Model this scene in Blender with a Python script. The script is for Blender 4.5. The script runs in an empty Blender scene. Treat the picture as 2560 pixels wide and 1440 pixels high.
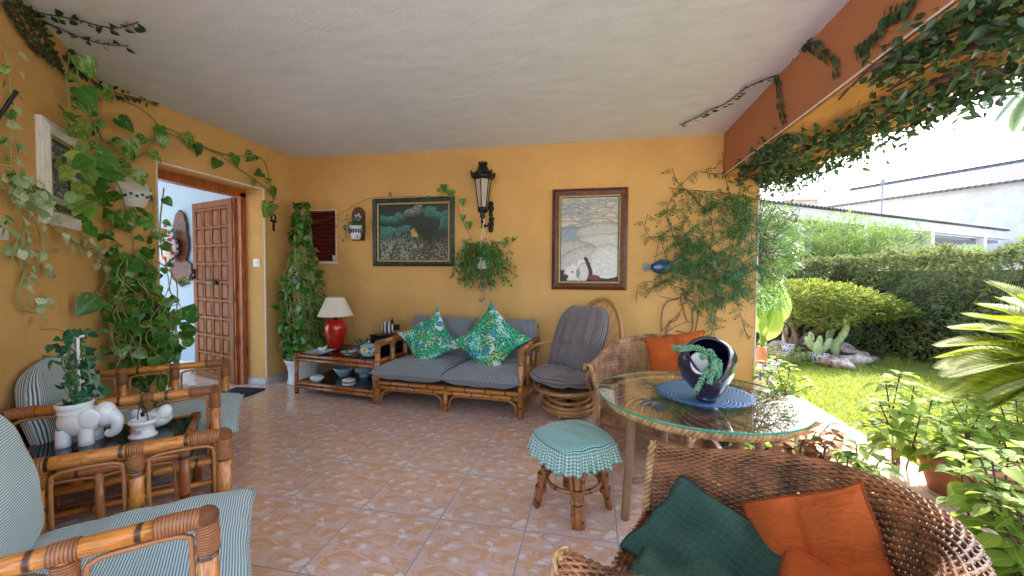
import bpy, math, random
import numpy as np
from mathutils import Vector, Matrix
random.seed(7); rng = np.random.default_rng(11)
R = math.radians; PI = math.pi
sc = bpy.context.scene; C = bpy.context.collection

# ---------------------------------------------------------------- camera
CH = 1.275
F_PX, YAW, PITCH, ROLL = 992.0, -0.1979, -0.0346, 0.00718
fw = Vector((math.sin(YAW)*math.cos(PITCH), math.cos(YAW)*math.cos(PITCH), math.sin(PITCH)))
r0 = Vector((math.cos(YAW), -math.sin(YAW), 0)); u0 = r0.cross(fw)
rt = r0*math.cos(ROLL) + u0*math.sin(ROLL); up = -r0*math.sin(ROLL) + u0*math.cos(ROLL)
cam_d = bpy.data.cameras.new('camera'); cam = bpy.data.objects.new('camera', cam_d); C.objects.link(cam)
cam_d.sensor_width = 36; cam_d.lens = F_PX/2560*36; cam_d.clip_start = .02; cam_d.clip_end = 500
mw = Matrix((rt, up, -fw)).transposed().to_4x4(); mw.translation = (0, 0, CH); cam.matrix_world = mw
sc.camera = cam
def ray(px, py): return fw + rt*((px-1280)/F_PX) - up*((py-720)/F_PX)
O = Vector((0, 0, CH))
def on_z(px, py, z=0): d = ray(px, py); return O + d*((z-CH)/d.z)
def on_y(px, py, y): d = ray(px, py); return O + d*(y/d.y)
def on_x(px, py, x): d = ray(px, py); return O + d*(x/d.x)
AN = Vector((.757, .653, 0)).normalized()          # normal of the angled wall, into the porch
A0 = Vector((-3.61, 2.35, 0))
AD = Vector((.653, -.757, 0)).normalized()
def on_a(px, py, off=0):
    d = ray(px, py); t = (AN.dot(A0 + AN*off - O))/AN.dot(d); return O + d*t

# ---------------------------------------------------------------- light
w = bpy.data.worlds.new('World'); sc.world = w; w.use_nodes = True
nt = w.node_tree; nt.nodes.clear()
sky = nt.nodes.new('ShaderNodeTexSky'); sky.sky_type = 'NISHITA'; sky.sun_disc = False
SUN_AZ = math.atan2(.55, .84); SUN_EL = R(44)
sky.sun_elevation = SUN_EL; sky.sun_rotation = SUN_AZ; sky.air_density = 1.0; sky.dust_density = 2.5; sky.ozone_density = .6
bg = nt.nodes.new('ShaderNodeBackground'); bg.inputs['Strength'].default_value = 0.15
wo = nt.nodes.new('ShaderNodeOutputWorld'); nt.links.new(sky.outputs[0], bg.inputs[0]); nt.links.new(bg.outputs[0], wo.inputs[0])
sd = bpy.data.lights.new('sun', 'SUN'); sd.energy = 2.0; sd.angle = R(.5); sd.color = (1, .93, .82)
sun = bpy.data.objects.new('sun', sd); C.objects.link(sun)
sdir = Vector((math.sin(SUN_AZ)*math.cos(SUN_EL), math.cos(SUN_AZ)*math.cos(SUN_EL), math.sin(SUN_EL)))
sun.rotation_euler = sdir.to_track_quat('Z', 'Y').to_euler()
sc.view_settings.view_transform = 'Standard'; sc.view_settings.look = 'None'
sc.view_settings.exposure = 2.56; sc.view_settings.gamma = 1
sc.cycles.max_bounces = 10; sc.cycles.diffuse_bounces = 5; sc.cycles.transparent_max_bounces = 12

# ---------------------------------------------------------------- materials
class NB:
    def __init__(s, name):
        s.m = bpy.data.materials.new(name); s.m.use_nodes = True; s.t = s.m.node_tree
        s.b = s.t.nodes['Principled BSDF']; s.out = s.t.nodes['Material Output']
    def n(s, ty, **k):
        o = s.t.nodes.new('ShaderNode'+ty)
        for a, v in k.items():
            if hasattr(o, a): setattr(o, a, v)
            else: o.inputs[a.replace('_', ' ')].default_value = v
        return o
    def l(s, a, b): s.t.links.new(a, b)
    def inp(s, node, i, v):
        if hasattr(v, 'is_linked') or hasattr(v, 'links'): s.l(v, node.inputs[i])
        else: node.inputs[i].default_value = v
    def math(s, op, a, b=0.0, c=0.0):
        o = s.n('Math', operation=op); s.inp(o, 0, a); s.inp(o, 1, b); s.inp(o, 2, c); return o.outputs[0]
    def mix(s, f, a, b, mode='MIX'):
        o = s.n('Mix', data_type='RGBA', blend_type=mode); s.inp(o, 0, f)
        for i, v in ((6, a), (7, b)):
            if isinstance(v, tuple): v = v[:3]+(1,)
            s.inp(o, i, v)
        return o.outputs[2]
    def ramp(s, f, stops):
        o = s.n('ValToRGB'); cr = o.color_ramp
        while len(cr.elements) < len(stops): cr.elements.new(.5)
        for e, (p, c) in zip(cr.elements, stops):
            e.position = p; e.color = (c, c, c, 1) if isinstance(c, (int, float)) else tuple(c[:3])+(1,)
        s.l(f, o.inputs[0]); return o.outputs[0]
    def coord(s, k='Object', scale=None):
        o = s.n('TexCoord').outputs[k]
        if scale is not None:
            m = s.n('Mapping'); m.inputs['Scale'].default_value = scale; s.l(o, m.inputs[0]); return m.outputs[0]
        return o
    def noise(s, vec, scale, detail=4, rough=.55, dist=0):
        o = s.n('TexNoise'); o.inputs['Scale'].default_value = scale; o.inputs['Detail'].default_value = detail
        o.inputs['Roughness'].default_value = rough; o.inputs['Distortion'].default_value = dist
        if vec is not None: s.l(vec, o.inputs['Vector'])
        return o.outputs['Fac']
    def col(s, v): s.inp(s.b, s.b.inputs.find('Base Color'), v if not isinstance(v, tuple) else v[:3]+(1,)); return s
    def rough(s, v): s.inp(s.b, s.b.inputs.find('Roughness'), v); return s
    def bump(s, h, st=.3, dist=.01):
        o = s.n('Bump'); o.inputs['Strength'].default_value = st; o.inputs['Distance'].default_value = dist
        s.l(h, o.inputs['Height']); s.l(o.outputs[0], s.b.inputs['Normal']); return s
    def p(s, k, v): s.inp(s.b, s.b.inputs.find(k), v); return s
def simple(name, c, r=.5, var=.12, sc_=20, bump=0, metal=0, bdist=.003, coat=0):
    b = NB(name); v = b.coord('Object'); f = b.noise(v, sc_)
    c2 = tuple(x*(1-var*1.6) for x in c); c1 = tuple(min(1, x*(1+var)) for x in c)
    b.col(b.mix(b.ramp(f, [(.3, 0.), (.7, 1.)]), c2, c1)).rough(r)
    if metal: b.p('Metallic', metal)
    if coat: b.p('Coat Weight', coat)
    if bump: b.bump(b.noise(v, sc_*6, 3), bump, bdist)
    return b.m
M = {}
def stucco(name, c, var=.1):
    b = NB(name); v = b.coord('Object')
    big = b.noise(v, 1.1, 7, .65); fine = b.noise(v, 75, 3, .6); sp = b.noise(v, 240, 2)
    c2 = tuple(x*.76 for x in c); k = b.mix(b.ramp(big, [(.3, 0.), (.72, 1.)]), c2, c)
    k = b.mix(b.ramp(sp, [(.30, .5), (.42, 0.)]), k, tuple(x*.5 for x in c))
    stn = b.noise(b.coord('Object', (5, 5, .7)), 1.3, 6, .7); k = b.mix(b.ramp(stn, [(.56, 0.), (.72, .28)]), k, tuple(x*.62 for x in c)); ck = b.noise(b.coord('Object'), 2.2, 8, .75, .4); k = b.mix(b.ramp(b.math('ABSOLUTE', b.math('SUBTRACT', ck, .5)), [(0., .35), (.004, 0.)]), k, tuple(x*.45 for x in c))
    b.col(k).rough(.85); b.bump(b.math('ADD', fine, b.math('MULTIPLY', sp, .5)), .55, .006); return b.m
M['wall'] = stucco('orange_stucco', (.80, .46, .155))
M['beam'] = stucco('shaded_terracotta', (.54, .20, .075))  # deeper terracotta, with the beam's shade and red bounce put into the colour
M['soffit'] = stucco('yellow_stucco', (.80, .40, .12))
b = NB('ceiling_plaster'); v = b.coord('Object')
f1 = b.noise(b.coord('Object', (1, 2.2, 1)), 5, 6, .6); f2 = b.noise(v, 60, 4, .6)
b.col(b.mix(b.ramp(b.math('ADD', b.math('MULTIPLY', f1, .6), b.math('MULTIPLY', b.noise(v, .9, 7, .7), .4)), [(.38, 0.), (.62, 1.)]), (.69, .71, .78), (.78, .80, .88))).rough(.9); b.bump(b.math('ADD', b.math('MULTIPLY', f1, 1.5), f2), .32, .008); M['ceiling'] = b.m

# floor tiles: every tile carries the same print of pale shards on peach
b = NB('floor_tiles'); v = b.coord('Object'); sx = b.n('SeparateXYZ'); b.l(v, sx.inputs[0])
tx = b.math('DIVIDE', b.math('ADD', sx.outputs[0], .757), .449); ty = b.math('DIVIDE', b.math('SUBTRACT', sx.outputs[1], 1.91), .477)
fx = b.math('FRACT', tx); fy = b.math('FRACT', ty)
cb = b.n('CombineXYZ'); b.l(fx, cb.inputs[0]); b.l(fy, cb.inputs[1])
ids = b.n('CombineXYZ'); b.l(b.math('FLOOR', tx), ids.inputs[0]); b.l(b.math('FLOOR', ty), ids.inputs[1])
wn = b.n('TexWhiteNoise'); b.l(ids.outputs[0], wn.inputs[0])
loc = cb.outputs[0]
mp = b.n('Mapping'); mp.inputs['Rotation'].default_value = (0, 0, .6); mp.inputs['Scale'].default_value = (1, 2.0, 1); b.l(loc, mp.inputs[0])
warp = b.noise(mp.outputs[0], 3.2, 6, .62, 1.2)
base = b.ramp(warp, [(.25, (.74, .52, .43)), (.45, (.77, .57, .50)), (.56, (.72, .40, .22)), (.66, (.76, .55, .46)), (.8, (.80, .65, .60))])
nz = b.n('TexNoise'); nz.inputs['Scale'].default_value = 9; b.l(loc, nz.inputs['Vector'])
ad = b.n('VectorMath', operation='MULTIPLY_ADD'); b.l(nz.outputs['Color'], ad.inputs[0]); ad.inputs[1].default_value = (.05, .05, 0); b.l(mp.outputs[0], ad.inputs[2])
def shards(scale, thr, seed):
    mo = b.n('VectorMath', operation='ADD'); b.l(ad.outputs[0], mo.inputs[0]); mo.inputs[1].default_value = (seed, seed*.7, 0)
    vo = b.n('TexVoronoi'); vo.voronoi_dimensions = '2D'; vo.inputs['Scale'].default_value = scale; b.l(mo.outputs[0], vo.inputs['Vector'])
    ve = b.n('TexVoronoi'); ve.voronoi_dimensions = '2D'; ve.feature = 'DISTANCE_TO_EDGE'; ve.inputs['Scale'].default_value = scale; b.l(mo.outputs[0], ve.inputs['Vector'])
    s2 = b.n('SeparateColor'); b.l(vo.outputs['Color'], s2.inputs[0])
    return b.math('MULTIPLY', b.math('GREATER_THAN', s2.outputs[0], thr), b.ramp(ve.outputs[0], [(.09, 0.), (.14, 1.)]))
sh = b.math('MAXIMUM', shards(5, .88, 1.3), shards(9.5, .93, 4.1))
sh = b.math('MULTIPLY', sh, b.ramp(b.noise(loc, 30, 3), [(.3, .55), (.6, 1.)]))
k = b.mix(b.math('MULTIPLY', sh, .95), base, (.86, .80, .80))
k = b.mix(b.math('MULTIPLY', wn.outputs['Value'], .28), k, (.76, .50, .36))
ex = b.math('MINIMUM', b.math('MINIMUM', fx, b.math('SUBTRACT', 1.0, fx)), b.math('MINIMUM', fy, b.math('SUBTRACT', 1.0, fy)))
gr = b.math('LESS_THAN', ex, .0085)
rim = b.ramp(ex, [(.0, .25), (.03, 0.)])
k = b.mix(rim, k, (.84, .72, .66)); k = b.mix(gr, k, (.36, .33, .34))
b.col(k); b.rough(b.math('ADD', b.math('MULTIPLY', gr, .5), b.math('ADD', .07, b.math('MULTIPLY', b.noise(v, 6, 4), .12))))
b.bump(b.math('ADD', b.math('MULTIPLY', gr, -1.0), b.math('MULTIPLY', b.noise(loc, 12), .06)), .35, .002); M['floor'] = b.m

def rattan(name, c, dark=.22, nodes=True, gloss=.28):
    b = NB(name); uv = b.coord('UV'); sx = b.n('SeparateXYZ'); b.l(uv, sx.inputs[0])
    mp = b.n('Mapping'); mp.inputs['Scale'].default_value = (6, 5, 1); b.l(uv, mp.inputs[0])
    st = b.noise(mp.outputs[0], 4, 5, .65); fine = b.noise(b.coord('UV', (40, 6, 1)), 3, 3, .7)
    cd = tuple(x*dark for x in c); k = b.mix(b.ramp(st, [(.38, 0.), (.56, 1.)]), tuple(x*.55 for x in c), c)
    k = b.mix(b.ramp(fine, [(.3, .75), (.46, 0.)]), k, cd)
    sp = b.noise(b.coord('Object'), 22, 3); k = b.mix(b.ramp(sp, [(.6, 0.), (.72, .7)]), k, cd)
    if nodes:
        nd = b.math('ABSOLUTE', b.math('SUBTRACT', b.math('FRACT', b.math('ADD', b.math('DIVIDE', sx.outputs[1], .19), b.math('MULTIPLY', b.math('SINE', b.math('MULTIPLY', sx.outputs[0], 6.283)), .012))), .5))
        dk = b.ramp(nd, [(.0, 1.), (.025, .9), (.045, 0.)]); k = b.mix(dk, k, tuple(x*.07 for x in c))
        b.bump(b.math('ADD', b.ramp(nd, [(0., 0.), (.02, 0.), (.05, 1.), (.16, .55)]), b.math('MULTIPLY', fine, .35)), .5, .004)
    b.col(k).rough(gloss).p('Coat Weight', .35); b.p('Coat Roughness', .18); return b.m
M['rattan'] = rattan('rattan_pole', (.70, .25, .038), .16)
M['rattan_dark'] = rattan('rattan_pole_dark', (.46, .14, .03))
M['cane'] = rattan('bent_cane', (.50, .20, .06), .4, False, .35)
M['blond'] = rattan('blond_cane', (.62, .30, .10), .5, False, .3)
def binding(name, c):
    b = NB(name); uv = b.coord('UV'); sx = b.n('SeparateXYZ'); b.l(uv, sx.inputs[0])
    q = b.math('ABSOLUTE', b.math('SINE', b.math('MULTIPLY', sx.outputs[1], 3.14159/.0075)))
    k = b.mix(b.ramp(q, [(.0, 1.), (.45, 0.)]), b.mix(b.noise(b.coord('Object'), 60), c, tuple(x*.45 for x in c)), tuple(x*.12 for x in c))
    b.col(k).rough(.35); b.bump(q, .8, .003); return b.m
M['bind'] = binding('cane_binding', (.52, .19, .065))
M['wrap'] = binding('wrapped_cane', (.50, .29, .15))
M['wicker'] = simple('wicker_strand', (.46, .23, .11), .38, .45, 14, .2)
M['wicker2'] = simple('wicker_strand_brown', (.36, .145, .055), .34, .45, 12, .2)
M['wicker_rim'] = simple('wicker_rim', (.56, .32, .13), .4, .35, 25, .2)

def stripes(name, c1, c2, period, axis=0, thr=.5, fuzz=.15, cross=False):
    b = NB(name); uv = b.coord('UV'); wp = b.noise(uv, 14, 3); sx = b.n('SeparateXYZ'); b.l(uv, sx.inputs[0])
    x = b.math('ADD', sx.outputs[axis], b.math('MULTIPLY', b.math('SUBTRACT', wp, .5), period*.5))
    s = b.math('SINE', b.math('MULTIPLY', x, 2*PI/period)); f = b.ramp(b.math('ADD', b.math('MULTIPLY', s, .5), .5), [(thr-fuzz, 0.), (thr+fuzz, 1.)])
    if cross:
        y = b.math('SINE', b.math('MULTIPLY', sx.outputs[1-axis], 2*PI/period)); f2 = b.ramp(b.math('ADD', b.math('MULTIPLY', y, .5), .5), [(thr-fuzz, 0.), (thr+fuzz, 1.)])
        f = b.math('MULTIPLY', b.math('ADD', f, f2), .5) if cross == 'gingham' else b.math('MULTIPLY', f, f2)
    th = b.noise(b.coord('UV', (1, 1, 1)), 700, 2)
    k = b.mix(f, c1, c2); k = b.mix(b.math('MULTIPLY', b.math('SUBTRACT', th, .35), .8), k, tuple(x*.6 for x in c1))
    b.col(k).rough(.95); b.p('Sheen Weight', .3); b.bump(b.math('ADD', f, b.math('MULTIPLY', b.noise(uv, 30, 4), 3.0)), .35, .003); return b.m
M['stripe'] = stripes('striped_fabric', (.05, .085, .10), (.62, .70, .68), .0085, 0, .42)
M['stripe_green'] = stripes('striped_fabric_green', (.11, .21, .22), (.64, .79, .78), .0075, 1, .42)
M['stripe_sofa'] = stripes('striped_fabric_grey', (.045, .05, .06), (.42, .43, .45), .012, 0, .45)
M['check'] = stripes('check_fabric', (.045, .04, .05), (.52, .44, .40), .013, 0, .35, .2, True)
M['gingham'] = stripes('gingham_fabric', (.62, .76, .68), (.015, .20, .13), .02, 0, .5, .1, 'gingham')
M['stool_top'] = stripes('stool_fabric', (.03, .20, .16), (.50, .75, .66), .0085, 1, .45)
def plain_fabric(name, c, grid=None):
    b = NB(name); uv = b.coord('UV'); f = b.noise(uv, 9, 5); th = b.noise(uv, 500, 2)
    k = b.mix(b.ramp(f, [(.3, 0.), (.7, 1.)]), tuple(x*.75 for x in c), c); k = b.mix(b.ramp(th, [(.3, .35), (.6, 0.)]), k, tuple(x*.5 for x in c))
    h = b.math('MULTIPLY', b.noise(b.coord('UV', (1, 3, 1)), 18, 5, .6), 2.0)
    if grid:
        sx = b.n('SeparateXYZ'); b.l(uv, sx.inputs[0]); g = []
        for a in (0, 1): g.append(b.math('LESS_THAN', b.math('ABSOLUTE', b.math('SUBTRACT', b.math('FRACT', b.math('DIVIDE', sx.outputs[a], grid)), .5)), .03))
        gg = b.math('MAXIMUM', g[0], g[1]); k = b.mix(gg, k, tuple(min(1, x*1.3+.015) for x in c)); h = b.math('ADD', h, gg)
    b.col(k).rough(.95); b.bump(h, .9, .012); return b.m
M['orange_cloth'] = plain_fabric('orange_cotton', (.78, .15, .018))
M['green_cloth'] = plain_fabric('green_cotton', (.040, .115, .080), .022)
def vcol(name, r=.6, bump=.2, bs=60):
    b = NB(name); a = b.n('VertexColor'); a.layer_name = 'Col'; b.col(a.outputs[0]).rough(r)
    if bump: b.bump(b.noise(b.coord('Object'), bs, 4), bump, .004)
    return b.m
M['paint'] = vcol('oil_paint', .5, .5, 90); M['print'] = vcol('printed_cotton', .85, .3, 25); M['glaze_print'] = vcol('painted_glaze', .15, 0)

def leafmat(name, c1, c2, vari=None, va=.0, trans=.35, rough=.35, spots=None):
    b = NB(name); at = b.n('Attribute'); at.attribute_name = 'rnd'; rv = at.outputs['Fac']
    k = b.mix(rv, c1, c2); uv = b.coord('UV'); sx = b.n('SeparateXYZ'); b.l(uv, sx.inputs[0])
    mid = b.math('ABSOLUTE', b.math('SUBTRACT', sx.outputs[1], .5))
    if vari:
        off = b.n('CombineXYZ'); b.l(b.math('MULTIPLY', rv, 37.), off.inputs[2]); b.l(sx.outputs[0], off.inputs[0]); b.l(b.math('MULTIPLY', sx.outputs[1], 2.5), off.inputs[1])
        nn = b.noise(off.outputs[0], 3.4, 4, .6, .8)
        sel = b.ramp(b.math('ADD', nn, b.math('MULTIPLY', b.math('SINE', b.math('MULTIPLY', rv, 71.)), va)), [(.56, 0.), (.64, 1.)])
        k = b.mix(sel, k, vari)
    k = b.mix(b.ramp(mid, [(.0, .45), (.035, 0.)]), k, tuple(min(1, x*1.8+.03) for x in c2))
    b.col(k).rough(rough); tr = b.n('BsdfTranslucent'); b.l(b.mix(.5, k, tuple(min(1, x*1.6) for x in c2)), tr.inputs[0])
    ms = b.n('MixShader'); ms.inputs[0].default_value = trans; b.l(b.b.outputs[0], ms.inputs[1]); b.l(tr.outputs[0], ms.inputs[2]); b.l(ms.outputs[0], b.out.inputs[0]); return b.m
M['pothos'] = leafmat('pothos_leaf', (.018, .10, .018), (.08, .25, .03), (.34, .44, .11), .10, .22, .22)
M['pothos_lime'] = leafmat('pothos_leaf_lime', (.10, .22, .03), (.20, .34, .05), (.38, .44, .12), .14, .3, .25)
M['pale_leaf'] = leafmat('pale_ivy_leaf', (.16, .34, .14), (.50, .66, .42), (.7, .8, .62), .12, .35, .3)
M['fig'] = leafmat('creeping_fig_leaf', (.008, .03, .010), (.02, .07, .02), None, 0, .12)
M['jasmine'] = leafmat('jasmine_leaf', (.018, .075, .02), (.07, .19, .04), None, 0, .3)
M['jasmine_sun'] = leafmat('jasmine_leaf_sunny', (.05, .14, .03), (.18, .32, .07), None, 0, .4)  # lighter copy of the jasmine leaf, sunlight painted into the green
M['creeper'] = leafmat('creeper_leaf', (.010, .035, .022), (.055, .12, .03), None, 0, .2)
M['basket'] = leafmat('basket_leaf', (.03, .13, .03), (.08, .26, .05), None, 0, .3)
M['flower'] = simple('red_petal', (.75, .10, .03), .6)
M['ivy'] = leafmat('ivy_leaf', (.008, .09, .045), (.03, .20, .09), None, 0, .2, .3)
M['succ'] = leafmat('succulent_leaf', (.09, .30, .16), (.24, .50, .28), None, 0, .1, .35)
M['hedge'] = leafmat('hedge_leaf', (.06, .10, .035), (.22, .25, .08), None, 0, .35, .75)
M['hedge_light'] = leafmat('oleander_leaf', (.13, .26, .05), (.22, .30, .08), None, 0, .4, .65)
M['topiary'] = leafmat('topiary_leaf', (.05, .11, .02), (.28, .32, .05), None, 0, .4, .65)
M['coleus'] = leafmat('coleus_leaf', (.07, .17, .02), (.34, .46, .07), None, 0, .45, .65)
M['coleus_red'] = leafmat('begonia_leaf', (.15, .20, .05), (.42, .14, .07), None, 0, .4, .6)
M['banana'] = leafmat('broad_leaf', (.16, .32, .05), (.30, .45, .10), None, 0, .35, .35)
M['cycad'] = leafmat('cycad_leaf', (.035, .08, .006), (.28, .32, .02), None, 0, .45, .5)
M['palm'] = leafmat('palm_leaf', (.06, .12, .06), (.14, .22, .10), None, 0, .3, .4)
M['grass'] = leafmat('grass_blade', (.12, .20, .02), (.42, .45, .07), None, 0, .4, .7)
M['stem'] = simple('green_stem', (.15, .22, .05), .5)
M['stem_pale'] = simple('pale_stem', (.34, .36, .14), .5)
M['stem_brown'] = simple('brown_stem', (.11, .06, .04), .7)
M['stem_purple'] = simple('woody_vine', (.10, .045, .05), .7)
M['bark'] = simple('bark', (.24, .15, .10), .85, .3, 25, .6)
M['white_trunk'] = simple('pale_trunk', (.62, .55, .48), .8, .25, 25, .4)
M['white'] = simple('white_ceramic', (.78, .80, .80), .18, .03, 3, 0, coat=.4)
M['white_paint'] = simple('white_paint', (.75, .75, .73), .5, .05)
M['pale_blue_ceramic'] = simple('pale_blue_ceramic', (.42, .58, .64), .2, .12, 30)
M['blue_ceramic'] = simple('blue_glaze', (.02, .10, .24), .12, .5, 18, coat=.6)
M['navy'] = simple('dark_violet_glaze', (.018, .014, .045), .2, .2, 10, coat=.5)
M['red_glaze'] = simple('red_glaze', (.50, .018, .008), .14, .1, 6, coat=.7)
M['shade'] = simple('cream_lampshade', (.80, .70, .58), .8, .04)
M['brass'] = simple('dark_brass', (.10, .07, .04), .4, .2, 20, 0, 1)
M['iron'] = simple('black_iron', (.012, .012, .014), .38, .3, 30, .3, .3)
M['rust'] = simple('rusty_wire', (.20, .13, .10), .6, .4, 40)
M['frost'] = simple('frosted_glass', (.50, .40, .32), .45, .08)
M['black_glass'] = simple('black_glass', (.008, .010, .022), .05, .1)
M['bounce_ground'] = simple('pale_bounce_ground', (.80, .76, .74), .9, .15, 3)  # invented surface, kept pale to throw sunlight back into the porch
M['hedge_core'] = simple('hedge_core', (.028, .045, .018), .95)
M['soil'] = simple('soil', (.055, .035, .025), .95, .4, 30, .9, bdist=.02)
M['terracotta'] = simple('terracotta', (.50, .19, .09), .75, .2, 12, .2)
M['shutter'] = simple('red_shutter', (.13, .012, .010), .45, .15)
M['black_mat'] = simple('doormat', (.012, .014, .04), .95, .3, 200, .5)
M['plastic_white'] = simple('white_plastic', (.80, .79, .76), .35, .03)
M['house_white'] = simple('white_render', (.64, .60, .585), .9, .10, 2.5, .2)
M['house_cream'] = simple('cream_render', (.72, .60, .46), .9, .1, 2)
M['brick_pale'] = simple('pale_brick', (.66, .50, .38), .9, .2, 8)
M['metal_grey'] = simple('grey_sheet', (.30, .31, .33), .6, .1)
M['shell'] = simple('shell', (.35, .25, .22), .4, .4, 60)
M['stone'] = simple('reddish_rock', (.44, .27, .20), .9, .45, 14, .9, bdist=.02)
M['stone_pale'] = simple('pale_rock', (.62, .50, .44), .9, .35, 14, .9, bdist=.02)
M['cactus'] = simple('cactus_skin', (.36, .46, .20), .6, .3, 25)
M['skirting'] = simple('skirting_tile', (.52, .50, .50), .25, .2, 12)
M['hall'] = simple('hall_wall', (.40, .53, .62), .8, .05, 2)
M['gold'] = simple('gilt_wood', (.55, .38, .13), .45, .2, 40)
M['green_wood'] = simple('green_frame', (.035, .055, .045), .45, .5, 18, .3)
M['black_wood'] = simple('black_fillet', (.02, .015, .012), .5)
def wood(name, c, sc_=(3, 40, 40), gloss=.3, dk=.35):
    b = NB(name); v = b.coord('Object', sc_); f = b.noise(v, 2.2, 6, .6, .6)
    b.col(b.mix(b.ramp(f, [(.36, 0.), (.62, 1.)]), tuple(x*dk for x in c), c)).rough(gloss); b.bump(f, .25, .002); return b.m
M['door_wood'] = wood('carved_door_wood', (.27, .085, .018), (30, 30, 3), .45); M['door_wood'].node_tree.nodes['Principled BSDF'].inputs['Specular IOR Level'].default_value = .15
M['frame_wood'] = wood('door_frame_wood', (.50, .14, .035), (30, 30, 3), .3)
M['brown_frame'] = wood('brown_frame_wood', (.16, .042, .022), (10, 10, 10), .4)
M['plaque'] = wood('plaque_wood', (.17, .06, .03), (10, 10, 20), .35)
M['white_wood'] = wood('whitewashed_wood', (.86, .84, .82), (60, 60, 5), .7, .72)
M['plank'] = wood('grey_plank', (.40, .30, .24), (3, 30, 30), .8, .5)
b = NB('roof_tiles'); v = b.coord('UV'); sx = b.n('SeparateXYZ'); b.l(v, sx.inputs[0])
wv = b.math('ABSOLUTE', b.math('SINE', b.math('MULTIPLY', sx.outputs[0], PI/.22))); cr_ = b.math('FRACT', b.math('DIVIDE', sx.outputs[1], .38))
b.col(b.mix(b.math('MULTIPLY', wv, b.math('ADD', .35, b.math('MULTIPLY', cr_, .65))), (.08, .078, .08), (.25, .245, .24))).rough(.9); b.bump(b.math('ADD', wv, b.math('MULTIPLY', cr_, .5)), 1, .05); M['roof'] = b.m
b = NB('lawn_ground'); v = b.coord('Object'); f = b.noise(v, 3, 5); g = b.noise(v, 60, 4, .7)
b.col(b.mix(b.ramp(g, [(.3, .0), (.7, 1.)]), b.mix(f, (.10, .16, .02), (.16, .22, .03)), (.30, .36, .06))).rough(.95); b.bump(g, 1, .03); M['lawn'] = b.m
b = NB('path_tiles'); v = b.coord('Object'); bt = b.n('TexBrick'); bt.offset = 0; b.l(v, bt.inputs[0])
for k_, x in (('Scale', 1.), ('Mortar Size', .006), ('Brick Width', .33), ('Row Height', .33)): bt.inputs[k_].default_value = x
bt.inputs['Color1'].default_value = (.62, .42, .30, 1); bt.inputs['Color2'].default_value = (.68, .49, .37, 1); bt.inputs['Mortar'].default_value = (.3, .25, .2, 1)
b.col(bt.outputs[0]).rough(.7); M['path'] = b.m
# plain window glass: clear with a fresnel reflection
b = NB('clear_glass'); tr = b.n('BsdfTransparent'); tr.inputs[0].default_value = (.90, .97, .95, 1); gl = b.n('BsdfGlossy'); gl.inputs['Roughness'].default_value = .015
fr = b.n('Fresnel'); fr.inputs[0].default_value = 1.45; ms = b.n('MixShader'); b.l(b.math('MULTIPLY', fr.outputs[0], .5), ms.inputs[0]); b.l(tr.outputs[0], ms.inputs[1]); b.l(gl.outputs[0], ms.inputs[2]); b.l(ms.outputs[0], b.out.inputs[0]); M['glass'] = b.m
M['glass_edge'] = simple('green_glass_edge', (.03, .30, .20), .1, .1)
def disc_weave(name, c1, c2, ringp=.012, ribs=40):
    b = NB(name); v = b.coord('Object'); sx = b.n('SeparateXYZ'); b.l(v, sx.inputs[0])
    r = b.math('POWER', b.math('ADD', b.math('POWER', sx.outputs[0], 2.), b.math('POWER', sx.outputs[1], 2.)), .5)
    a = b.math('ARCTAN2', sx.outputs[1], sx.outputs[0])
    s1 = b.math('SINE', b.math('MULTIPLY', r, 2*PI/ringp)); s2 = b.math('SINE', b.math('MULTIPLY', a, ribs))
    f = b.math('ADD', .5, b.math('MULTIPLY', b.math('MULTIPLY', s1, s2), .5)); q = b.noise(v, 40)
    b.col(b.mix(b.ramp(f, [(.2, 0.), (.8, 1.)]), c1, b.mix(q, c2, tuple(x*.6 for x in c2)))).rough(.6); b.bump(f, .9, .004); return b.m
M['table_weave'] = disc_weave('table_weave', (.20, .10, .05), (.80, .60, .38), .022, 60)
M['blue_weave'] = disc_weave('blue_mat_weave', (.02, .06, .16), (.12, .32, .52), .022, 40)

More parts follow.
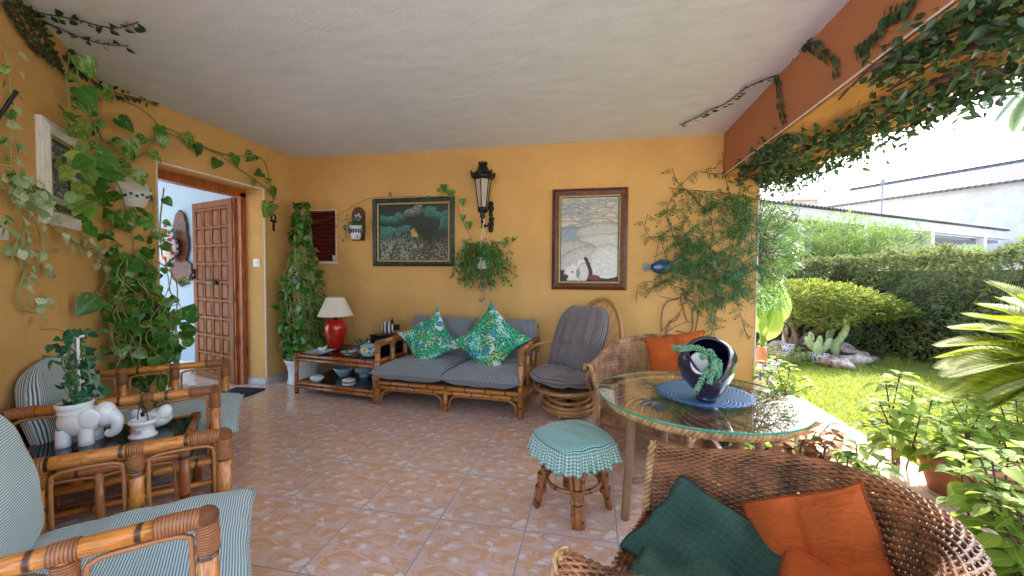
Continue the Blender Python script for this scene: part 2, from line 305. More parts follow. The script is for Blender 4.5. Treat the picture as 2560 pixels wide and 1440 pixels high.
# ---------------------------------------------------------------- mesh tools
def cat_path(pts, n=6):
    P = [Vector(p) for p in pts]
    if len(P) < 3: return P
    out = []
    for i in range(len(P)-1):
        a, b_, c, d = P[max(i-1, 0)], P[i], P[i+1], P[min(i+2, len(P)-1)]
        for k in range(n):
            t = k/n; out.append(.5*((2*b_) + (c-a)*t + (2*a-5*b_+4*c-d)*t*t + (3*b_-a-3*c+d)*t**3))
    out.append(P[-1]); return out
class MB:
    def __init__(s): s.v = []; s.f = []; s.uv = []; s.mi = []; s.col = None
    def face(s, idx, uv, m=0): s.f.append(idx); s.uv.append(uv); s.mi.append(m)
    def box(s, c, sz, rot=None, m=0):
        c = Vector(c); h = [x/2 for x in sz]; b0 = len(s.v); rm = rot.to_matrix() if rot is not None and hasattr(rot, 'to_matrix') else rot
        for x in (-1, 1):
            for y in (-1, 1):
                for z in (-1, 1):
                    p = Vector((x*h[0], y*h[1], z*h[2]))
                    if rm is not None: p = rm @ p
                    s.v.append(c+p)
        for q in ((0, 1, 3, 2), (4, 6, 7, 5), (0, 4, 5, 1), (2, 3, 7, 6), (0, 2, 6, 4), (1, 5, 7, 3)):
            s.face([b0+i for i in q], [(0, 0), (sz[0], 0), (sz[0], sz[1]), (0, sz[1])], m)
        return s
    def quad(s, a, b_, c, d, m=0, uv=None):
        b0 = len(s.v); s.v += [Vector(a), Vector(b_), Vector(c), Vector(d)]
        w_ = (Vector(b_)-Vector(a)).length; h = (Vector(d)-Vector(a)).length
        s.face([b0, b0+1, b0+2, b0+3], uv or [(0, 0), (w_, 0), (w_, h), (0, h)], m); return s
    def prism(s, pts, ext, m=0):
        """closed outline pts extruded by vector ext"""
        b0 = len(s.v); n = len(pts); e = Vector(ext); s.v += [Vector(p) for p in pts]; s.v += [Vector(p)+e for p in pts]
        s.face(list(range(b0+n-1, b0-1, -1)), [(0, 0)]*n, m); s.face(list(range(b0+n, b0+2*n)), [(0, 0)]*n, m)
        for i in range(n): j = (i+1) % n; s.face([b0+i, b0+j, b0+n+j, b0+n+i], [(0, 0)]*4, m)
        return s
    def tube(s, pts, r, seg=8, smooth=0, m=0, v0=None, closed=False, cap=True, flat=1.0, ref=None):
        P = cat_path(pts, smooth) if smooth else [Vector(p) for p in pts]
        n = len(P)
        if n < 2: return s
        rr = r if callable(r) else ((lambda t: r) if not isinstance(r, (list, tuple)) else (lambda t: r[0]+(r[1]-r[0])*t))
        if v0 is None: v0 = random.random()*3
        b0 = len(s.v); L = v0; Nn = None; Ls = []
        for i in range(n):
            a = P[i-1] if (i or closed) else P[i]; c = P[(i+1) % n] if (i < n-1 or closed) else P[i]
            t = (c-a); t = t.normalized() if t.length > 1e-9 else Vector((0, 0, 1))
            if Nn is None:
                g = Vector(ref) if ref is not None else (Vector((0, 0, 1)) if abs(t.z) < .9 else Vector((1, 0, 0))); Nn = (g-t*g.dot(t)).normalized()
            else:
                Nn = Nn-t*Nn.dot(t); Nn = Nn.normalized() if Nn.length > 1e-9 else t.orthogonal().normalized()
            B = t.cross(Nn); q = rr(i/(n-1))
            if i: L += (P[i]-P[i-1]).length
            Ls.append(L)
            for k in range(seg):
                a_ = 2*PI*k/seg; s.v.append(P[i]+Nn*(math.cos(a_)*q*flat)+B*(math.sin(a_)*q))
        for i in range(n-1 if not closed else n):
            j = (i+1) % n
            for k in range(seg):
                k2 = (k+1) % seg; l1 = Ls[j] if j else Ls[-1]+(P[0]-P[-1]).length
                s.face([b0+i*seg+k, b0+i*seg+k2, b0+j*seg+k2, b0+j*seg+k], [(k/seg, Ls[i]), ((k+1)/seg, Ls[i]), ((k+1)/seg, l1), (k/seg, l1)], m)
        if cap and not closed:
            s.face([b0+k for k in range(seg)][::-1], [(0, 0)]*seg, m); s.face([b0+(n-1)*seg+k for k in range(seg)], [(0, 0)]*seg, m)
        return s
    def lathe(s, prof, seg=32, c=(0, 0, 0), m=0, rot=None, mod=None, cap0=True, cap1=False, sx=1, sy=1):
        b0 = len(s.v); c = Vector(c); n = len(prof)
        for i, (r, z) in enumerate(prof):
            for k in range(seg):
                a = 2*PI*k/seg; q = r*(mod(a, i/(n-1)) if mod else 1)
                p = Vector((math.cos(a)*q*sx, math.sin(a)*q*sy, z))
                if rot is not None: p = rot @ p
                s.v.append(c+p)
        for i in range(n-1):
            for k in range(seg):
                k2 = (k+1) % seg
                s.face([b0+i*seg+k, b0+i*seg+k2, b0+(i+1)*seg+k2, b0+(i+1)*seg+k], [(k/seg, prof[i][1]), ((k+1)/seg, prof[i][1]), ((k+1)/seg, prof[i+1][1]), (k/seg, prof[i+1][1])], m)
        if cap0: s.face([b0+k for k in range(seg)][::-1], [(0, 0)]*seg, m)
        if cap1: s.face([b0+(n-1)*seg+k for k in range(seg)], [(0, 0)]*seg, m)
        return s
    def ell(s, c, r, seg=16, rings=10, m=0, rot=None, jit=0):
        pr = [(max(1e-4, math.sin(PI*i/rings)), -math.cos(PI*i/rings)) for i in range(rings+1)]; b0 = len(s.v)
        s.lathe(pr, seg, (0, 0, 0), m, cap0=False)
        for i in range(b0, len(s.v)):
            p = s.v[i]; p = Vector((p.x*r[0], p.y*r[1], p.z*r[2]))
            if jit: p *= 1+jit*(math.sin(p.x*40/max(r)*.2+i*.0)+math.sin(p.y*31/max(r)*.25+1)+math.sin(p.z*37/max(r)*.2+2))*.33
            if rot is not None: p = rot @ p
            s.v[i] = p+Vector(c)
        return s
    def grid(s, fn, nu, nv, m=0, uvs=(1, 1), closed=False):
        b0 = len(s.v)
        for j in range(nv+1):
            for i in range(nu+1): s.v.append(Vector(fn(i/nu, j/nv)))
        for j in range(nv):
            for i in range(nu):
                a = b0+j*(nu+1)+i
                s.face([a, a+1, a+nu+2, a+nu+1], [(i/nu*uvs[0], j/nv*uvs[1]), ((i+1)/nu*uvs[0], j/nv*uvs[1]), ((i+1)/nu*uvs[0], (j+1)/nv*uvs[1]), (i/nu*uvs[0], (j+1)/nv*uvs[1])], m)
        return s
    def mesh(s, name, mats, flat=False):
        me = bpy.data.meshes.new(name); me.from_pydata([tuple(v) for v in s.v], [], s.f)
        uvl = me.uv_layers.new(name='UVMap'); arr = [c for f in s.uv for p in f for c in p]; uvl.data.foreach_set('uv', arr)
        for m in (mats if isinstance(mats, (list, tuple)) else [mats]): me.materials.append(M[m] if isinstance(m, str) else m)
        me.polygons.foreach_set('material_index', s.mi)
        if s.col is not None:
            ca = me.color_attributes.new('Col', 'FLOAT_COLOR', 'POINT'); ca.data.foreach_set('color', np.asarray(s.col, dtype=np.float32).ravel())
        me.polygons.foreach_set('use_smooth', [not flat]*len(me.polygons))
        me.update()
        return me
    def build(s, name, mats, parent=None, world=False, flat=False, auto=None):
        if world and parent is not None:
            inv = (Matrix.Translation(parent.location) @ parent.rotation_euler.to_matrix().to_4x4()).inverted()
            s.v = [inv @ v for v in s.v]
        me = s.mesh(name, mats, flat)
        if auto is not None: me.set_sharp_from_angle(angle=R(auto))
        o = bpy.data.objects.new(name, me); C.objects.link(o)
        if parent is not None: o.parent = parent
        return o
def tag(o, label, cat, group=None, kind=None):
    if label: o['label'] = label
    if cat: o['category'] = cat
    if group: o['group'] = group
    if kind: o['kind'] = kind
    return o
def thing(name, label, cat, loc=(0, 0, 0), rz=0, group=None):
    o = bpy.data.objects.new(name, None); C.objects.link(o); o.location = loc; o.rotation_euler = (0, 0, rz); o.empty_display_size = .1
    return tag(o, label, cat, group)
def struct(name, mb, mats, flat=True):
    o = mb.build(name, mats, flat=flat); o['kind'] = 'structure'; return o
def copy_tree(o, parent=None):
    c = o.copy(); C.objects.link(c)
    if parent is not None: c.parent = parent
    for ch in list(o.children): copy_tree(ch, c)
    return c
def rmat(x=0, y=0, z=0): return Matrix.Rotation(z, 3, 'Z') @ Matrix.Rotation(y, 3, 'Y') @ Matrix.Rotation(x, 3, 'X')

# leaves: one template copied by numpy over points with directions and normals
def T_heart():
    o = [(0, 0), (-.10, .18), (-.06, .36), (.10, .47), (.32, .46), (.58, .33), (.82, .14), (1, 0)]
    V = [(x, y, .10*abs(y)*2-.22*x*x) for x, y in o]+[(x, -y, .10*abs(y)*2-.22*x*x) for x, y in o[1:-1]]
    mids = [(.1, 0, -.01), (.32, 0, -.03), (.58, 0, -.08), (.82, 0, -.15)]
    V += mids; m = len(V)-4
    F = [(0, m, 3, 2, 1)]; F[0] = (0, m, 3, 2, 1)
    F += [(m, m+1, 4, 3), (m+1, m+2, 5, 4), (m+2, m+3, 6, 5), (m+3, 7, 6)]
    q = lambda i: i+7
    F += [(0, q(1), q(2), q(3), m), (m, q(3), q(4), m+1), (m+1, q(4), q(5), m+2), (m+2, q(5), q(6), m+3), (m+3, q(6), 7)]
    return V, F
def T_oval(w=.5, fold=.12, droop=.2, n=4):
    V = []; F = []
    for i in range(n+1):
        t = i/n; h = math.sin(PI*min(max(t, .02), .98)**.8)*w*.5
        V += [(t, h, fold*h*2-droop*t*t), (t, 0, -droop*t*t), (t, -h, fold*h*2-droop*t*t)]
    for i in range(n): a = i*3; F += [(a, a+1, a+4, a+3), (a+1, a+2, a+5, a+4)]
    return V, F
def T_dia(w=.5): return [(0, 0, 0), (.45, w/2, .05), (1, 0, -.1), (.45, -w/2, .05)], [(0, 3, 2, 1)]
HEART, OVAL, DIA, LONG = T_heart(), T_oval(), T_dia(), T_oval(.22, .1, .25, 4)
PINN = T_oval(.42, .05, .1, 2)
def scatter(name, P, D, N, L, mats, tpl=OVAL, parent=None, W=None, mi=None, rnd=None, world=True):
    P = np.asarray(P, float); D = np.asarray(D, float); N = np.asarray(N, float); n = len(P)
    L = np.broadcast_to(np.asarray(L, float), (n,)); W = L if W is None else np.broadcast_to(np.asarray(W, float), (n,))
    D = D/np.maximum(1e-9, np.linalg.norm(D, axis=1, keepdims=True)); N = N-D*np.sum(N*D, 1, keepdims=True)
    bad = np.linalg.norm(N, axis=1) < 1e-6; N[bad] = np.cross(D[bad], (0.3, .5, .81)); N = N/np.linalg.norm(N, axis=1, keepdims=True); S = np.cross(N, D)
    V, F = tpl; V = np.array(V); k = len(V)
    X = P[:, None] + D[:, None]*(V[None, :, 0, None]*L[:, None, None]) + S[:, None]*(V[None, :, 1, None]*W[:, None, None]) + N[:, None]*(V[None, :, 2, None]*L[:, None, None])
    X = X.reshape(-1, 3)
    if parent is not None and world:
        inv = np.array((Matrix.Translation(parent.location) @ parent.rotation_euler.to_matrix().to_4x4()).inverted()); X = X @ inv[:3, :3].T + inv[:3, 3]
    lt = np.array([len(f) for f in F]*n); li = (np.concatenate([np.array(f) for f in F])[None] + np.arange(n)[:, None]*k).ravel()
    me = bpy.data.meshes.new(name); me.vertices.add(len(X)); me.vertices.foreach_set('co', X.ravel().astype(np.float32))
    me.loops.add(len(li)); me.loops.foreach_set('vertex_index', li.astype(np.int32)); me.polygons.add(len(lt))
    me.polygons.foreach_set('loop_start', np.concatenate([[0], np.cumsum(lt)[:-1]]).astype(np.int32)); me.polygons.foreach_set('loop_total', lt.astype(np.int32))
    for m in (mats if isinstance(mats, (list, tuple)) else [mats]): me.materials.append(M[m])
    if mi is not None: me.polygons.foreach_set('material_index', np.repeat(mi, len(F)).astype(np.int32))
    me.update(calc_edges=True)
    uvl = me.uv_layers.new(name='UVMap'); uvt = np.stack([V[:, 0], V[:, 1]+.5], 1)[np.concatenate([np.array(f) for f in F])]; uvl.data.foreach_set('uv', np.tile(uvt, (n, 1)).ravel().astype(np.float32))
    rr = rng.random(n) if rnd is None else rnd; at = me.attributes.new('rnd', 'FLOAT', 'POINT'); at.data.foreach_set('value', np.repeat(rr, k).astype(np.float32))
    me.polygons.foreach_set('use_smooth', [True]*len(lt))
    o = bpy.data.objects.new(name, me); C.objects.link(o)
    if parent is not None: o.parent = parent
    return o
def rv(n, s=1.0): return rng.normal(0, s, (n, 3))

# painter: numpy colour raster sampled by mesh vertices
class Canvas:
    def __init__(s, w_, h, bg): s.w, s.h = w_, h; s.a = np.zeros((h, w_, 3)); s.a[:] = bg; s.Y, s.X = np.mgrid[0:h, 0:w_]; s.U = s.X/(w_-1); s.V = s.Y/(h-1)
    def ns(s, sx, sy, seed):
        r = np.random.default_rng(seed); g = r.random((int(sy)+2, int(sx)+2)); x = s.U*sx; y = s.V*sy; i = x.astype(int); j = y.astype(int); fx = x-i; fy = y-j; fx = fx*fx*(3-2*fx); fy = fy*fy*(3-2*fy)
        return g[j, i]*(1-fx)*(1-fy)+g[j, i+1]*fx*(1-fy)+g[j+1, i]*(1-fx)*fy+g[j+1, i+1]*fx*fy
    def put(s, mask, c, k=1.0): mk = (mask*k)[..., None] if mask.ndim == 2 else mask; s.a = s.a*(1-mk)+np.array(c)*mk
    def leaf(s, cx, cy, ang, L, W, c, rib=None, ribc=None, fr=0, asp=1.0):
        x = (s.U-cx)*asp; y = s.V-cy; u = (x*math.cos(ang)+y*math.sin(ang))/L+.5; v_ = (-x*math.sin(ang)+y*math.cos(ang))/W
        e = np.sin(np.clip(u, 0, 1)*PI)**.7*.5*(1-.25*u)
        if fr: e = e*(.45+.55*(np.sin((u*.9+np.abs(v_)*.9)*fr) > -.35))
        mk = ((u > 0) & (u < 1) & (np.abs(v_) < e)).astype(float); s.put(mk, c)
        if ribc is not None:
            s.put(mk*(np.abs(v_) < .035), ribc)
            if rib: s.put(mk*((np.sin((u*1.0-np.abs(v_)*.8)*rib)) > .72), ribc, .75)
def sheet(name, cv, origin, ux, vy, parent, mat='paint', relief=0, world=True):
    """flat painted panel, v grows downward in the canvas"""
    mb = MB(); o = Vector(origin); ux = Vector(ux); vy = Vector(vy); nrm = ux.cross(vy).normalized()
    mb.grid(lambda u, v: o+ux*u+vy*v, cv.w-1, cv.h-1); cols = cv.a[::-1]; mb.col = np.concatenate([cols.reshape(-1, 3), np.ones((cv.w*cv.h, 1))], 1)
    return mb.build(name, mat, parent, world)
# ================================================================ structure
XW, YW, ZC = -3.61, 4.335, 2.685          # door wall, back wall, ceiling
m = MB(); m.quad((-3.9, -2.6, 0), (.86, -2.6, 0), (.86, 4.6, 0), (-3.9, 4.6, 0)); struct('floor', m, 'floor')
m = MB(); m.quad((.86, 3.3, 0), (1.62, 3.3, 0), (1.62, 4.6, 0), (.86, 4.6, 0)); struct('porch_edge', m, 'path')
m = MB(); m.box((-1.165, 1.95, ZC+.06), (4.95, 5.3, .12)); struct('ceiling', m, 'ceiling')
m = MB(); m.quad((-60, -60, -.06), (80, -60, -.06), (80, 90, -.06), (-60, 90, -.06)); struct('ground', m, 'bounce_ground')  # pale surface added behind the camera as a reflector for the porch
m = MB(); m.box((1.9, 1.5, -.03), (.56, 8, .06)); struct('path', m, 'path')
m = MB(); m.grid(lambda u, v: (.9+.72*u, -2.5+5.8*v, -.012+.03*math.sin(u*9+v*31)*math.sin(v*47)), 24, 120); struct('soil_bed', m, 'soil', flat=False)
m = MB(); m.quad((-8.2, 1.0, .002), (-3.62, 1.0, .002), (-3.62, 4.6, .002), (-8.2, 4.6, .002)); struct('hall_floor', m, 'floor')
m = MB(); m.box((-6.05, 2.75, 2.66), (4.4, 3.7, .1)); struct('hall_ceiling', m, 'hall')

# back wall with shuttered niche
a = on_y(757, 528, YW); c_ = on_y(840, 657, YW); nx0, nx1, nz0, nz1 = a.x, c_.x, c_.z, a.z
bw = thing('porch_wall', 'long orange stucco wall behind the bamboo sofa, with a small shuttered opening', 'wall', (-1, YW, 0))
m = MB(); T = .16
def wseg(x0, x1, z0, z1): m.box(((x0+x1)/2, YW+T/2, (z0+z1)/2), (x1-x0, T, z1-z0))
wseg(XW-.1, nx0, 0, ZC); wseg(nx1, 1.607, 0, ZC); wseg(nx0, nx1, 0, nz0); wseg(nx0, nx1, nz1, ZC); m.box((-3.0, YW+T+.01, 1.5), (1.4, .02, 1.6))
m.build('wall', 'wall', bw, True, flat=True)
m = MB()
for i in range(12):
    z = nz0+.02+(nz1-nz0-.03)*i/12; m.box(((nx0+nx1)/2, YW+.10, z+.022), (nx1-nx0-.004, .014, .040), rmat(x=R(-18)))
m.box(((nx0+nx1)/2, YW+.14, (nz0+nz1)/2), (nx1-nx0-.004, .012, nz1-nz0-.004)); m.build('shutter', 'shutter', bw, True, flat=True)
m = MB(); m.box(((nx0+nx1)/2, YW+.05, nz0+.004), (nx1-nx0+.05, .13, .028)); m.build('window_sill', 'white_paint', bw, True, flat=True)
m = MB()
for q in ((nx0-.004, nz0, nz1), (nx1+.004, nz0, nz1)): m.box((q[0], YW-.002, (q[1]+q[2])/2), (.010, .008, q[2]-q[1]))
m.box(((nx0+nx1)/2, YW-.002, nz1+.005), (nx1-nx0+.018, .008, .010)); m.build('edge_trim', 'white_paint', bw, True, flat=True)
m = MB(); m.box((-1.0, YW-.008, .037), (5.2, .014, .074)); m.build('skirting', 'skirting', bw, True, flat=True)
for o_, z_ in ((1.607, 0),):
    m = MB(); m.box((1.604, YW-.003, ZC/2), (.012, .012, ZC-.42)); m.build('corner_bead', 'white_paint', bw, True, flat=True)
cu = MB(); cu.lathe([(.018, 0), (.021, .03), (.026, .075), (.022, .072), (.018, .01)], 18, (nx1-.055, YW+.045, nz0+.019)); tag(cu.build('cup', 'white'), 'small white cup standing at the right end of the shuttered window sill', 'cup')

# door wall
dy0, dy1, dz = 2.72, 3.84, 2.205
dw = thing('porch_wall', 'orange wall with the open doorway, left of the corner plant', 'wall', (XW, 3.3, 0))
m = MB(); D_ = .25
def ws(y0, y1, z0, z1): m.box((XW-D_/2, (y0+y1)/2, (z0+z1)/2), (D_, y1-y0, z1-z0))
ws(2.33, dy0, 0, ZC); ws(dy1, YW, 0, ZC); ws(dy0, dy1, dz, ZC); m.build('wall', 'wall', dw, True, flat=True)
m = MB()
for y in (dy0, dy1): m.box((XW+.001, y, dz/2), (.008, .012, dz))
m.box((XW+.001, (dy0+dy1)/2, dz), (.008, dy1-dy0+.012, .012)); m.build('edge_trim', 'white_paint', dw, True, flat=True)
m = MB(); m.box((XW+.007, (dy1+YW)/2, .037), (.014, YW-dy1, .074)); m.box((XW-.12, dy1-.007, .037), (.24, .014, .074)); m.box((XW+.007, 2.54, .037), (.014, .35, .074)); m.build('skirting', 'skirting', dw, True, flat=True)
m = MB(); fx_ = XW-.29
m.box((fx_, dy1-.035, dz/2-.02), (.10, .07, dz-.04)); m.box((fx_, dy0+.035, dz/2-.02), (.10, .07, dz-.04)); m.box((fx_, (dy0+dy1)/2, dz-.045), (.10, dy1-dy0, .085))
m.box((fx_-.03, dy1-.085, dz/2-.05), (.04, .03, dz-.1)); m.build('door_frame', 'frame_wood', dw, True, flat=True)
# panelled door leaf, hinged at the far jamb and swung into the hall
hx, hy = -3.925, 3.745; ex_, ey_ = -4.775, 4.01; dirn = Vector((ex_-hx, ey_-hy, 0)); dl = dirn.length; dirn.normalize(); dn = Vector((dirn.y, -dirn.x, 0))
if dn.dot(Vector((hx, hy, 0))) > 0: dn = -dn
dh = 2.10
def dp(u, z, o=0): return Vector((hx, hy, 0))+dirn*u+Vector((0, 0, z))+dn*o
m = MB(); rot = Matrix((dirn, dn, Vector((0, 0, 1)))).transposed()
m.box(dp(dl/2, dh/2+.01, -.02), (dl, .04, dh-.02), rot)
cols, rows = 4, 9; mx, mz = .085, .07; pw = (dl-2*mx+.02)/cols; ph = (dh-2*mz-.05)/rows
fr_ = MB()
for i in range(cols+1): m.box(dp(mx-.01+i*pw, dh/2, .006), (.022, .014, dh-.12), rot)
for j in range(rows+1): m.box(dp(dl/2, mz+.03+j*ph, .0065), (dl-.12, .0145, .022), rot)
m.box(dp(.035, dh/2, .007), (.07, .016, dh-.02), rot); m.box(dp(dl-.035, dh/2, .007), (.07, .016, dh-.02), rot); m.box(dp(dl/2, .045, .0075), (dl, .017, .07), rot); m.box(dp(dl/2, dh-.035, .0075), (dl, .017, .07), rot)
for i in range(cols):
    for j in range(rows):
        u0, z0 = mx-.01+(i+.5)*pw, mz+.03+(j+.5)*ph; a_, b_ = pw/2-.016, ph/2-.018; a2, b2 = a_*.62, b_*.78
        for k in range(4):
            q = [(-1, -1), (1, -1), (1, 1), (-1, 1)]; p, q_ = q[k], q[(k+1) % 4]
            m.quad(dp(u0+p[0]*a_, z0+p[1]*b_, .001), dp(u0+q_[0]*a_, z0+q_[1]*b_, .001), dp(u0+q_[0]*a2, z0+q_[1]*b2, .016), dp(u0+p[0]*a2, z0+p[1]*b2, .016))
        m.quad(dp(u0-a2, z0-b2, .016), dp(u0+a2, z0-b2, .016), dp(u0+a2, z0+b2, .016), dp(u0-a2, z0+b2, .016))
door = m.build('door', 'door_wood', dw, True, flat=True); door['label'] = 'open wooden door with rows of raised square panels'
m = MB(); m.tube([dp(dl/2-.12, 1.16, .02), dp(dl/2-.1, 1.165, .045), dp(dl/2+.1, 1.165, .045), dp(dl/2+.12, 1.16, .02)], .012, 8, 3); m.box(dp(dl/2, 1.15, .02), (.24, .012, .035), rot); o = m.build('handle', 'iron', None); o.parent = door
o.data.transform((Matrix.Translation(dw.location)).inverted())
m = MB(); m.ell(dp(dl-.04, 1.28, .035), (.022, .022, .03)); m.box(dp(dl-.04, 1.25, .02), (.04, .02, .12), rot); m.ell(dp(dl-.03, 1.2, .04), (.012, .012, .03)); o = m.build('lock', 'iron', None); o.parent = door; o.data.transform((Matrix.Translation(dw.location)).inverted())
for z in (.5, 1.0, 1.6, 2.0):
    m = MB(); m.tube([dp(.0, z-.05, .0), dp(.0, z+.05, .0)], .011, 8); o = m.build('hinge', 'brass', None); o.parent = door; o.data.transform((Matrix.Translation(dw.location)).inverted())
# hall behind
hw = thing('hall_wall', 'pale blue white wall inside the hall behind the open door', 'wall', (-5, 4.35, 0))
m = MB(); m.box((-4.72, 4.40, 1.3), (2.1, .1, 2.6)); m.build('wall', 'hall', hw, True, flat=True)
m = MB(); m.box((-4.72, 4.342, .04), (2.1, .012, .08)); m.build('skirting', 'white_paint', hw, True, flat=True)
fwl = thing('hall_wall', 'bright far end wall of the hall seen at the left edge of the doorway', 'wall', (-7.9, 4, 0))
m = MB(); m.box((-8.0, 4.4, 1.3), (.1, 3.4, 2.6)); m.build('wall', 'hall', fwl, True, flat=True)
m = MB(); m.box((-7.93, 4.75, 1.35), (.04, 1.1, .5)); m.box((-7.93, 4.75, 2.0), (.04, 1.1, .12)); m.build('wood_panel', 'brown_frame', fwl, True, flat=True)
# angled wall
AT = .16
aw = thing('porch_wall', 'plain peach orange wall at the far left behind the bamboo armchairs', 'wall', (-2.9, 1.4, 0))
m = MB(); p0 = A0-AD*.0; p1 = A0+AD*2.6
m.prism([p0, p1, p1-AN*AT, p0-AN*AT], (0, 0, ZC)); m.build('wall', 'wall', aw, True, flat=True)
m = MB(); m.prism([p0, p1, p1+AN*.014, p0+AN*.014], (0, 0, .074)); m.build('skirting', 'skirting', aw, True, flat=True)
# wall that carries on behind the photographer's left shoulder
# porch beam and scalloped eaves
bm = thing('porch_beam', 'terracotta coloured beam running along the garden side of the porch ceiling', 'beam', (1.4, 2, 2.3))
m = MB(); m.box((1.44, 1.95, 2.48), (.34, 5.0, .41)); m.build('beam', 'beam', bm, True, flat=True)
m = MB(); m.box((1.272, 1.95, 2.276), (.007, 4.9, .007)); m.build('corner_bead', 'white_paint', bm, True, flat=True)
m = MB()
outline = [(1.612, -.6)]
y = -.6
while y < 4.5:
    n_ = 14
    for i in range(n_+1):
        t = i/n_; outline.append((1.86+.26*abs(math.sin(PI*t))**.55, y+.66*t))
    y += .66
outline.append((1.612, y))
m.prism([(x, yy, 2.29) for x, yy in outline], (0, 0, .07)); m.prism([(1.614+(x-1.614)*.93 if x > 1.62 else x, yy, 2.362) for x, yy in outline], (0, 0, .20))
m.build('scalloped_eave', 'soffit', bm, True, flat=True)
m = MB(); m.box((1.44, 1.95, 2.268), (.30, 4.8, .012)); m.build('soffit', 'soffit', bm, True, flat=True)
m = MB(); m.box((1.45, -.45, 1.13), (.30, .30, 2.26)); tag(m.build('porch_pillar', 'wall', flat=True), 'square orange pillar carrying the garden side beam', 'pillar')

# light switch
sw = on_x(643, 657, XW-.001); m = MB(); sy = dy1+.0
p = on_y(643, 657, dy1); 
m = MB(); m.box((p.x, dy1-.006, p.z), (.085, .012, .085)); s_ = m.build('light_switch', 'plastic_white', flat=True); tag(s_, 'square white light switch on the door reveal', 'light switch')
m = MB(); m.box((p.x, dy1-.014, p.z), (.042, .008, .042)); s2 = m.build('rocker', 'white', s_, flat=True)

# ================================================================ bamboo furniture
def pillow(mb, w_, d_, t_, mat4=None, n=22, pinch=.06, pw=2.6, wr=.006, seed=0, fr=7, m=0, uvs=None, outline=None, extra=None, stretch=1.0):
    rg = random.Random(seed); ph = [rg.random()*6.3 for _ in range(8)]; b0 = len(mb.v)
    def fn(sgn):
        def f(u, v):
            x, y = u*2-1, v*2-1
            th = (max(0, (1-abs(x)**pw)*(1-abs(y)**pw)))**.45
            k = 1-pinch*(1-y*y)*abs(x)**2; k2 = 1-pinch*(1-x*x)*abs(y)**2
            X = x*w_/2*k; Y = y*d_/2*k2
            if outline: X, Y = outline(x, y)
            Z = sgn*t_/2*th
            e = 1-th
            Z += wr*(math.sin(X*fr*4+ph[0]+2*math.sin(Y*fr+ph[1]))+.7*math.sin(Y*fr*5+ph[2]+math.sin(X*fr*2+ph[3])))*(.25+.75*th)
            X += wr*.6*math.sin(Y*fr*5+ph[4]+2*math.sin(Y*9+ph[6]))*e*.8; Y += wr*.6*math.sin(X*fr*5+ph[5]+2*math.sin(X*8+ph[7]))*e*.8
            if extra: Z += extra(x, y, sgn)*th
            return (X, Y, Z)
        return f
    U = uvs or (w_, d_)
    mb.grid(fn(1), n, n, m, U); k = len(mb.f); mb.grid(fn(-1), n, n, m, U)
    for i in range(k, len(mb.f)): mb.f[i] = mb.f[i][::-1]; mb.uv[i] = mb.uv[i][::-1]
    # seam cord
    P = []
    for i in range(n): P.append(fn(1)(i/n, 0))
    for i in range(n): P.append(fn(1)(1, i/n))
    for i in range(n): P.append(fn(1)(1-i/n, 1))
    for i in range(n): P.append(fn(1)(0, 1-i/n))
    mb.tube(P, .0045, 5, m=m, closed=True)
    if mat4 is not None:
        for i in range(b0, len(mb.v)): mb.v[i] = mat4 @ Vector(mb.v[i])
    return mb
def place(loc, x=0, y=0, z=0): return Matrix.Translation(loc) @ rmat(x, y, z).to_4x4()
def binding_at(mb, p, d, L=.07, r=.030, seg=12):
    d = Vector(d).normalized(); p = Vector(p); n = 12
    mb.tube([p+d*(L*(i/n-.5)) for i in range(n+1)], lambda t: r*(.94+.06*math.sin(PI*t)), seg)
def elbow(mb, p, d1, d2, r=.0275):
    """woven cane wrap over a corner joint"""
    p = Vector(p); d1 = Vector(d1).normalized(); d2 = Vector(d2).normalized()
    mb.tube([p+d1*.11, p+d1*.06, p+d1*.008+d2*.008, p+d2*.06, p+d2*.10], r, 14, 3); mb.ell(p+(d1+d2)*.003, (r*1.13,)*3, 14, 8)
AH, PR = .60, .0225
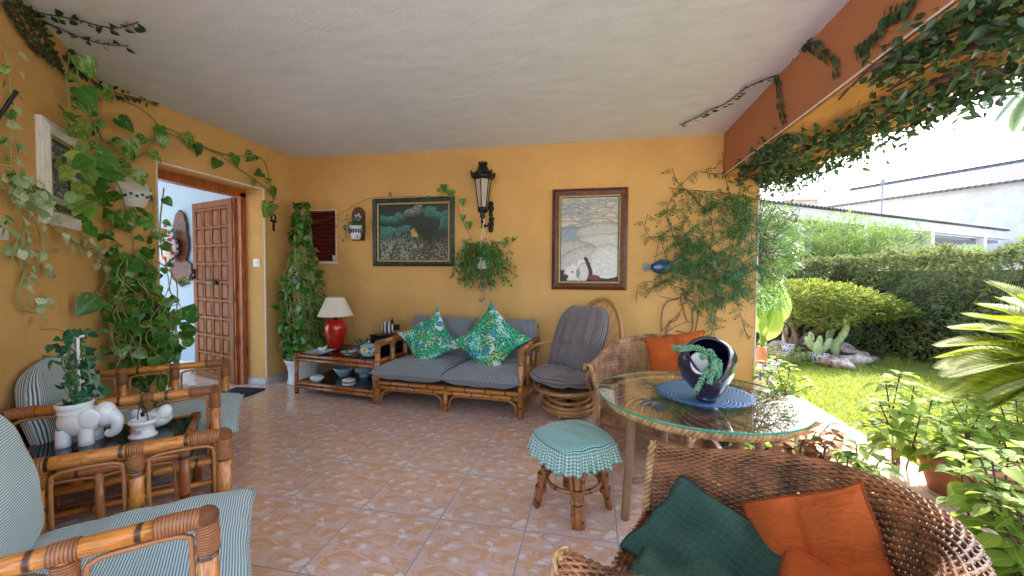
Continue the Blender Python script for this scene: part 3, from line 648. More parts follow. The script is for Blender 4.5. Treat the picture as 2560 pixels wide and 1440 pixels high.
def bamboo_seat(name, label, cat, loc, rz, W, Dp, nseat, fab, group=None, arch=True, ctop=.80, dome=True, seatD=None, seed=0, over=.05, fab_back=None, poles='rattan', bfw=0, bth=.17):
    t = thing(name, label, cat, loc, rz, group); hw_ = W/2; y0, y1 = 0.0, Dp
    for s in (-1, 1):
        x = s*hw_
        m = MB(); m.tube([(x, y0-.0, AH), (x, y1, AH)], PR*1.05, 14); m.build('armrest', poles, t)
        for y in (y0, y1):
            m = MB(); m.tube([(x, y, .0), (x, y, AH)], PR*1.1, 14); m.build('leg', poles, t)
        for f in (.36, .70):
            m = MB(); m.tube([(x, y0+Dp*f, .19), (x, y0+Dp*f, AH)], PR, 12); m.build('spindle', poles, t)
        m = MB(); m.tube([(x, y0, .19), (x, y1, .19)], PR, 12); m.tube([(x, y0, .07), (x, y1, .07)], PR*.7, 10); m.build('side_rail', poles, t)
        for y, dd in ((y0, 1), (y1, -1)): m = MB(); elbow(m, (x, y, AH), (0, dd, 0), (0, 0, -1)); m.build('cane_binding', 'bind', t)
        for f in (.36, .70): m = MB(); m.tube([(x, y0+Dp*f, AH-.085), (x, y0+Dp*f, AH-.02)], .027, 12); m.tube([(x, y0+Dp*f-.026, AH), (x, y0+Dp*f+.026, AH)], .0275, 12); m.build('cane_binding', 'bind', t)
        for y in (y0, y1):
            for z_, l_ in ((.19, .07), (.03, .04)): m = MB(); binding_at(m, (x, y, z_), (0, 0, 1), l_, .029); m.build('cane_binding', 'bind', t)
        for a_, b_ in ((0, .36), (.36, .70), (.70, 1)):
            m = MB()
            ya, yb = y0+Dp*a_+.035, y0+Dp*b_-.035; z0, z1 = .225, AH-.035; q = .035
            m.tube([(x, ya, z0), (x, ya, z1-q*1.4), (x, ya+q*.3, z1-q*.3), (x, ya+q*1.4, z1), (x, yb-q*1.4, z1), (x, yb-q*.3, z1-q*.3), (x, yb, z1-q*1.4), (x, yb, z0)], .0075, 6, 3); m.build('bent_cane', 'cane', t)
    m = MB()
    for y in (y0, y1):
        m.tube([(-hw_, y, .215), (hw_, y, .215)], PR*.95, 12); m.tube([(-hw_, y, .173), (hw_, y, .173)], PR*.85, 12)
    m.tube([(-hw_, y1, .5), (hw_, y1, .5)], PR*.9, 12); m.tube([(-hw_, y1+.06, .72), (hw_, y1+.06, .72)], PR*.9, 12) if nseat > 1 else None
    m.build('rail_frame', poles, t)
    if nseat > 1:
        m = MB(); m.tube([(0, y0, 0), (0, y0, .2)], PR, 12); m.build('leg', poles, t)
        m = MB(); m.tube([(0, y1, 0), (0, y1, .74)], PR, 12); m.build('leg', poles, t)
    xs = [-hw_+W*i/nseat for i in range(nseat+1)]
    for a_, b_ in zip(xs[:-1], xs[1:]):
        m = MB(); m.tube([(a_+.04, y0, .02), (a_+.045, y0, .10), (a_+.09, y0, .142), (a_+.16, y0, .15), (b_-.16, y0, .15), (b_-.09, y0, .142), (b_-.045, y0, .10), (b_-.04, y0, .02)], .010, 8, 4); m.build('arch_brace', 'cane', t)
    m = MB(); m.box((0, Dp/2, .215), (W-.06, Dp-.05, .016)); m.build('seat_base', 'plank', t, flat=True)
    sw_ = (W+ (.0 if nseat > 1 else -.02))/nseat
    for k in range(nseat):
        cx = -hw_+sw_*(k+.5)+(.01 if nseat == 1 else 0)
        m = MB(); pillow(m, sw_+.02, Dp+.02+over, .19, place((cx, y0+Dp/2-.03-over/2, .325), R(-2), 0, R(random.uniform(-1, 1))), 30, .03, 3.2, .0045, seed+k)
        m.build('seat_cushion', fab, t)
        bt = W/nseat*(1.0 if nseat > 1 else 1.0); H_ = ctop-.36
        def outl(x, y, bw_=bt, hh=H_):
            Y = (y+1)/2
            if dome: hwid = bw_/2*(1-.0*Y)*(1 if Y < .35 else math.sqrt(max(0, 1-((Y-.35)/.66)**2.6))**.9)
            else: hwid = bw_/2*(1-.12*max(0, Y-.75)**2*8)
            hwid = max(hwid, .02)
            return x*hwid, (Y-.5)*hh
        m = MB(); pillow(m, bt, H_, bth, place((cx, y1-.08-bfw, .36+H_/2), R(78), 0, 0), 28, 0, 3.0, .004, seed+9+k, outline=outl); m.build('back_cushion', fab_back or fab, t)
    return t
hd = math.atan2(.72, -.69)     # local -y looks across the porch
hd = PI - math.asin(.72)
bamboo_seat('bamboo_armchair', 'bamboo armchair nearest the camera, at the lower left, with a long striped seat cushion', 'armchair', (-1.265, 1.13, 0), hd, .66, .76, 1, 'stripe_green', 'matching bamboo armchairs', seed=3, ctop=.92, over=.06, bfw=.09, bth=.20)
bamboo_seat('bamboo_armchair', 'bamboo armchair between the low glass table and the big climbing plant by the door', 'armchair', (-2.40, 2.175, 0), hd, .82, .80, 1, 'stripe_green', 'matching bamboo armchairs', seed=5, ctop=.80, over=.07, fab_back='stripe')
srz = math.atan2(-.09, 1.43)
bamboo_seat('bamboo_sofa', 'two seat bamboo sofa with grey striped cushions against the orange wall', 'sofa', (-1.315, 3.455, 0), srz, 1.43, .74, 2, 'stripe_sofa', seed=11, dome=False, ctop=.80, over=.10)

def bamboo_table(name, label, loc, rz, W, Dp, H, shelf, poles='rattan_dark', leg=False):
    t = thing(name, label, 'side table', loc, rz); pr = .020
    for x in (-W/2, W/2):
        for y in (0, Dp):
            m = MB(); m.tube([(x, y, 0), (x, y, H)], pr*1.1, 12); m.build('leg', poles, t)
    m = MB()
    for z in [H-.02, H-.062]+([.115, .075] if shelf else []):
        r = pr*.95
        for y in (0, Dp): m.tube([(-W/2, y, z), (W/2, y, z)], r, 12)
        for x in (-W/2, W/2): m.tube([(x, 0, z), (x, Dp, z)], r, 12)
    m.build('rail', poles, t)
    for x in (-W/2, W/2):
        for y in (0, Dp):
            for z in [H-.035]+([.095] if shelf else []): m = MB(); binding_at(m, (x, y, z), (0, 0, 1), .075, .0255); m.build('cane_binding', 'bind', t)
    if not shelf:
        for x in (-W/2, W/2):
            m = MB()
            for i in range(2):
                ya, yb = Dp*(.06+.45*i), Dp*(.49+.45*i); z0, z1, q = .05, H-.09, .04
                m.tube([(x, ya, z0), (x, ya, z1-q), (x, ya+q, z1), (x, yb-q, z1), (x, yb, z1-q), (x, yb, z0), ], .008, 6, 3)
            m.tube([(x, 0, .05), (x, Dp, .05)], .012, 8); m.tube([(x, Dp/2, .05), (x, Dp/2, H-.06)], .016, 10); m.build('bent_cane', 'cane', t)
    m = MB(); m.box((0, Dp/2, H-.012), (W-.03, Dp-.03, .010)); m.build('glass_top', 'black_glass', t, flat=True)
    if shelf: m = MB(); m.box((0, Dp/2, .118), (W-.03, Dp-.03, .010)); m.build('shelf', 'black_glass', t, flat=True)
    return t
bamboo_table('bamboo_side_table', 'two tier dark bamboo side table with black glass, left of the sofa', (-2.555, 3.57, 0), math.atan2(-.13, .98), .99, .62, .425, True)
# low table between the armchairs
tv = Vector((-.69, .72, 0)); tu = Vector((.72, .69, 0))
lt = bamboo_table('bamboo_low_table', 'low bamboo table with black glass between the two armchairs, under the elephant planter', (-2.075+.03, 1.80+.0, 0), hd, .46, .60, .44, False)
lt.location = (-2.12, 1.74, 0)
TZ = .433

# ================================================================ leaf print pillows
def print_canvas(seed):
    rg = random.Random(seed); cv = Canvas(150, 150, (.66, .68, .62)); 
    for i in range(56):
        k = rg.random(); cx, cy, an = ((i*.618+.1*rg.random()) % 1)*1.05, ((i*.381*1.7+.1*rg.random()) % 1), rg.random()*6.28
        if k < .36: cv.leaf(cx, cy, an, .36, .24, (.01, .17+rg.random()*.12, .09), 20, (.10, .52, .34), 20)
        elif k < .62: cv.leaf(cx, cy, an, .28, .20, (.03+rg.random()*.05, .24, .03), 20, (.60, .72, .45))
        elif k < .82: cv.leaf(cx, cy, an, .20, .14, (.01, .14+rg.random()*.08, .30), 18, (.15, .60, .60))
        else: cv.leaf(cx, cy, an, .30, .18, (.02, .42, .28), 20, (.66, .78, .62), 16)
    return cv
def print_pillow(label, loc, rx, ry, rz, sz, seed, w2=None):
    N_ = 149; cv = print_canvas(seed); m = MB()
    def outl(x, y):
        k = 1-.17*(1-y*y); k2 = 1-.17*(1-x*x); return x*sz/2*k, y*(w2 or sz)/2*k2
    b0 = 0; rg = random.Random(seed); ph = rg.random()*6
    def fn(sgn):
        def f(u, v):
            x, y = u*2-1, v*2-1; th = max(0, (1-abs(x)**2.2)*(1-abs(y)**2.2))**.55; X, Y = outl(x, y)
            return (X, Y, sgn*.085*th+.008*math.sin(9*x+4*y*y+ph)*th+.010*math.sin(6*y-5*x+ph)+.03*(x*x*y))
        return f
    m.grid(fn(1), N_, N_); k = len(m.f); m.grid(fn(-1), N_, N_)
    for i in range(k, len(m.f)): m.f[i] = m.f[i][::-1]; m.uv[i] = m.uv[i][::-1]
    c = np.concatenate([cv.a.reshape(-1, 3), np.ones((150*150, 1))], 1); m.col = np.concatenate([c, c]); mt = place(loc, rx, ry, 0); mt = Matrix.Translation(loc) @ (rmat(z=rz) @ rmat(x=rx) @ rmat(z=ry)).to_4x4()
    m.v = [mt @ v for v in m.v]; o = m.build('throw_pillow', 'print'); return tag(o, label, 'pillow', 'leaf print throw pillows')
print_pillow('green and blue leaf print pillow on the left half of the sofa', (-1.62, 3.79, .60), R(66), R(36), srz+R(6), .50, 4)
print_pillow('larger green and blue leaf print pillow on the right half of the sofa', (-.95, 3.70, .635), R(66), R(52), srz-R(4), .57, 9)
# ================================================================ wicker tub chairs
def wicker_chair(label, loc, rz, mat, rows=40, per=.030, seed=0, z0=.15, rim='wicker_rim', arm=.355, dep=.37, hb=.12, fat=.50):
    t = thing('wicker_armchair', label, 'armchair', loc, rz, 'pair of wicker tub chairs round the glass table')
    Ls = dep+.02; La = PI*arm; Lt = 2*Ls+La
    def plan(s):
        d = s*Lt
        if d < Ls: return Vector((-arm, -dep+d, 0)), Vector((-1, 0, 0))
        if d < Ls+La: a = PI-(d-Ls)/arm; return Vector((math.cos(a)*arm, .02+math.sin(a)*arm, 0)), Vector((math.cos(a), math.sin(a), 0))
        return Vector((arm, .02-(d-Ls-La), 0)), Vector((1, 0, 0))
    def rimh(s): return .60+hb*math.sin(PI*min(max((s-.06)/.88, 0), 1))**1.2
    def S(s, v):
        p, n = plan(s); h = rimh(s)
        if v <= .9:
            q = v/.9; z = z0+(h-.03-z0)*q; off = .075*max(0, q-.35)**1.4*1.6
        else:
            a = (v-.9)/.1*PI*1.25; z = h-.03+.028*math.sin(a); off = .075*.65**1.4*1.6+.028*(1-math.cos(a))
        return p+n*off+Vector((0, 0, z)), n
    ns = int(Lt/per); ns += ns % 2; m = MB()
    def rowv(i): return .9*i/(rows-1)*1.0 if i < rows else 1.0
    nrr = 15
    vs = [.9*i/(rows-1) for i in range(rows)]+[.9+.1*(i+1)/nrr for i in range(nrr)]
    rr = (.45/rows)*fat
    for i, v in enumerate(vs):
        P = []
        for k in range(ns*2+1):
            s = k/(ns*2); p, n = S(s, v); ph = math.sin(PI*(k/2+.0)+PI*i) if k % 2 == 0 else 0
            ph = (1 if (k//2+i) % 2 == 0 else -1) if k % 2 == 0 else 0
            P.append(p+n*(ph*.0062)+Vector((0, 0, ph*0)))
        m.tube(P, rr*1.05, 5, v0=0, cap=False)
    m.build('weave', mat, t)
    m = MB()
    for k in range(ns+1):
        s = k/ns; m.tube([S(s, v)[0] for v in np.linspace(0, 1, 16)], .0034, 5, cap=False)
    m.build('stake', mat, t)
    # braided front edges
    for s_ in (0, 1):
        m = MB()
        pts = [S(s_, v)[0] for v in np.linspace(0, 1, 26)]
        for q in range(3):
            P = []
            for k, p in enumerate(cat_path(pts, 3)):
                a = k*.75+q*2.094; P.append(p+Vector((math.cos(a)*.010, -.008+math.sin(a)*.010, 0)))
            m.tube(P, .0075, 6)
        m.build('braided_edge', rim, t)
    
    # legs wrapped in cane, seat weave, front apron
    for x, y in ((-arm+.01, -dep+.02), (arm-.01, -dep+.02), (-arm*.75, arm*.72), (arm*.75, arm*.72)):
        m = MB(); m.tube([(x, y, 0), (x, y, .34)], .020, 12); m.build('leg', 'wrap', t)
    m = MB(); m.tube([(-arm, -dep, .16), (arm, -dep, .16)], .014, 10); m.tube([S(k/40, 0)[0] for k in range(41)], .014, 10); m.build('base_rail', 'wrap', t)
    m = MB(); nr = 18
    for i in range(nr):
        z = .165+.2*i/(nr-1)
        m.tube([(-arm+2*arm*k/48, -dep-.002+((1 if (k//1+i) % 2 == 0 else -1)*.005), z) for k in range(49)], .0052, 5, v0=0, cap=False)
    for k in range(25): m.tube([(-arm+2*arm*k/24, -dep, .165), (-arm+2*arm*k/24, -dep, .365)], .0034, 5, cap=False)
    m.build('apron', mat, t)
    m = MB()
    for i in range(44):
        y = -dep+.017*i; hw_ = arm if y < .02 else math.sqrt(max(.0005, arm*arm-(y-.02)**2))
        if hw_ < .04: continue
        m.tube([(-hw_+2*hw_*k/40, y, .355+.004*(1 if (k+i) % 2 else -1)) for k in range(41)], .0085, 5, v0=0, cap=False)
    m.build('seat', mat, t); return t
wc1 = wicker_chair('wicker tub chair by the back wall behind the glass table, with one orange cushion', (.50, 3.19, 0), R(-25), 'wicker', 40, .034, arm=.315, dep=.35, hb=.17)
wc2 = wicker_chair('dark wicker tub chair in the foreground at the lower right, holding green and orange cushions', (.405, 1.175, 0), R(-114), 'wicker2', 58, .020, hb=.125, arm=.30, dep=.33, fat=.60)
def cushion(label, loc, rx, ry, rz, w_, d_, t_, mat, seed=1, name='cushion', group=None, wr=.008, quilt=False):
    m = MB(); mt = Matrix.Translation(loc) @ (rmat(z=rz) @ rmat(x=rx) @ rmat(z=ry)).to_4x4()
    ex = (lambda x, y, s: -s*.02*(math.exp(-(x/.07)**2)+math.exp(-(y/.07)**2))) if quilt else None
    pillow(m, w_, d_, t_, mt, 34, .07, 2.6, wr, seed, extra=ex); return tag(m.build(name, mat), label, 'cushion', group)
cushion('square orange cushion leaning in the back of the far wicker chair', (.68, 3.33, .60), R(66), R(14), R(-20), .46, .44, .12, 'orange_cloth', 2, quilt=True)
cushion('pale green seat cushion lying flat on the far wicker chair', (.48, 3.12, .395), 0, 0, R(-25), .62, .62, .09, 'stripe_green', 8)
cushion('dark green checked cushion standing against the far arm of the near wicker chair', (.37, 1.27, .435), R(30), R(-14), R(-34), .44, .34, .08, 'green_cloth', 5, wr=.012)
cushion('dark green checked cushion lying flat on the seat of the near wicker chair', (.37, 1.08, .405), R(-3), 0, R(-24), .58, .50, .08, 'green_cloth', 6, wr=.012)
cushion('big orange cushion propped upright in the back of the near wicker chair', (.61, 1.19, .49), R(62), R(38), R(-62), .36, .38, .12, 'orange_cloth', 7, quilt=True)
cushion('crumpled orange cushion lying at the right edge of the near wicker chair seat', (.60, .98, .47), R(18), R(10), R(-50), .38, .34, .12, 'orange_cloth', 12, wr=.014)

# ================================================================ glass dining table
TC = Vector((.560, 2.20, 0)); TH = .645
t = thing('glass_table', 'round wicker dining table with a green edged glass top, between the two wicker chairs', 'table', TC+Vector((-.012, .012, 0))); t.scale = (.955, .955, 1)
m = MB(); m.lathe([(.001, TH+.005), (.525, TH+.005)], 72, cap0=False)
g = m.build('glass_top', 'glass', t)
m = MB(); m.lathe([(.525, TH-.005), (.5275, TH), (.525, TH+.005)], 96, cap0=False); m.build('glass_edge', 'glass_edge', g)
m = MB(); m.lathe([(.001, TH-.035), (.15, TH-.030), (.30, TH-.030), (.455, TH-.028)], 96, cap0=False)
m.build('woven_top', 'table_weave', t)
m = MB()
for i in range(44):
    a = 2*PI*i/44; m.tube([(math.cos(a+.5*u)*(.24+.22*u), math.sin(a+.5*u)*(.24+.22*u), TH-.030+.012*math.sin(PI*u)) for u in np.linspace(0, 1, 7)], .0085, 6)
m.build('ribs', 'wicker', t)
m = MB()
for q in range(3):
    P = []
    for k in range(420): a = 2*PI*k/420; b_ = k*2*PI*44/420+q*2.094; rr = .47+.013*math.cos(b_); P.append((math.cos(a)*rr, math.sin(a)*rr, TH-.033+.013*math.sin(b_)))
    m.tube(P, .011, 6, closed=True, v0=0)
m.build('braided_rim', 'wicker_rim', t)
legs = [Vector((-.36, -.10, 0)), Vector((.10, -.36, 0)), Vector((.36, .10, 0)), Vector((-.10, .36, 0))]
for l in legs: m = MB(); m.tube([l*1.05, l+Vector((0, 0, .3)), l*.97+Vector((0, 0, TH-.05))], .0235, 12, 3); m.build('leg', 'wrap', t)
m = MB()
for i in range(2): m.tube([legs[i]+Vector((0, 0, .20)), Vector((0, 0, .22+.01*i)), legs[i+2]+Vector((0, 0, .20))], .016, 10, 4)
m.tube([(math.cos(a)*.2, math.sin(a)*.2, .20) for a in np.linspace(0, 2*PI, 40)[:-1]], .012, 8, closed=True)
m.build('stretcher', 'wrap', t)
m = MB(); m.lathe([(.001, .004), (.14, .004), (.27, .004), (.30, .002), (.30, 0)], 64, sx=.8, sy=.8, mod=lambda a, u: 1+.012*math.sin(26*a)*u)
o = m.build('placemat', 'blue_weave'); o.location = (TC.x+.03, TC.y+.05, TH+.006); tag(o, 'round blue woven mat on the middle of the glass table', 'placemat')

# tilted open bowl vase and succulent pot
bx = on_z(1768, 1008, TH+.012); V0 = Vector((bx.x+.01, bx.y+.05, TH+.012))
t = thing('bowl_vase', 'tilted dark violet egg shaped bowl open at the front, on the blue mat', 'vase', V0)
m = MB(); rr, hh = .185, .42
def egg(off):
    def f(u, v):
        a = u*2*PI; ph = v*PI*.80
        q = math.sin(ph)**.75*(1-.10*math.cos(ph)); zc = -math.cos(ph)
        x, y, z = (rr-off)*q*math.cos(a), (rr-off)*q*math.sin(a), (.20-off)*zc+.20-.03*max(0, -zc)**3
        # pointed heel
        if v < .15: z -= .0
        return (x, y, z)
    return f
m.grid(egg(0), 44, 24); k = len(m.f); m.grid(egg(.012), 44, 24)
for i in range(k, len(m.f)): m.f[i] = m.f[i][::-1]
e0 = [Vector(egg(.006)(i/44, 1)) for i in range(44)]; m.tube(e0, .008, 8, closed=True)
tilt = rmat(x=R(54), z=R(-12)); c0 = Vector((0, 0, .19))
m.v = [tilt @ (Vector(v)-Vector((0, 0, .20))) for v in m.v]
def keel(v):
    k = max(0, min(1, (-v.y*.8-v.z*.55)/.16)); return Vector((v.x*(1-.42*k), v.y-.02*k, v.z-.035*k*k))
m.v = [keel(v)*.74+Vector((0, 0, .168)) for v in m.v]; m.build('bowl', 'navy', t)
m = MB(); m.lathe([(.045, 0), (.05, .02), (.03, .03)], 20); m.build('foot', 'navy', t)
pt = thing('succulent_pot', 'small white pot of trailing pale green succulent, tipped inside the dark bowl', 'potted plant', V0+Vector((-.035, -.060, .165)))
rt_ = rmat(x=R(40), y=R(4)); m = MB(); m.lathe([(.045, -.06), (.056, -.02), (.070, .05), (.064, .048), (.055, .03), (.001, .03)], 28, rot=rt_, mod=None); m.build('pot', 'plastic_white', pt)
P, D, N = [], [], []; stm = MB()
ends = [(1690, 870), (1708, 872), (1775, 950), (1800, 940), (1795, 955), (1785, 915), (1745, 968), (1760, 890)]
for i, (ex, ey) in enumerate(ends):
    tip = on_y(ex, ey, V0.y-.17+.03*random.random()); st = V0+Vector((.005+random.uniform(-.03, .03), -.095+random.uniform(-.02, .02), .205))
    mid = (tip+st)/2+Vector((0, -.01, .035)); path = cat_path([st, mid, tip], 7); stm.tube(path, .004, 5)
    for j, p in enumerate(path):
        dd = (path[min(j+1, len(path)-1)]-path[max(j-1, 0)]).normalized()
        for q in range(5):
            a = q*1.2566+j*.6; s1 = dd.orthogonal().normalized(); s2 = dd.cross(s1); rad = s1*math.cos(a)+s2*math.sin(a); P.append(p); D.append(rad*.7+dd*.8); N.append(dd-rad*.2)
stm.build('stem', 'stem', pt, True); SUCC = ([(0, 0, -.05), (.35, .2, .0), (.35, 0, .16), (.35, -.2, .0), (.8, .13, .05), (.8, 0, .14), (.8, -.13, .05), (1, 0, .1), (.35, 0, -.12), (.8, 0, -.02)], [(0, 2, 1), (0, 3, 2), (1, 2, 5, 4), (2, 3, 6, 5), (4, 5, 7), (5, 6, 7), (0, 1, 8), (0, 8, 3), (1, 4, 9, 8), (8, 9, 6, 3), (4, 7, 9), (9, 7, 6)])
scatter('foliage', [tuple(p) for p in P], [tuple(p) for p in D], [tuple(p) for p in N], .026, 'succ', SUCC, pt, W=.028)

# ================================================================ stool
SC = Vector((-.085, 2.17, 0))
t = thing('bamboo_stool', 'round bamboo stool standing left of the glass table under a green striped cover', 'stool', SC, R(10)); t.scale = (.93, .93, 1)
for k in range(4):
    a = R(-90+90*k); d = Vector((math.cos(a), math.sin(a), 0)); s = Vector((-d.y, d.x, 0))
    lg = MB(); lg.tube([d*.215, d*.17+Vector((0, 0, .2)), d*.15+Vector((0, 0, .37))], .0215, 10, 3)
    for q in (-1, 1): lg.tube([d*.215+s*.026*q+Vector((0, 0, .0)), d*.175+s*.028*q+Vector((0, 0, .17)), d*.155+s*.05*q+Vector((0, 0, .27)), d*.13+s*.12*q+Vector((0, 0, .35))], .011, 8, 3)
    lg.build('leg', 'rattan_dark', t)
    b_ = MB(); binding_at(b_, d*.178+Vector((0, 0, .16)), (0, 0, 1), .05, .034); binding_at(b_, d*.19+Vector((0, 0, .10)), (0, 0, 1), .03, .035); b_.build('cane_binding', 'bind', t)
m = MB(); m.tube([(math.cos(a)*.155, math.sin(a)*.155, .155) for a in np.linspace(0, 2*PI, 40)[:-1]], .013, 8, closed=True); m.build('ring', 'rattan_dark', t); m = MB(); m.tube([(math.cos(a)*.16, math.sin(a)*.16, .37) for a in np.linspace(0, 2*PI, 40)[:-1]], .016, 8, closed=True); m.build('seat_ring', 'rattan_dark', t)
st = thing('stool_cover', 'green striped stool cushion cover with a gingham frill, tied on the bamboo stool', 'cushion cover', SC+Vector((0, 0, .37)), R(38)); st.scale = (.86, .86, .95)
m = MB()
def top(u, v):
    x, y = u*2-1, v*2-1; th = max(0, (1-abs(x)**2.4)*(1-abs(y)**2.4))**.5; k = 1-.13*y*y*abs(x)**2; sx_ = x*math.sqrt(1-y*y*.26)*.218; sy_ = y*math.sqrt(1-x*x*.26)*.218
    return (sx_, sy_, .018+.058*th+.003*math.sin(x*9+y*4))
m.grid(top, 40, 40, uvs=(.44, .44)); m.build('cushion_top', 'stool_top', st)
m = MB()
def frill(u, v):
    a = u*2*PI; x, y = math.cos(a), math.sin(a); q = max(abs(x), abs(y)); x, y = x/q, y/q
    X = x*math.sqrt(1-y*y*.26)*.218; Y = y*math.sqrt(1-x*x*.26)*.218; r_ = math.hypot(X, Y); rf = r_+(.004+.030*v)*(1+.0)+.016*v*math.sin(a*26+2*math.sin(a*3)); z = .020-.098*v+.010*v*math.sin(a*13+1)-.018*v*(r_-.2)*9
    return (X/r_*rf, Y/r_*rf, z)
m.grid(frill, 260, 8, uvs=(1.9, .13)); m.build('frill', 'gingham', st)
m = MB()
for a, l_ in ((R(200), .17), (R(212), .12), (R(75), .10)):
    x, y = math.cos(a)*.19, math.sin(a)*.19
    m.grid(lambda u, v: (x*(1+.05*v)+.018*(u-.5)-.01*math.sin(v*5), y*(1+.05*v)+.016*(u-.5), .0-l_*v), 2, 8, uvs=(.03, l_))
m.build('tie', 'gingham', st)

# ================================================================ swivel cane chair
t = thing('swivel_cane_chair', 'bent cane swivel chair with dark checked cushions and a tall hooped back', 'armchair', (-.20, 3.66, 0), R(-38))
m = MB()
for z, r_ in ((.04, .20), (.075, .235), (.115, .225), (.15, .19)): m.tube([(math.cos(a)*r_, math.sin(a)*r_, z+(.012 if z > .1 else 0)*math.sin(a*2)) for a in np.linspace(0, 2*PI, 44)[:-1]], .018, 10, closed=True)
for k in range(4): a = k*PI/2+.4; m.tube([(math.cos(a)*.22, math.sin(a)*.22, .02), (math.cos(a)*.2, math.sin(a)*.2, .1), (0, 0, .16)], .014, 8, 3)
m.build('base', 'blond', t); m = MB(); m.lathe([(.06, .0), (.06, .05), (.035, .06), (.035, .2), (.1, .22)], 20); m.build('pivot', 'iron', t)
m = MB(); m.tube([(math.cos(a)*.30, math.sin(a)*.30, .265+.02*math.sin(a)) for a in np.linspace(0, 2*PI, 50)[:-1]], .019, 10, closed=True)
m.tube([(math.cos(a)*.25, math.sin(a)*.25, .225) for a in np.linspace(0, 2*PI, 50)[:-1]], .016, 10, closed=True); m.lathe([(.02, .235), (.27, .262)], 40); m.build('seat_frame', 'blond', t)
def hoop(s, a):  # s scale
    return Vector((.02+math.cos(a)*.335*s, .27+.22*max(0, math.sin(a)), .42+.62*max(-.4, math.sin(a))*s))
m = MB()
for s in (1, .955): m.tube([(.20*s, .16, .27)]+[tuple(hoop(s, a)) for a in np.linspace(-.25, PI+.25, 30)]+[(-.20*s, .16, .27)], .0165 if s == 1 else .011, 10, 2)
m.build('back_hoop', 'blond', t)
m = MB()
for k in range(9):
    x = -.26+.52*k/8; a = math.acos(max(-1, min(1, x/.31))); h = hoop(.97, a); m.tube([(x*.55, .24, .30), (x*.8, .30, .6), tuple(h)], .006, 6, 3)
m.build('back_spindle', 'blond', t)
for s in (-1, 1):
    m = MB(); m.tube([(s*.26, .30, .60), (s*.33, .14, .60), (s*.39, -.03, .58), (s*.40, -.16, .52), (s*.375, -.20, .43), (s*.33, -.12, .34), (s*.28, -.02, .285)], .016, 10, 5); m.build('armrest', 'blond', t)
m = MB()
def oseat(x, y): a = math.atan2(y, x); q = max(abs(x), abs(y)); return math.cos(a)*q*.33, math.sin(a)*q*.32
pillow(m, .6, .6, .15, place((0, -.04, .345), R(-4)), 34, 0, 2.6, .005, 3, outline=oseat, extra=lambda x, y, s: .012*math.cos(math.atan2(y, x)*6)*s); m.build('seat_cushion', 'check', t)
m = MB()
def oback(x, y): Y = (y+1)/2; w_ = .25+.055*math.sin(PI*min(1, Y*.75+.1)); w_ *= (1 if Y < .72 else math.sqrt(max(.02, 1-((Y-.72)/.36)**2.4))); return x*w_, (Y-.5)*.66
def exb(x, y, s): return s*(.022*abs(math.sin((x+1)*PI*2.5))-.01)-.05*x*x*0-.025*math.exp(-((y+.25)/.12)**2)*s
pillow(m, .6, .7, .13, place((-.035, .18, .665), R(66)), 50, 0, 3.2, .003, 6, outline=oback, extra=exb); m.build('back_cushion', 'check', t)

# ================================================================ wall things
def frame(name, label, cat, P4, wd, mats, th=.035, inner=None, iw=.02, imat='gold'):
    """P4: bl, br, tr, tl on the wall, outward normal from order"""
    bl, br, tr, tl = [Vector(p) for p in P4]; ux = (br-bl); vy = (tl-bl); n = ux.cross(vy).normalized(); 
    t = thing(name, label, cat, bl)
    def ring(w0, w1, t0, mat, nm):
        m = MB(); U, Vv = ux.normalized(), vy.normalized(); W_, H_ = ux.length, vy.length
        def c(k, w_): q = [(w_, w_), (W_-w_, w_), (W_-w_, H_-w_), (w_, H_-w_)][k]; return bl+U*q[0]+Vv*q[1]
        for k in range(4):
            j = (k+1) % 4; a, b_, c2, d = c(k, w0), c(j, w0), c(j, w1), c(k, w1); e = n*t0; hi = n*(t0*.25)
            b0 = len(m.v); m.v += [a, b_, c2, d, a+e*.8, b_+e*.8, c2+e, d+e, (a+d)/2+e+hi, (b_+c2)/2+e+hi]
            for f in ((0, 1, 5, 4), (4, 5, 9, 8), (8, 9, 6, 7), (2, 3, 7, 6)): m.face([b0+i for i in f], [(0, 0)]*4)
        return m.build(nm, mat, t, True, flat=True)
    ring(0, wd, th, mats, 'frame'); 
    if inner: ring(wd, wd+iw, th*.6, imat, 'inner_frame'); ring(wd+iw, wd+iw+.007, th*.45, 'black_wood', 'fillet')
    w2 = wd+(iw+.007 if inner else 0); U, Vv = ux.normalized(), vy.normalized(); o = bl+U*w2+Vv*w2+n*(th*.3)
    return t, o, U*(ux.length-2*w2), Vv*(vy.length-2*w2)
y_ = YW-.002
a, b_, c_, d = [on_y(x, y, y_) for x, y in ((934, 664), (1136, 667), (1138, 494), (936, 497))]
x0, x1, z0, z1 = (a.x+d.x)/2, (b_.x+c_.x)/2, (a.z+b_.z)/2, (c_.z+d.z)/2
t, o, ux, vy = frame('framed_painting', 'green framed dark painting of mossy rocks and a stream, above the sofa', 'painting', [(x0, y_, z0), (x1, y_, z0), (x1, y_, z1), (x0, y_, z1)], .048, 'green_wood', .04, True, .024)
cv = Canvas(190, 140, (.03, .05, .04)); n1, n2, n3 = cv.ns(30, 26, 1), cv.ns(70, 60, 2), cv.ns(9, 7, 3); n4 = cv.ns(110, 70, 8)
wu = (cv.ns(7, 6, 21)-.5)*.16+(n1-.5)*.05; wv2 = (cv.ns(8, 7, 22)-.5)*.14; cv.U = cv.U+wu; cv.V = cv.V+wv2
rk = [(.12, .24, .11, .09), (.33, .22, .11, .10), (.55, .12, .14, .10), (.83, .20, .15, .13), (.97, .35, .12, .12), (.18, .50, .20, .13), (.38, .47, .12, .09)]
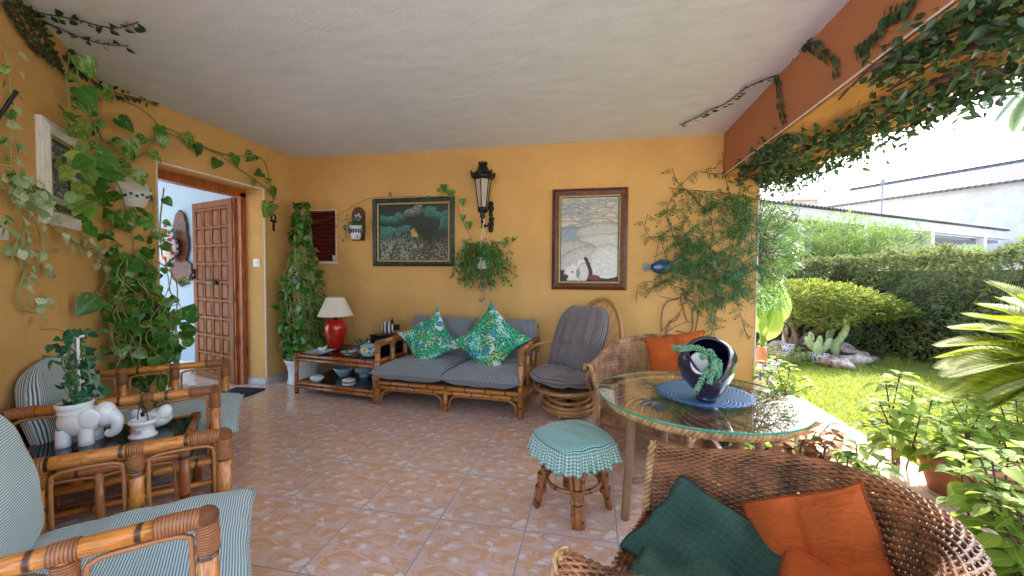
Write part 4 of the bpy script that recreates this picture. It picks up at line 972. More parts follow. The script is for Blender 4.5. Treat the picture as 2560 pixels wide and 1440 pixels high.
for i, (cx, cy, rx, ry) in enumerate(rk):
    q = ((cv.U-cx)/rx)**2+((cv.V-cy)/ry)**2+(n1-.5)*.5; sh = np.clip(.9-(cv.V-cy+ry)/(2*ry)*.75, .15, 1)[..., None]; mk = (q < 1).astype(float)
    base = (np.array([.10, .34, .28]) if i not in (2,) else np.array([.36, .42, .34]))*sh*(.45+n2[..., None]*.9)*(.6+.6*n4[..., None]); cv.a = cv.a*(1-mk[..., None])+base*mk[..., None]
low = np.clip((cv.V-.42)*3, 0, 1)*((n1*.5+n2*.5) > .47); cv.put(low*(cv.U < .5), (.22, .36, .31), .8); cv.put(np.clip((cv.V-.62)*4, 0, 1)*(n2 > .5)*(n4 > .35), (.42, .40, .36), .85)
cv.put((np.clip((cv.V-.5)*4, 0, 1)*(n3 > .62)*(n1 > .5)), (.05, .07, .03), .9); cv.put(((cv.V > .55)*(n1 > .66)*(n4 > .5)).astype(float), (.22, .10, .05), .8)
cv.put((((cv.U-.5)/.022)**2+((cv.V-.56)/.10)**2 < .3+n2*.9).astype(float)*(n4 > .3), (.62, .42, .06)); cv.put((((cv.U-.68)/.13)**2+((cv.V-.55)/.18)**2 < .6+n1*.8).astype(float), (.02, .035, .012), .75)
sheet('canvas', cv, o, ux, vy, t)
a, b_, c_, d = [on_y(x, y, y_) for x, y in ((1379, 723), (1565, 725), (1571, 469), (1383, 475))]
x0, x1, z0, z1 = (a.x+d.x)/2, (b_.x+c_.x)/2, (a.z+b_.z)/2, (c_.z+d.z)/2
t, o, ux, vy = frame('framed_painting', 'tall brown framed painting of a white dog sleeping among pale hills', 'painting', [(x0, y_, z0), (x1, y_, z0), (x1, y_, z1), (x0, y_, z1)], .066, 'brown_frame', .04, True, .022)
cv = Canvas(130, 190, (.40, .41, .42)); n1, n2, n4 = cv.ns(22, 60, 4), cv.ns(60, 90, 5), cv.ns(5, 7, 6)
g = np.array([.46, .45, .43]); cv.a = g*(.75+.5*n1[..., None]); rg = random.Random(3)
for lv in range(20):
    yv = .03+.40*(lv/19)**1.25; hgt_ = .035+.075*lv/19
    for k in range(9 - lv//3):
        cx = rg.random(); wd_ = (.10+.22*lv/19)*(.7+.6*rg.random()); q = ((cv.U-cx)/wd_)**2+((cv.V-yv-hgt_*.6)/hgt_)**2; mk = ((q < 1)*(cv.V < yv+hgt_)).astype(float)
        c = np.array([.50, .46, .40]) if rg.random() < .7 else np.array([.34, .40, .44]); cv.a = cv.a*(1-mk[..., None])+(c*(1.15-.9*np.clip(q, 0, 1)[..., None]**3*.7)*(.8+.4*n2[..., None]))*mk[..., None]
def hill(cx, cy, rx, ry, c):
    q = ((cv.U-cx)/rx)**2+((cv.V-cy)/ry)**2; mk = (q < 1)[..., None]; cv.a = np.where(mk, np.array(c)*(1.1-.45*np.clip(q, 0, 1)[..., None]**4)*(.8+.4*n2[..., None]), cv.a)
hill(.12, .46, .45, .11, (.26, .31, .35)); hill(.75, .42, .5, .11, (.46, .44, .40)); hill(.85, .53, .6, .10, (.50, .49, .46)); hill(.2, .76, .55, .26, (.46, .44, .40)); hill(.5, .86, .6, .28, (.50, .48, .44))
hill(.82, .88, .38, .33, (.60, .60, .57)); cv.put((cv.V > .885)*(cv.U > .36)*(((cv.U-.8)/.4)**2+((cv.V-.78)/.19)**2 > 1), (.05, .012, .012)); cv.put((cv.V > .87)*(cv.U < .14), (.03, .015, .01)); 
hill(.26, .91, .20, .13, (.66, .65, .62)); hill(.40, .80, .13, .08, (.66, .65, .62)); hill(.40, .90, .10, .12, (.60, .58, .55))
cv.put(((cv.U-.09)/.045)**2+((cv.V-.955)/.03)**2 < 1, (.03, .03, .03)); cv.put(((cv.U-.205)/.025)**2+((cv.V-.895)/.009)**2 < 1, (.03, .03, .03)); cv.put(((cv.U-.31)/.035)**2+((cv.V-.91)/.06)**2 < 1, (.30, .29, .28))
for k in range(40):
    u = k/39; cx, cy = .44+.10*math.sin(u*1.5)+.0*u, .73+.20*u; cv.put(((cv.U-cx)/.032)**2+((cv.V-cy)/.016)**2 < .6+n2*.8, (.05, .015, .012))
cv.put(((cv.U-.60)/.10)**2+((cv.V-.96)/.03)**2 < 1, (.22, .03, .02)); sheet('canvas', cv, o, ux, vy, t)
# picture on the angled wall
P4 = [on_a(187, 578, .002), on_a(95, 554, .002), on_a(89, 283, .002), on_a(185, 350, .002)]
bl, br = P4[1], P4[0]; z0, z1 = (P4[0].z+P4[1].z)/2, (P4[2].z+P4[3].z)/2
t, o, ux, vy = frame('framed_picture', 'white rustic framed colourful picture on the wall at the left, behind the vines', 'picture', [(bl.x, bl.y, z0), (br.x, br.y, z0), (br.x, br.y, z1), (bl.x, bl.y, z1)], .075, 'white_wood', .035, True, .016)
cv = Canvas(90, 120, (.04, .06, .06)); n1, n2, n3 = cv.ns(24, 30, 1), cv.ns(40, 50, 12), cv.ns(12, 14, 13)
cv.put(n2 > .55, (.02, .16, .15)); cv.put(n1 > .62, (.45, .45, .50)); cv.put((n3 > .6)*(cv.V > .5), (.02, .22, .12)); cv.put((n2 > .7)*(n1 > .45), (.40, .05, .06)); cv.put((n3 < .25)*(n2 > .5), (.03, .05, .25)); cv.put((((cv.U-.55)/.2)**2+((cv.V-.3)/.12)**2 < .5+n1), (.42, .46, .05), .6)
sheet('canvas', cv, o, ux, vy, t)

# street style wall lantern
L = on_y(1228, 540, YW); lx = on_y(1207, 470, YW-.16)
t = thing('wall_lantern', 'black cast iron lantern with frosted panes mounted high on the orange wall', 'lamp', (lx.x, YW-.16, 0))
zt, zb_ = on_y(1207, 408, YW-.16).z, on_y(1207, 570, YW-.16).z
zh = lambda py: on_y(1207, py, YW-.16).z
m = MB(); hexs = lambda r, z, ph=PI/6: [(math.cos(a+ph)*r, math.sin(a+ph)*r, z) for a in np.linspace(0, 2*PI, 7)[:-1]]
def hexl(pr, mat, nm, rot0=0):
    mm = MB(); mm.lathe(pr, 6, (0, 0, 0), rot=rmat(z=R(30+rot0)), cap0=True, cap1=True); return mm.build(nm, mat, t, flat=True)
hexl([(.046, zh(522)), (.088, zh(448))], 'frost', 'pane')
m = MB()
for k in range(6):
    a = k*PI/3+R(30); m.tube([(math.cos(a)*.048, math.sin(a)*.048, zh(524)), (math.cos(a)*.091, math.sin(a)*.091, zh(446))], .006, 6)
m.lathe([(.055, zh(530)), (.058, zh(522)), (.05, zh(518))], 6, rot=rmat(z=R(30))); m.lathe([(.098, zh(450)), (.115, zh(444)), (.112, zh(436)), (.08, zh(430)), (.055, zh(420)), (.04, zh(412)), (.045, zh(409))], 18, cap1=True)
for k in range(6):
    a = k*PI/3+R(30); c = Vector((math.cos(a)*.118, math.sin(a)*.118, zh(438))); m.ell(c, (.020, .020, .026), 8, 6); m.ell(c+Vector((math.cos(a)*.012, math.sin(a)*.012, .022)), (.012, .012, .02), 8, 6); m.ell(c+Vector((0, 0, -.03)), (.009, .009, .016), 6, 5)
for k in range(8): a = k*PI/4; m.ell((math.cos(a)*.042, math.sin(a)*.042, zh(409)), (.012, .012, .020), 7, 5)
m.build('lantern_frame', 'iron', t)
m = MB(); m.lathe([(.05, zh(530)), (.02, zh(535)), (.034, zh(541)), (.016, zh(547)), (.024, zh(553)), (.012, zh(560)), (.02, zh(566)), (.010, zh(571))], 14)
m.tube([(0, 0, zh(560)), (.03, .04, zh(564)), (.07, .10, zh(556)), (.085, .14, zh(540))], .012, 8, 5); m.build('bracket', 'iron', t)
m = MB(); px_ = L.x-lx.x
for z, sx_ in ((zh(505), .030), (zh(516), .038), (zh(530), .026), (zh(545), .026), (zh(558), .038), (zh(570), .030)): m.ell((px_, .148, z), (sx_, .014, .035), 12, 8)
m.build('wall_plate', 'iron', t)

# blue fish, tile planter, ankh, plaque, ceramic shelf
c = on_y(1650, 668, YW-.03)
t = thing('ceramic_fish', 'blue glazed ceramic fish hanging by a cord on the orange wall', 'wall ornament', c)
m = MB(); m.ell((.02, -.005, 0), (.115, .035, .068), 24, 14); m.build('body', 'blue_ceramic', t)
m = MB(); m.prism([(-.085, -.01, .012), (-.145, -.01, .048), (-.155, -.01, .03), (-.140, -.01, 0), (-.155, -.01, -.03), (-.145, -.01, -.045), (-.085, -.01, -.012)], (0, .012, 0)); m.build('tail', 'blue_ceramic', t, flat=True)
m = MB(); m.prism([(-.03, -.005, .06), (.0, -.005, .085), (.07, -.005, .08), (.10, -.005, .05), (.03, -.005, .06)], (0, .01, 0)); m.prism([(.0, -.005, -.06), (.03, -.005, -.08), (.06, -.005, -.06)], (0, .01, 0)); m.build('fin', 'blue_ceramic', t, flat=True)
m = MB(); m.tube([(-.05, -.01, .05), (-.02, 0, .26), (.0, -.01, .27), (.07, -.01, .06)], .003, 5, 4); m.build('cord', 'rust', t)
c = on_y(897, 560, YW-.01)
t = thing('tile_planter', 'small arched dark tile planter with blue and white front, hanging on the wall', 'wall planter', c)
m = MB(); pts = [(-.085, 0, -.20), (.085, 0, -.20)]+[(math.cos(a)*.085, 0, .10+math.sin(a)*.10) for a in np.linspace(0, PI, 14)]; m.prism(pts, (0, -.016, 0)); m.build('backplate', 'brown_frame', t, flat=True)
m = MB(); 
for k in range(5): a = k*1.2566; m.ell((math.cos(a)*.03, -.018, .08+math.sin(a)*.03), (.018, .006, .018), 8, 6)
m.build('flower_relief', 'pale_blue_ceramic', t)
m = MB(); m.lathe([(.05, -.19), (.07, -.12), (.088, -.03), (.08, -.03), (.05, -.15)], 20, (0, -.06, 0), sy=.7); pl = m.build('planter_box', 'white', t)
m = MB()
for k in range(7): a = PI+.35+k*.41; m.ell((math.cos(a)*.078, -.06+math.sin(a)*.056, -.09), (.016, .006, .030), 8, 5)
m.build('blue_motif', 'blue_ceramic', pl)
m = MB(); n = 130; pc = c+Vector((0, -.07, -.01)); P = pc+Vector((0, 0, 0)); PP = np.array(pc)+rng.normal(0, 1, (n, 3))*[.065, .022, .035]+[0, 0, -.0]; PP[:35, 2] -= rng.random(35)*.13; PP[:35, 0] -= .06
scatter('foliage', PP, rv(n)+[0, -.5, -.3], rv(n, .5)+[0, -.6, .8], .045, 'basket', OVAL, t, W=.035)
c = on_x(684, 556, XW+.006)
m = MB(); m.tube([(math.sin(a)*.0+0, math.sin(a)*.030, .055+math.cos(a)*.038) for a in np.linspace(0, 2*PI, 16)[:-1]], .009, 8, closed=True); m.box((0, 0, -.04), (.012, .020, .12)); m.box((0, 0, .012), (.012, .10, .018))
o = m.build('ankh_cross', 'iron'); o.location = c; tag(o, 'small dark looped cross hanging by the top of the corner plant', 'cross')
pz = on_y(455, 620, 4.33)
t = thing('wall_plaque', 'carved brown wooden plaque on the pale hall wall inside the door', 'wall plaque', pz)
m = MB(); prof = [(0, .50), (.06, .44), (.105, .30), (.10, .20), (.125, .12), (.13, .0), (.10, -.10), (.08, -.16), (.17, -.22), (.175, -.30), (.13, -.42), (.04, -.48), (0, -.52)]
m.prism([(x, 0, z) for x, z in prof]+[(-x, 0, z) for x, z in prof[1:-1][::-1]], (0, -.03, 0)); m.build('board', 'plaque', t, flat=True)
t = thing('painted_vase', 'round white vase painted with red, green and yellow flowers, fixed on the wooden plaque', 'vase', pz+Vector((-.08, -.12, -.02)))
cv = Canvas(60, 40, (.70, .66, .60)); rg = random.Random(5)
for k in range(46): cv.put((((cv.U-rg.random())/.045)**2+((cv.V-rg.random())/.07)**2 < 1), [(.5, .02, .02), (.02, .10, .07), (.55, .30, .03), (.03, .06, .20), (.45, .04, .03)][k % 5])
m = MB(); m.grid(lambda u, v: (math.cos(2*PI*u)*.14*math.sin(PI*(.06+.76*v))**.7, math.sin(2*PI*u)*.10*math.sin(PI*(.06+.76*v))**.7, -.17+.32*v), 59, 39); m.col = np.concatenate([cv.a[::-1].reshape(-1, 3), np.ones((2400, 1))], 1); m.build('vase', 'glaze_print', t)
n = 40; scatter('foliage', np.array(pz)+[-.14, -.14, .17]+rng.normal(0, 1, (n, 3))*[.07, .03, .04], rv(n), rv(n, .4)+[0, -.6, .5], .07, 'pothos', OVAL, t)
m = MB(); [m.ell(pz+Vector((-.10+.05*k, -.17, .20+.07*(k % 2))), (.02, .02, .018), 8, 5) for k in range(3)]; m.build('flower', 'flower', t, True)
t = thing('ceramic_wall_shelf', 'white ceramic wall planter with scalloped back and faint flowers, left of the doorway', 'wall planter', on_x(330, 480, XW))
c = on_x(330, 480, XW); yy0, yy1 = on_x(288, 490, XW).y, on_x(372, 490, XW).y; cy = (yy0+yy1)/2; w_ = (yy1-yy0)
z_top, z_mid, z_bot = on_x(330, 428, XW).z, on_x(330, 485, XW).z, on_x(340, 520, XW).z
m = MB(); pts = []
for k in range(25): u = k/24; pts.append((XW+.002, cy-w_/2+w_*u, z_mid+(z_top-z_mid)*(.35+.65*math.sin(PI*u))*(1+.06*math.cos(u*12*PI))))
m.prism([(XW+.002, cy+w_/2, z_mid-.03), (XW+.002, cy-w_/2, z_mid-.03)]+pts, (.014, 0, 0)); m.build('backplate', 'white', t, True, flat=True)
m = MB(); m.grid(lambda u, v: (XW+.004+math.sin(PI*u)*.13*(.55+.45*v), cy-math.cos(PI*u)*w_/2*(.6+.4*v), z_bot+(z_mid-z_bot+.02)*v), 24, 8); m.build('trough', 'white', t, True)
m = MB()
for k in range(8): u = .15+.7*k/7; m.ell((XW+.006+math.sin(PI*u)*.118, cy-math.cos(PI*u)*w_/2*.87, z_bot+.08+.015*(k % 2)), (.012, .012, .012), 6, 4)
m.build('flower_motif', 'blue_ceramic', t, True)

# ================================================================ things on the side table
TT = .427; SH = .125
def at_t(px, py, z=TT): return on_z(px, py, z)
c = at_t(840, 872); c.z = TT
t = thing('table_lamp', 'red ceramic table lamp with a cream cone shade on the side table', 'lamp', c)
def octa(a, u): return 1-.035*abs(math.sin(a*4))*1.0
m = MB(); m.lathe([(.062, 0), (.066, .01), (.098, .11), (.122, .20), (.125, .25), (.110, .29), (.080, .315), (.072, .32), (.072, .335), (.06, .335)], 64, mod=octa, cap1=True); m.build('base', 'red_glaze', t)
m = MB(); m.tube([(0, 0, .33), (0, 0, .42)], .009, 8); m.lathe([(.02, .335), (.018, .36), (.01, .365)], 12); m.build('stem', 'brass', t)
m = MB(); m.lathe([(.185, .375), (.096, .575)], 48, cap0=False); m.lathe([(.182, .375), (.093, .575)], 48, cap0=False); m.tube([(math.cos(a)*.184, math.sin(a)*.184, .375) for a in np.linspace(0, 2*PI, 48)[:-1]], .003, 5, closed=True); m.tube([(math.cos(a)*.095, math.sin(a)*.095, .575) for a in np.linspace(0, 2*PI, 48)[:-1]], .003, 5, closed=True); m.build('lamp_shade', 'shade', t)
def dish(label, px, py, z, r, h, mat, cat='dish', sq=False, mod=None, name='dish', lid=False, flare=1.5):
    c = on_z(px, py, z); m = MB()
    if sq: m.lathe([(r*.75, 0), (r*.8, .004), (r*1.35, h), (r*1.28, h), (r*.72, .008), (.001, .008)], 4, rot=rmat(z=R(45+5)), cap0=True)
    else: m.lathe([(r*.5, 0), (r*.55, .01), (r*.85, h*.5), (r, h), (r*.95, h), (r*.7, h*.4), (.001, h*.2)], 36, mod=mod)
    o = m.build(name, mat, flat=sq); o.location = c; return tag(o, label, cat)
dish('square pale blue white dish at the left front of the side table', 800, 884, TT, .12, .028, 'pale_blue_ceramic', sq=True)
c = on_z(808, 878, TT+.010); m = MB(); m.ell((-.02, 0, .022), (.035, .02, .022)); m.ell((.02, 0, .035), (.017, .016, .018)); m.ell((-.05, 0, .03), (.02, .01, .012)); m.ell((.035, .01, .05), (.006, .006, .014)); m.tube([(-.04, .0, 0), (.02, .0, .0)], .012); o = m.build('figurine', 'white'); o.location = c; tag(o, 'tiny white animal figurine lying in the square dish', 'figurine')
cv = Canvas(72, 20, (.62, .62, .52)); rg = random.Random(8)
for k in range(60): cv.put((((cv.U-rg.random())/.03)**2+((cv.V-rg.random())/.12)**2 < 1), [(.04, .15, .35), (.62, .38, .03), (.05, .28, .38)][k % 3])
def painted(name, label, cat, c, prof, mat='glaze_print', cvs=None, parent=None):
    cvs = cvs or cv; m = MB(); z = [p[1] for p in prof]; r_ = [p[0] for p in prof]; zz = np.linspace(0, 1, len(prof))
    def f(u, v): return (math.cos(2*PI*u)*np.interp(v, zz, r_), math.sin(2*PI*u)*np.interp(v, zz, r_), np.interp(v, zz, z))
    m.grid(f, 71, 19); m.col = np.concatenate([cvs.a[::-1].reshape(-1, 3), np.ones((72*20, 1))], 1); o = m.build(name, mat, parent)
    if parent is None: o.location = c; tag(o, label, cat)
    return o
painted('dish', 'small round dish painted yellow and blue on the side table', 'dish', at_t(870, 887), [(.04, 0), (.045, .01), (.07, .03), (.078, .035), (.06, .02), (.001, .012)])
c = at_t(922, 890); t = thing('sugar_bowl', 'blue and yellow painted lidded pot beside the sofa arm', 'pot', c)
painted('body', '', '', c, [(.05, 0), (.07, .015), (.086, .05), (.082, .085), (.070, .10)], parent=t); m = MB(); m.lathe([(.085, .10), (.08, .108), (.06, .122), (.012, .13)], 30); m.ell((0, 0, .142), (.013, .013, .013)); m.build('lid', 'pale_blue_ceramic', t)
c = at_t(900, 884); t = thing('succulent_dish', 'scalloped pale blue dish holding a little dark leafy plant on the side table', 'potted plant', c+Vector((0, .05, 0)))
m = MB(); m.lathe([(.05, 0), (.055, .008), (.08, .03), (.10, .045), (.095, .045), (.07, .03), (.001, .028)], 40, mod=lambda a, u: 1+.05*u*math.sin(8*a)); m.build('dish', 'pale_blue_ceramic', t)
n = 46; P = np.array(t.location)+[0, 0, .05]+rng.normal(0, 1, (n, 3))*[.03, .02, .01]; D = rv(n)*[1.2, .6, .4]+[0, 0, .9]; D[:, 2] = np.abs(D[:, 2]); P = P+D/np.linalg.norm(D, axis=1, keepdims=True)*rng.random((n, 1))*.08; scatter('foliage', P, D, rv(n, .4)+[0, -.7, .3], .055, 'ivy', OVAL, t, W=.035)
m = MB(); [m.tube([Vector(t.location)+Vector((0, 0, .03)), Vector(P[i])], .0025, 5) for i in range(14)]; m.build('stem', 'stem_brown', t, True)
# black box and zebra striped fish behind the sofa arm
c = on_z(985, 868, TT); c = Vector((-2.24, 4.10, TT)); m = MB(); m.box((0, 0, .075), (.34, .20, .15)); m.box((0, 0, .156), (.35, .21, .012)); o = m.build('black_box', 'black_glass', flat=True); o.location = c; o.rotation_euler = (0, 0, R(-6)); tag(o, 'flat black lacquered box behind the left arm of the sofa', 'box')
t = thing('fish_figurine', 'black and white striped angelfish ornament on the black box', 'figurine', c+Vector((-.0, -.02, .163)))
cv = Canvas(72, 20, (.70, .70, .68)); cv.put(np.sin(cv.U*2*PI*7+1.5*np.sin(cv.V*4)) > 0, (.01, .01, .012))
m = MB(); cx_ = Vector((0, 0, .09)); m.grid(lambda u, v: (math.cos(PI*(v))*.075, math.sin(2*PI*u)*.018*math.sin(PI*v), .075+math.cos(2*PI*u)*.07*math.sin(PI*v)**.8), 71, 19); c2 = Canvas(72, 20, (.70, .70, .68)); c2.put(np.sin(c2.V*2*PI*4.5) > 0, (.01, .01, .012)); m.col = np.concatenate([c2.a.reshape(-1, 3), np.ones((1440, 1))], 1); m.build('body', 'glaze_print', t)
m = MB(); m.prism([(.03, -.004, .13), (.06, -.004, .19), (.075, -.004, .11), (.14, -.004, .12), (.15, -.004, .06), (.10, -.004, .05), (.06, -.004, .06)], (0, .008, 0)); m.prism([(-.02, -.004, .02), (.03, -.004, -.0), (.03, -.004, .04)], (0, .008, 0)); m.box((0, 0, .003), (.1, .05, .006)); m.build('fin', 'iron', t, flat=True)
# lower shelf
def lotus(a, u): return 1+.05*math.sin(a*12+(6*u))*u
for lab, px, py, r, h, mod, nm, ct in (('plain pale cone bowl on the lower shelf of the side table', 851, 944, .115, .105, None, 'bowl', 'bowl'), ('pale footed bowl carved like a lotus on the lower shelf', 903, 944, .10, .115, lotus, 'bowl', 'bowl')):
    c = on_z(px, py, SH); m = MB()
    if mod is None: m.lathe([(.045, 0), (.05, .004), (.08, .05), (r, h), (r-.006, h), (.05, .02), (.001, .015)], 36)
    else: m.lathe([(.055, 0), (.05, .015), (.04, .025), (.085, .045), (.105, .08), (.095, h), (.088, h), (.08, .06), (.001, .05)], 60, mod=mod)
    o = m.build(nm, 'pale_blue_ceramic'); o.location = c+Vector((0, .06, 0)); tag(o, lab, ct)
c = on_z(793, 955, SH); m = MB(); m.lathe([(.035, 0), (.045, .015), (.068, .04), (.070, .055), (.05, .072), (.02, .076), (.001, .074)], 48, mod=lambda a, u: 1+.03*math.sin(a*9+u*9)); o = m.build('trinket_box', 'white'); o.location = c; tag(o, 'low round white lidded trinket box, left on the lower shelf', 'box')
c = on_z(873, 961, SH); t = thing('trinket_box', 'round shell box with stacked grey and white bands, front of the lower shelf', 'box', c)
m = MB(); m.lathe([(.065, 0), (.072, .012), (.066, .022)], 40); m.lathe([(.068, .045), (.064, .058), (.04, .066), (.001, .067)], 40, cap0=False); m.build('box', 'white', t); m = MB(); m.lathe([(.066, .022), (.070, .034), (.068, .045)], 40, cap0=False); m.build('band', 'shell', t)
# ================================================================ low table ornaments
E0 = on_z(185, 1112, TZ); t = thing('elephant_planter', 'white ceramic elephant planter with trunk curled down, on the low bamboo table', 'planter', E0+Vector((-.0, .03, 0)), R(30)); t.scale = (.74, .80, .95)
m = MB(); m.ell((0, 0, .118), (.118, .088, .082), 28, 18)
for x, y in ((-.065, -.045), (.050, -.045), (-.065, .045), (.050, .045)): m.lathe([(.040, 0), (.037, .03), (.036, .09)], 18, (x, y, 0))
m.build('body', 'white', t); m = MB(); m.ell((.125, 0, .140), (.062, .055, .065), 22, 14); m.tube([(.155, 0, .135), (.187, 0, .100), (.183, 0, .055), (.150, 0, .035), (.128, 0, .045)], [.042, .017], 14, 6); m.build('head', 'white', t)
for s in (-1, 1): m = MB(); m.ell((.080, s*.068, .135), (.052, .012, .052), 20, 12, rot=rmat(z=s*R(-14))); m.build('ear', 'white', t)
m = MB(); m.lathe([(.085, .165), (.080, .182), (.088, .19), (.092, .215), (.080, .215), (.075, .19), (.001, .188)], 36, (-.03, 0, 0), cap0=False); m.build('neck', 'white', t)
m = MB(); m.lathe([(.001, .203), (.078, .200)], 20, (-.03, 0, 0), cap0=False); m.build('soil', 'soil', t)
pe = thing('ivy_plant', 'dark ivy climbing a white trellis in the elephant planter', 'potted plant', E0+Vector((-.01, .02, .19)))
b0 = Vector(pe.location); ztop = .36; m = MB()
for dx, dxt in ((-.02, -.008), (.02, .022)): m.tube([b0+Vector((dx, 0, -.02)), b0+Vector((dxt, 0, ztop))], .0065, 6)
for k, wd_ in enumerate((.04, .06, .075)): z = .10+.11*k; m.tube([b0+Vector((-.03-wd_*.4, 0, z)), b0+Vector((.03+wd_*.4, 0, z+.02))], .006, 6)
m.build('trellis', 'white_paint', pe, True)
n = 150; zz = rng.random(n); P = np.array(b0)+np.stack([rng.normal(0, .038, n)+.03*np.sin(zz*14), rng.normal(.012, .03, n), zz*ztop*1.02], 1); scatter('foliage', P, rv(n)+[0, -.2, -.2], rv(n, .6)+[0, -.7, .4], rng.uniform(.025, .048, n), 'ivy', HEART, pe)
m = MB()
for k in range(16):
    pts = [b0+Vector((random.uniform(-.05, .05), random.uniform(-.03, .03), z)) for z in np.linspace(0, random.uniform(.2, .38), 5)]; m.tube(pts, .0022, 4, 4)
m.tube([b0+Vector((0, 0, .22)), b0+Vector((-.05, -.02, .235)), b0+Vector((-.15, -.03, .235))], .003, 5, 3); m.tube([b0+Vector((0, 0, .34)), b0+Vector((-.08, -.02, .37)), b0+Vector((-.17, -.03, .365))], .002, 5, 3)
m.tube([b0+Vector((.03, 0, .28)), b0+Vector((.09, -.02, .27)), b0+Vector((.12, -.02, .2)), b0+Vector((.09, -.02, .14)), b0+Vector((.04, 0, .12))], .002, 5, 4); m.ell(b0+Vector((-.15, -.03, .238)), (.01, .006, .006), 8, 5); m.build('tendril', 'stem', pe, True)
W0 = on_z(358, 1088, TZ)
t = thing('ornamental_well', 'little white ceramic wishing well with a bucket hoop and red lettering', 'ornament', W0, R(-8))
m = MB(); m.lathe([(.056, 0), (.056, .006), (.046, .012), (.044, .055), (.050, .062), (.056, .070), (.054, .084), (.044, .084), (.040, .06), (.001, .03)], 36, sx=1.15); m.build('well', 'white', t)
m = MB(); m.tube([(math.cos(a)*.042, 0, .075+math.sin(a)*.075) for a in np.linspace(0, PI, 20)], .0022, 6); m.build('hoop', 'iron', t)
m = MB(); m.tube([(0, 0, .15), (0, 0, .125)], .001, 4); m.lathe([(.007, .098), (.010, .118), (.009, .118)], 12); m.tube([(.0, 0, .118), (0, 0, .127)], .0015, 4); m.build('bucket', 'iron', t)
fc = bpy.data.curves.new('lettering', 'FONT'); fc.body = 'ELPOZO'; fc.size = .024; fc.extrude = .0006; fc.align_x = 'CENTER'; fo = bpy.data.objects.new('lettering_tmp', fc); C.objects.link(fo); bpy.context.view_layer.update()
me = bpy.data.meshes.new_from_object(fo.evaluated_get(bpy.context.evaluated_depsgraph_get())); bpy.data.objects.remove(fo)
for v in me.vertices: x, y, z = v.co; a = x/.052; v.co = (math.sin(a)*(.0545+z)*1.12, -math.cos(a)*(.0475+z), .024+y)
me.materials.append(simple('red_ink', (.5, .01, .02), .4)); lo = bpy.data.objects.new('lettering', me); C.objects.link(lo); lo.parent = t
m = MB(); m.grid(lambda u, v: (math.sin(-.5+.8*u)*.0515, -math.cos(-.5+.8*u)*.0462, .040+.008*v), 8, 1); m.build('stripe', simple('ochre_ink', (.35, .24, .02), .4), t)
B0 = on_z(330, 1062, TZ); B0 = W0+Vector((-.06, .10, 0))
t = thing('swan_bowl', 'white ceramic bird shaped holder with a clear glass bowl, behind the little well', 'vase', B0, R(15))
m = MB(); m.ell((0, 0, .055), (.085, .065, .055), 24, 14); m.ell((-.055, -.03, .075), (.045, .03, .045), 16, 10); m.ell((.058, -.012, .080), (.036, .034, .050), 16, 10, rot=rmat(y=R(25))); m.build('body', 'white', t)
m = MB(); m.lathe([(.03, .07), (.055, .10), (.080, .17), (.083, .19)], 8, cap0=True); m.build('glass_bowl', 'glass', t, flat=True)
n = 30; scatter('air_plant', np.tile(np.array([[0, 0, .09]]), (n, 1)), rv(n)*[.7, .5, .3]+[0, 0, 1], rv(n), .085, 'palm', T_oval(.12, .1, -.2, 3), t, world=False)
# door mat and turtle
p = [on_z(*q, .0) for q in ((570, 966), (662, 975), (625, 990), (560, 984))]; c = on_z(615, 975, .0)
m = MB(); m.box((0, 0, .009), (.34, .46, .016)); mt_ = m.build('doormat', 'black_mat', flat=True); q_ = on_z(662, 976, 0); mt_.location = (q_.x-.17, q_.y-.22, 0); mt_.rotation_euler = (0, 0, R(4)); tag(mt_, 'dark blue doormat on the tiles in front of the open door', 'doormat')
t = thing('turtle_figurine', 'small green turtle figurine on the floor just inside the doorway', 'figurine', on_z(497, 932, 0))
m = MB(); m.ell((0, 0, .05), (.075, .06, .04)); m.build('shell', 'blue_ceramic', t); m = MB(); m.ell((.08, 0, .06), (.03, .022, .022)); [m.ell((x, y, .015), (.025, .02, .015)) for x in (-.05, .05) for y in (-.05, .05)]; m.build('body', 'cactus', t)
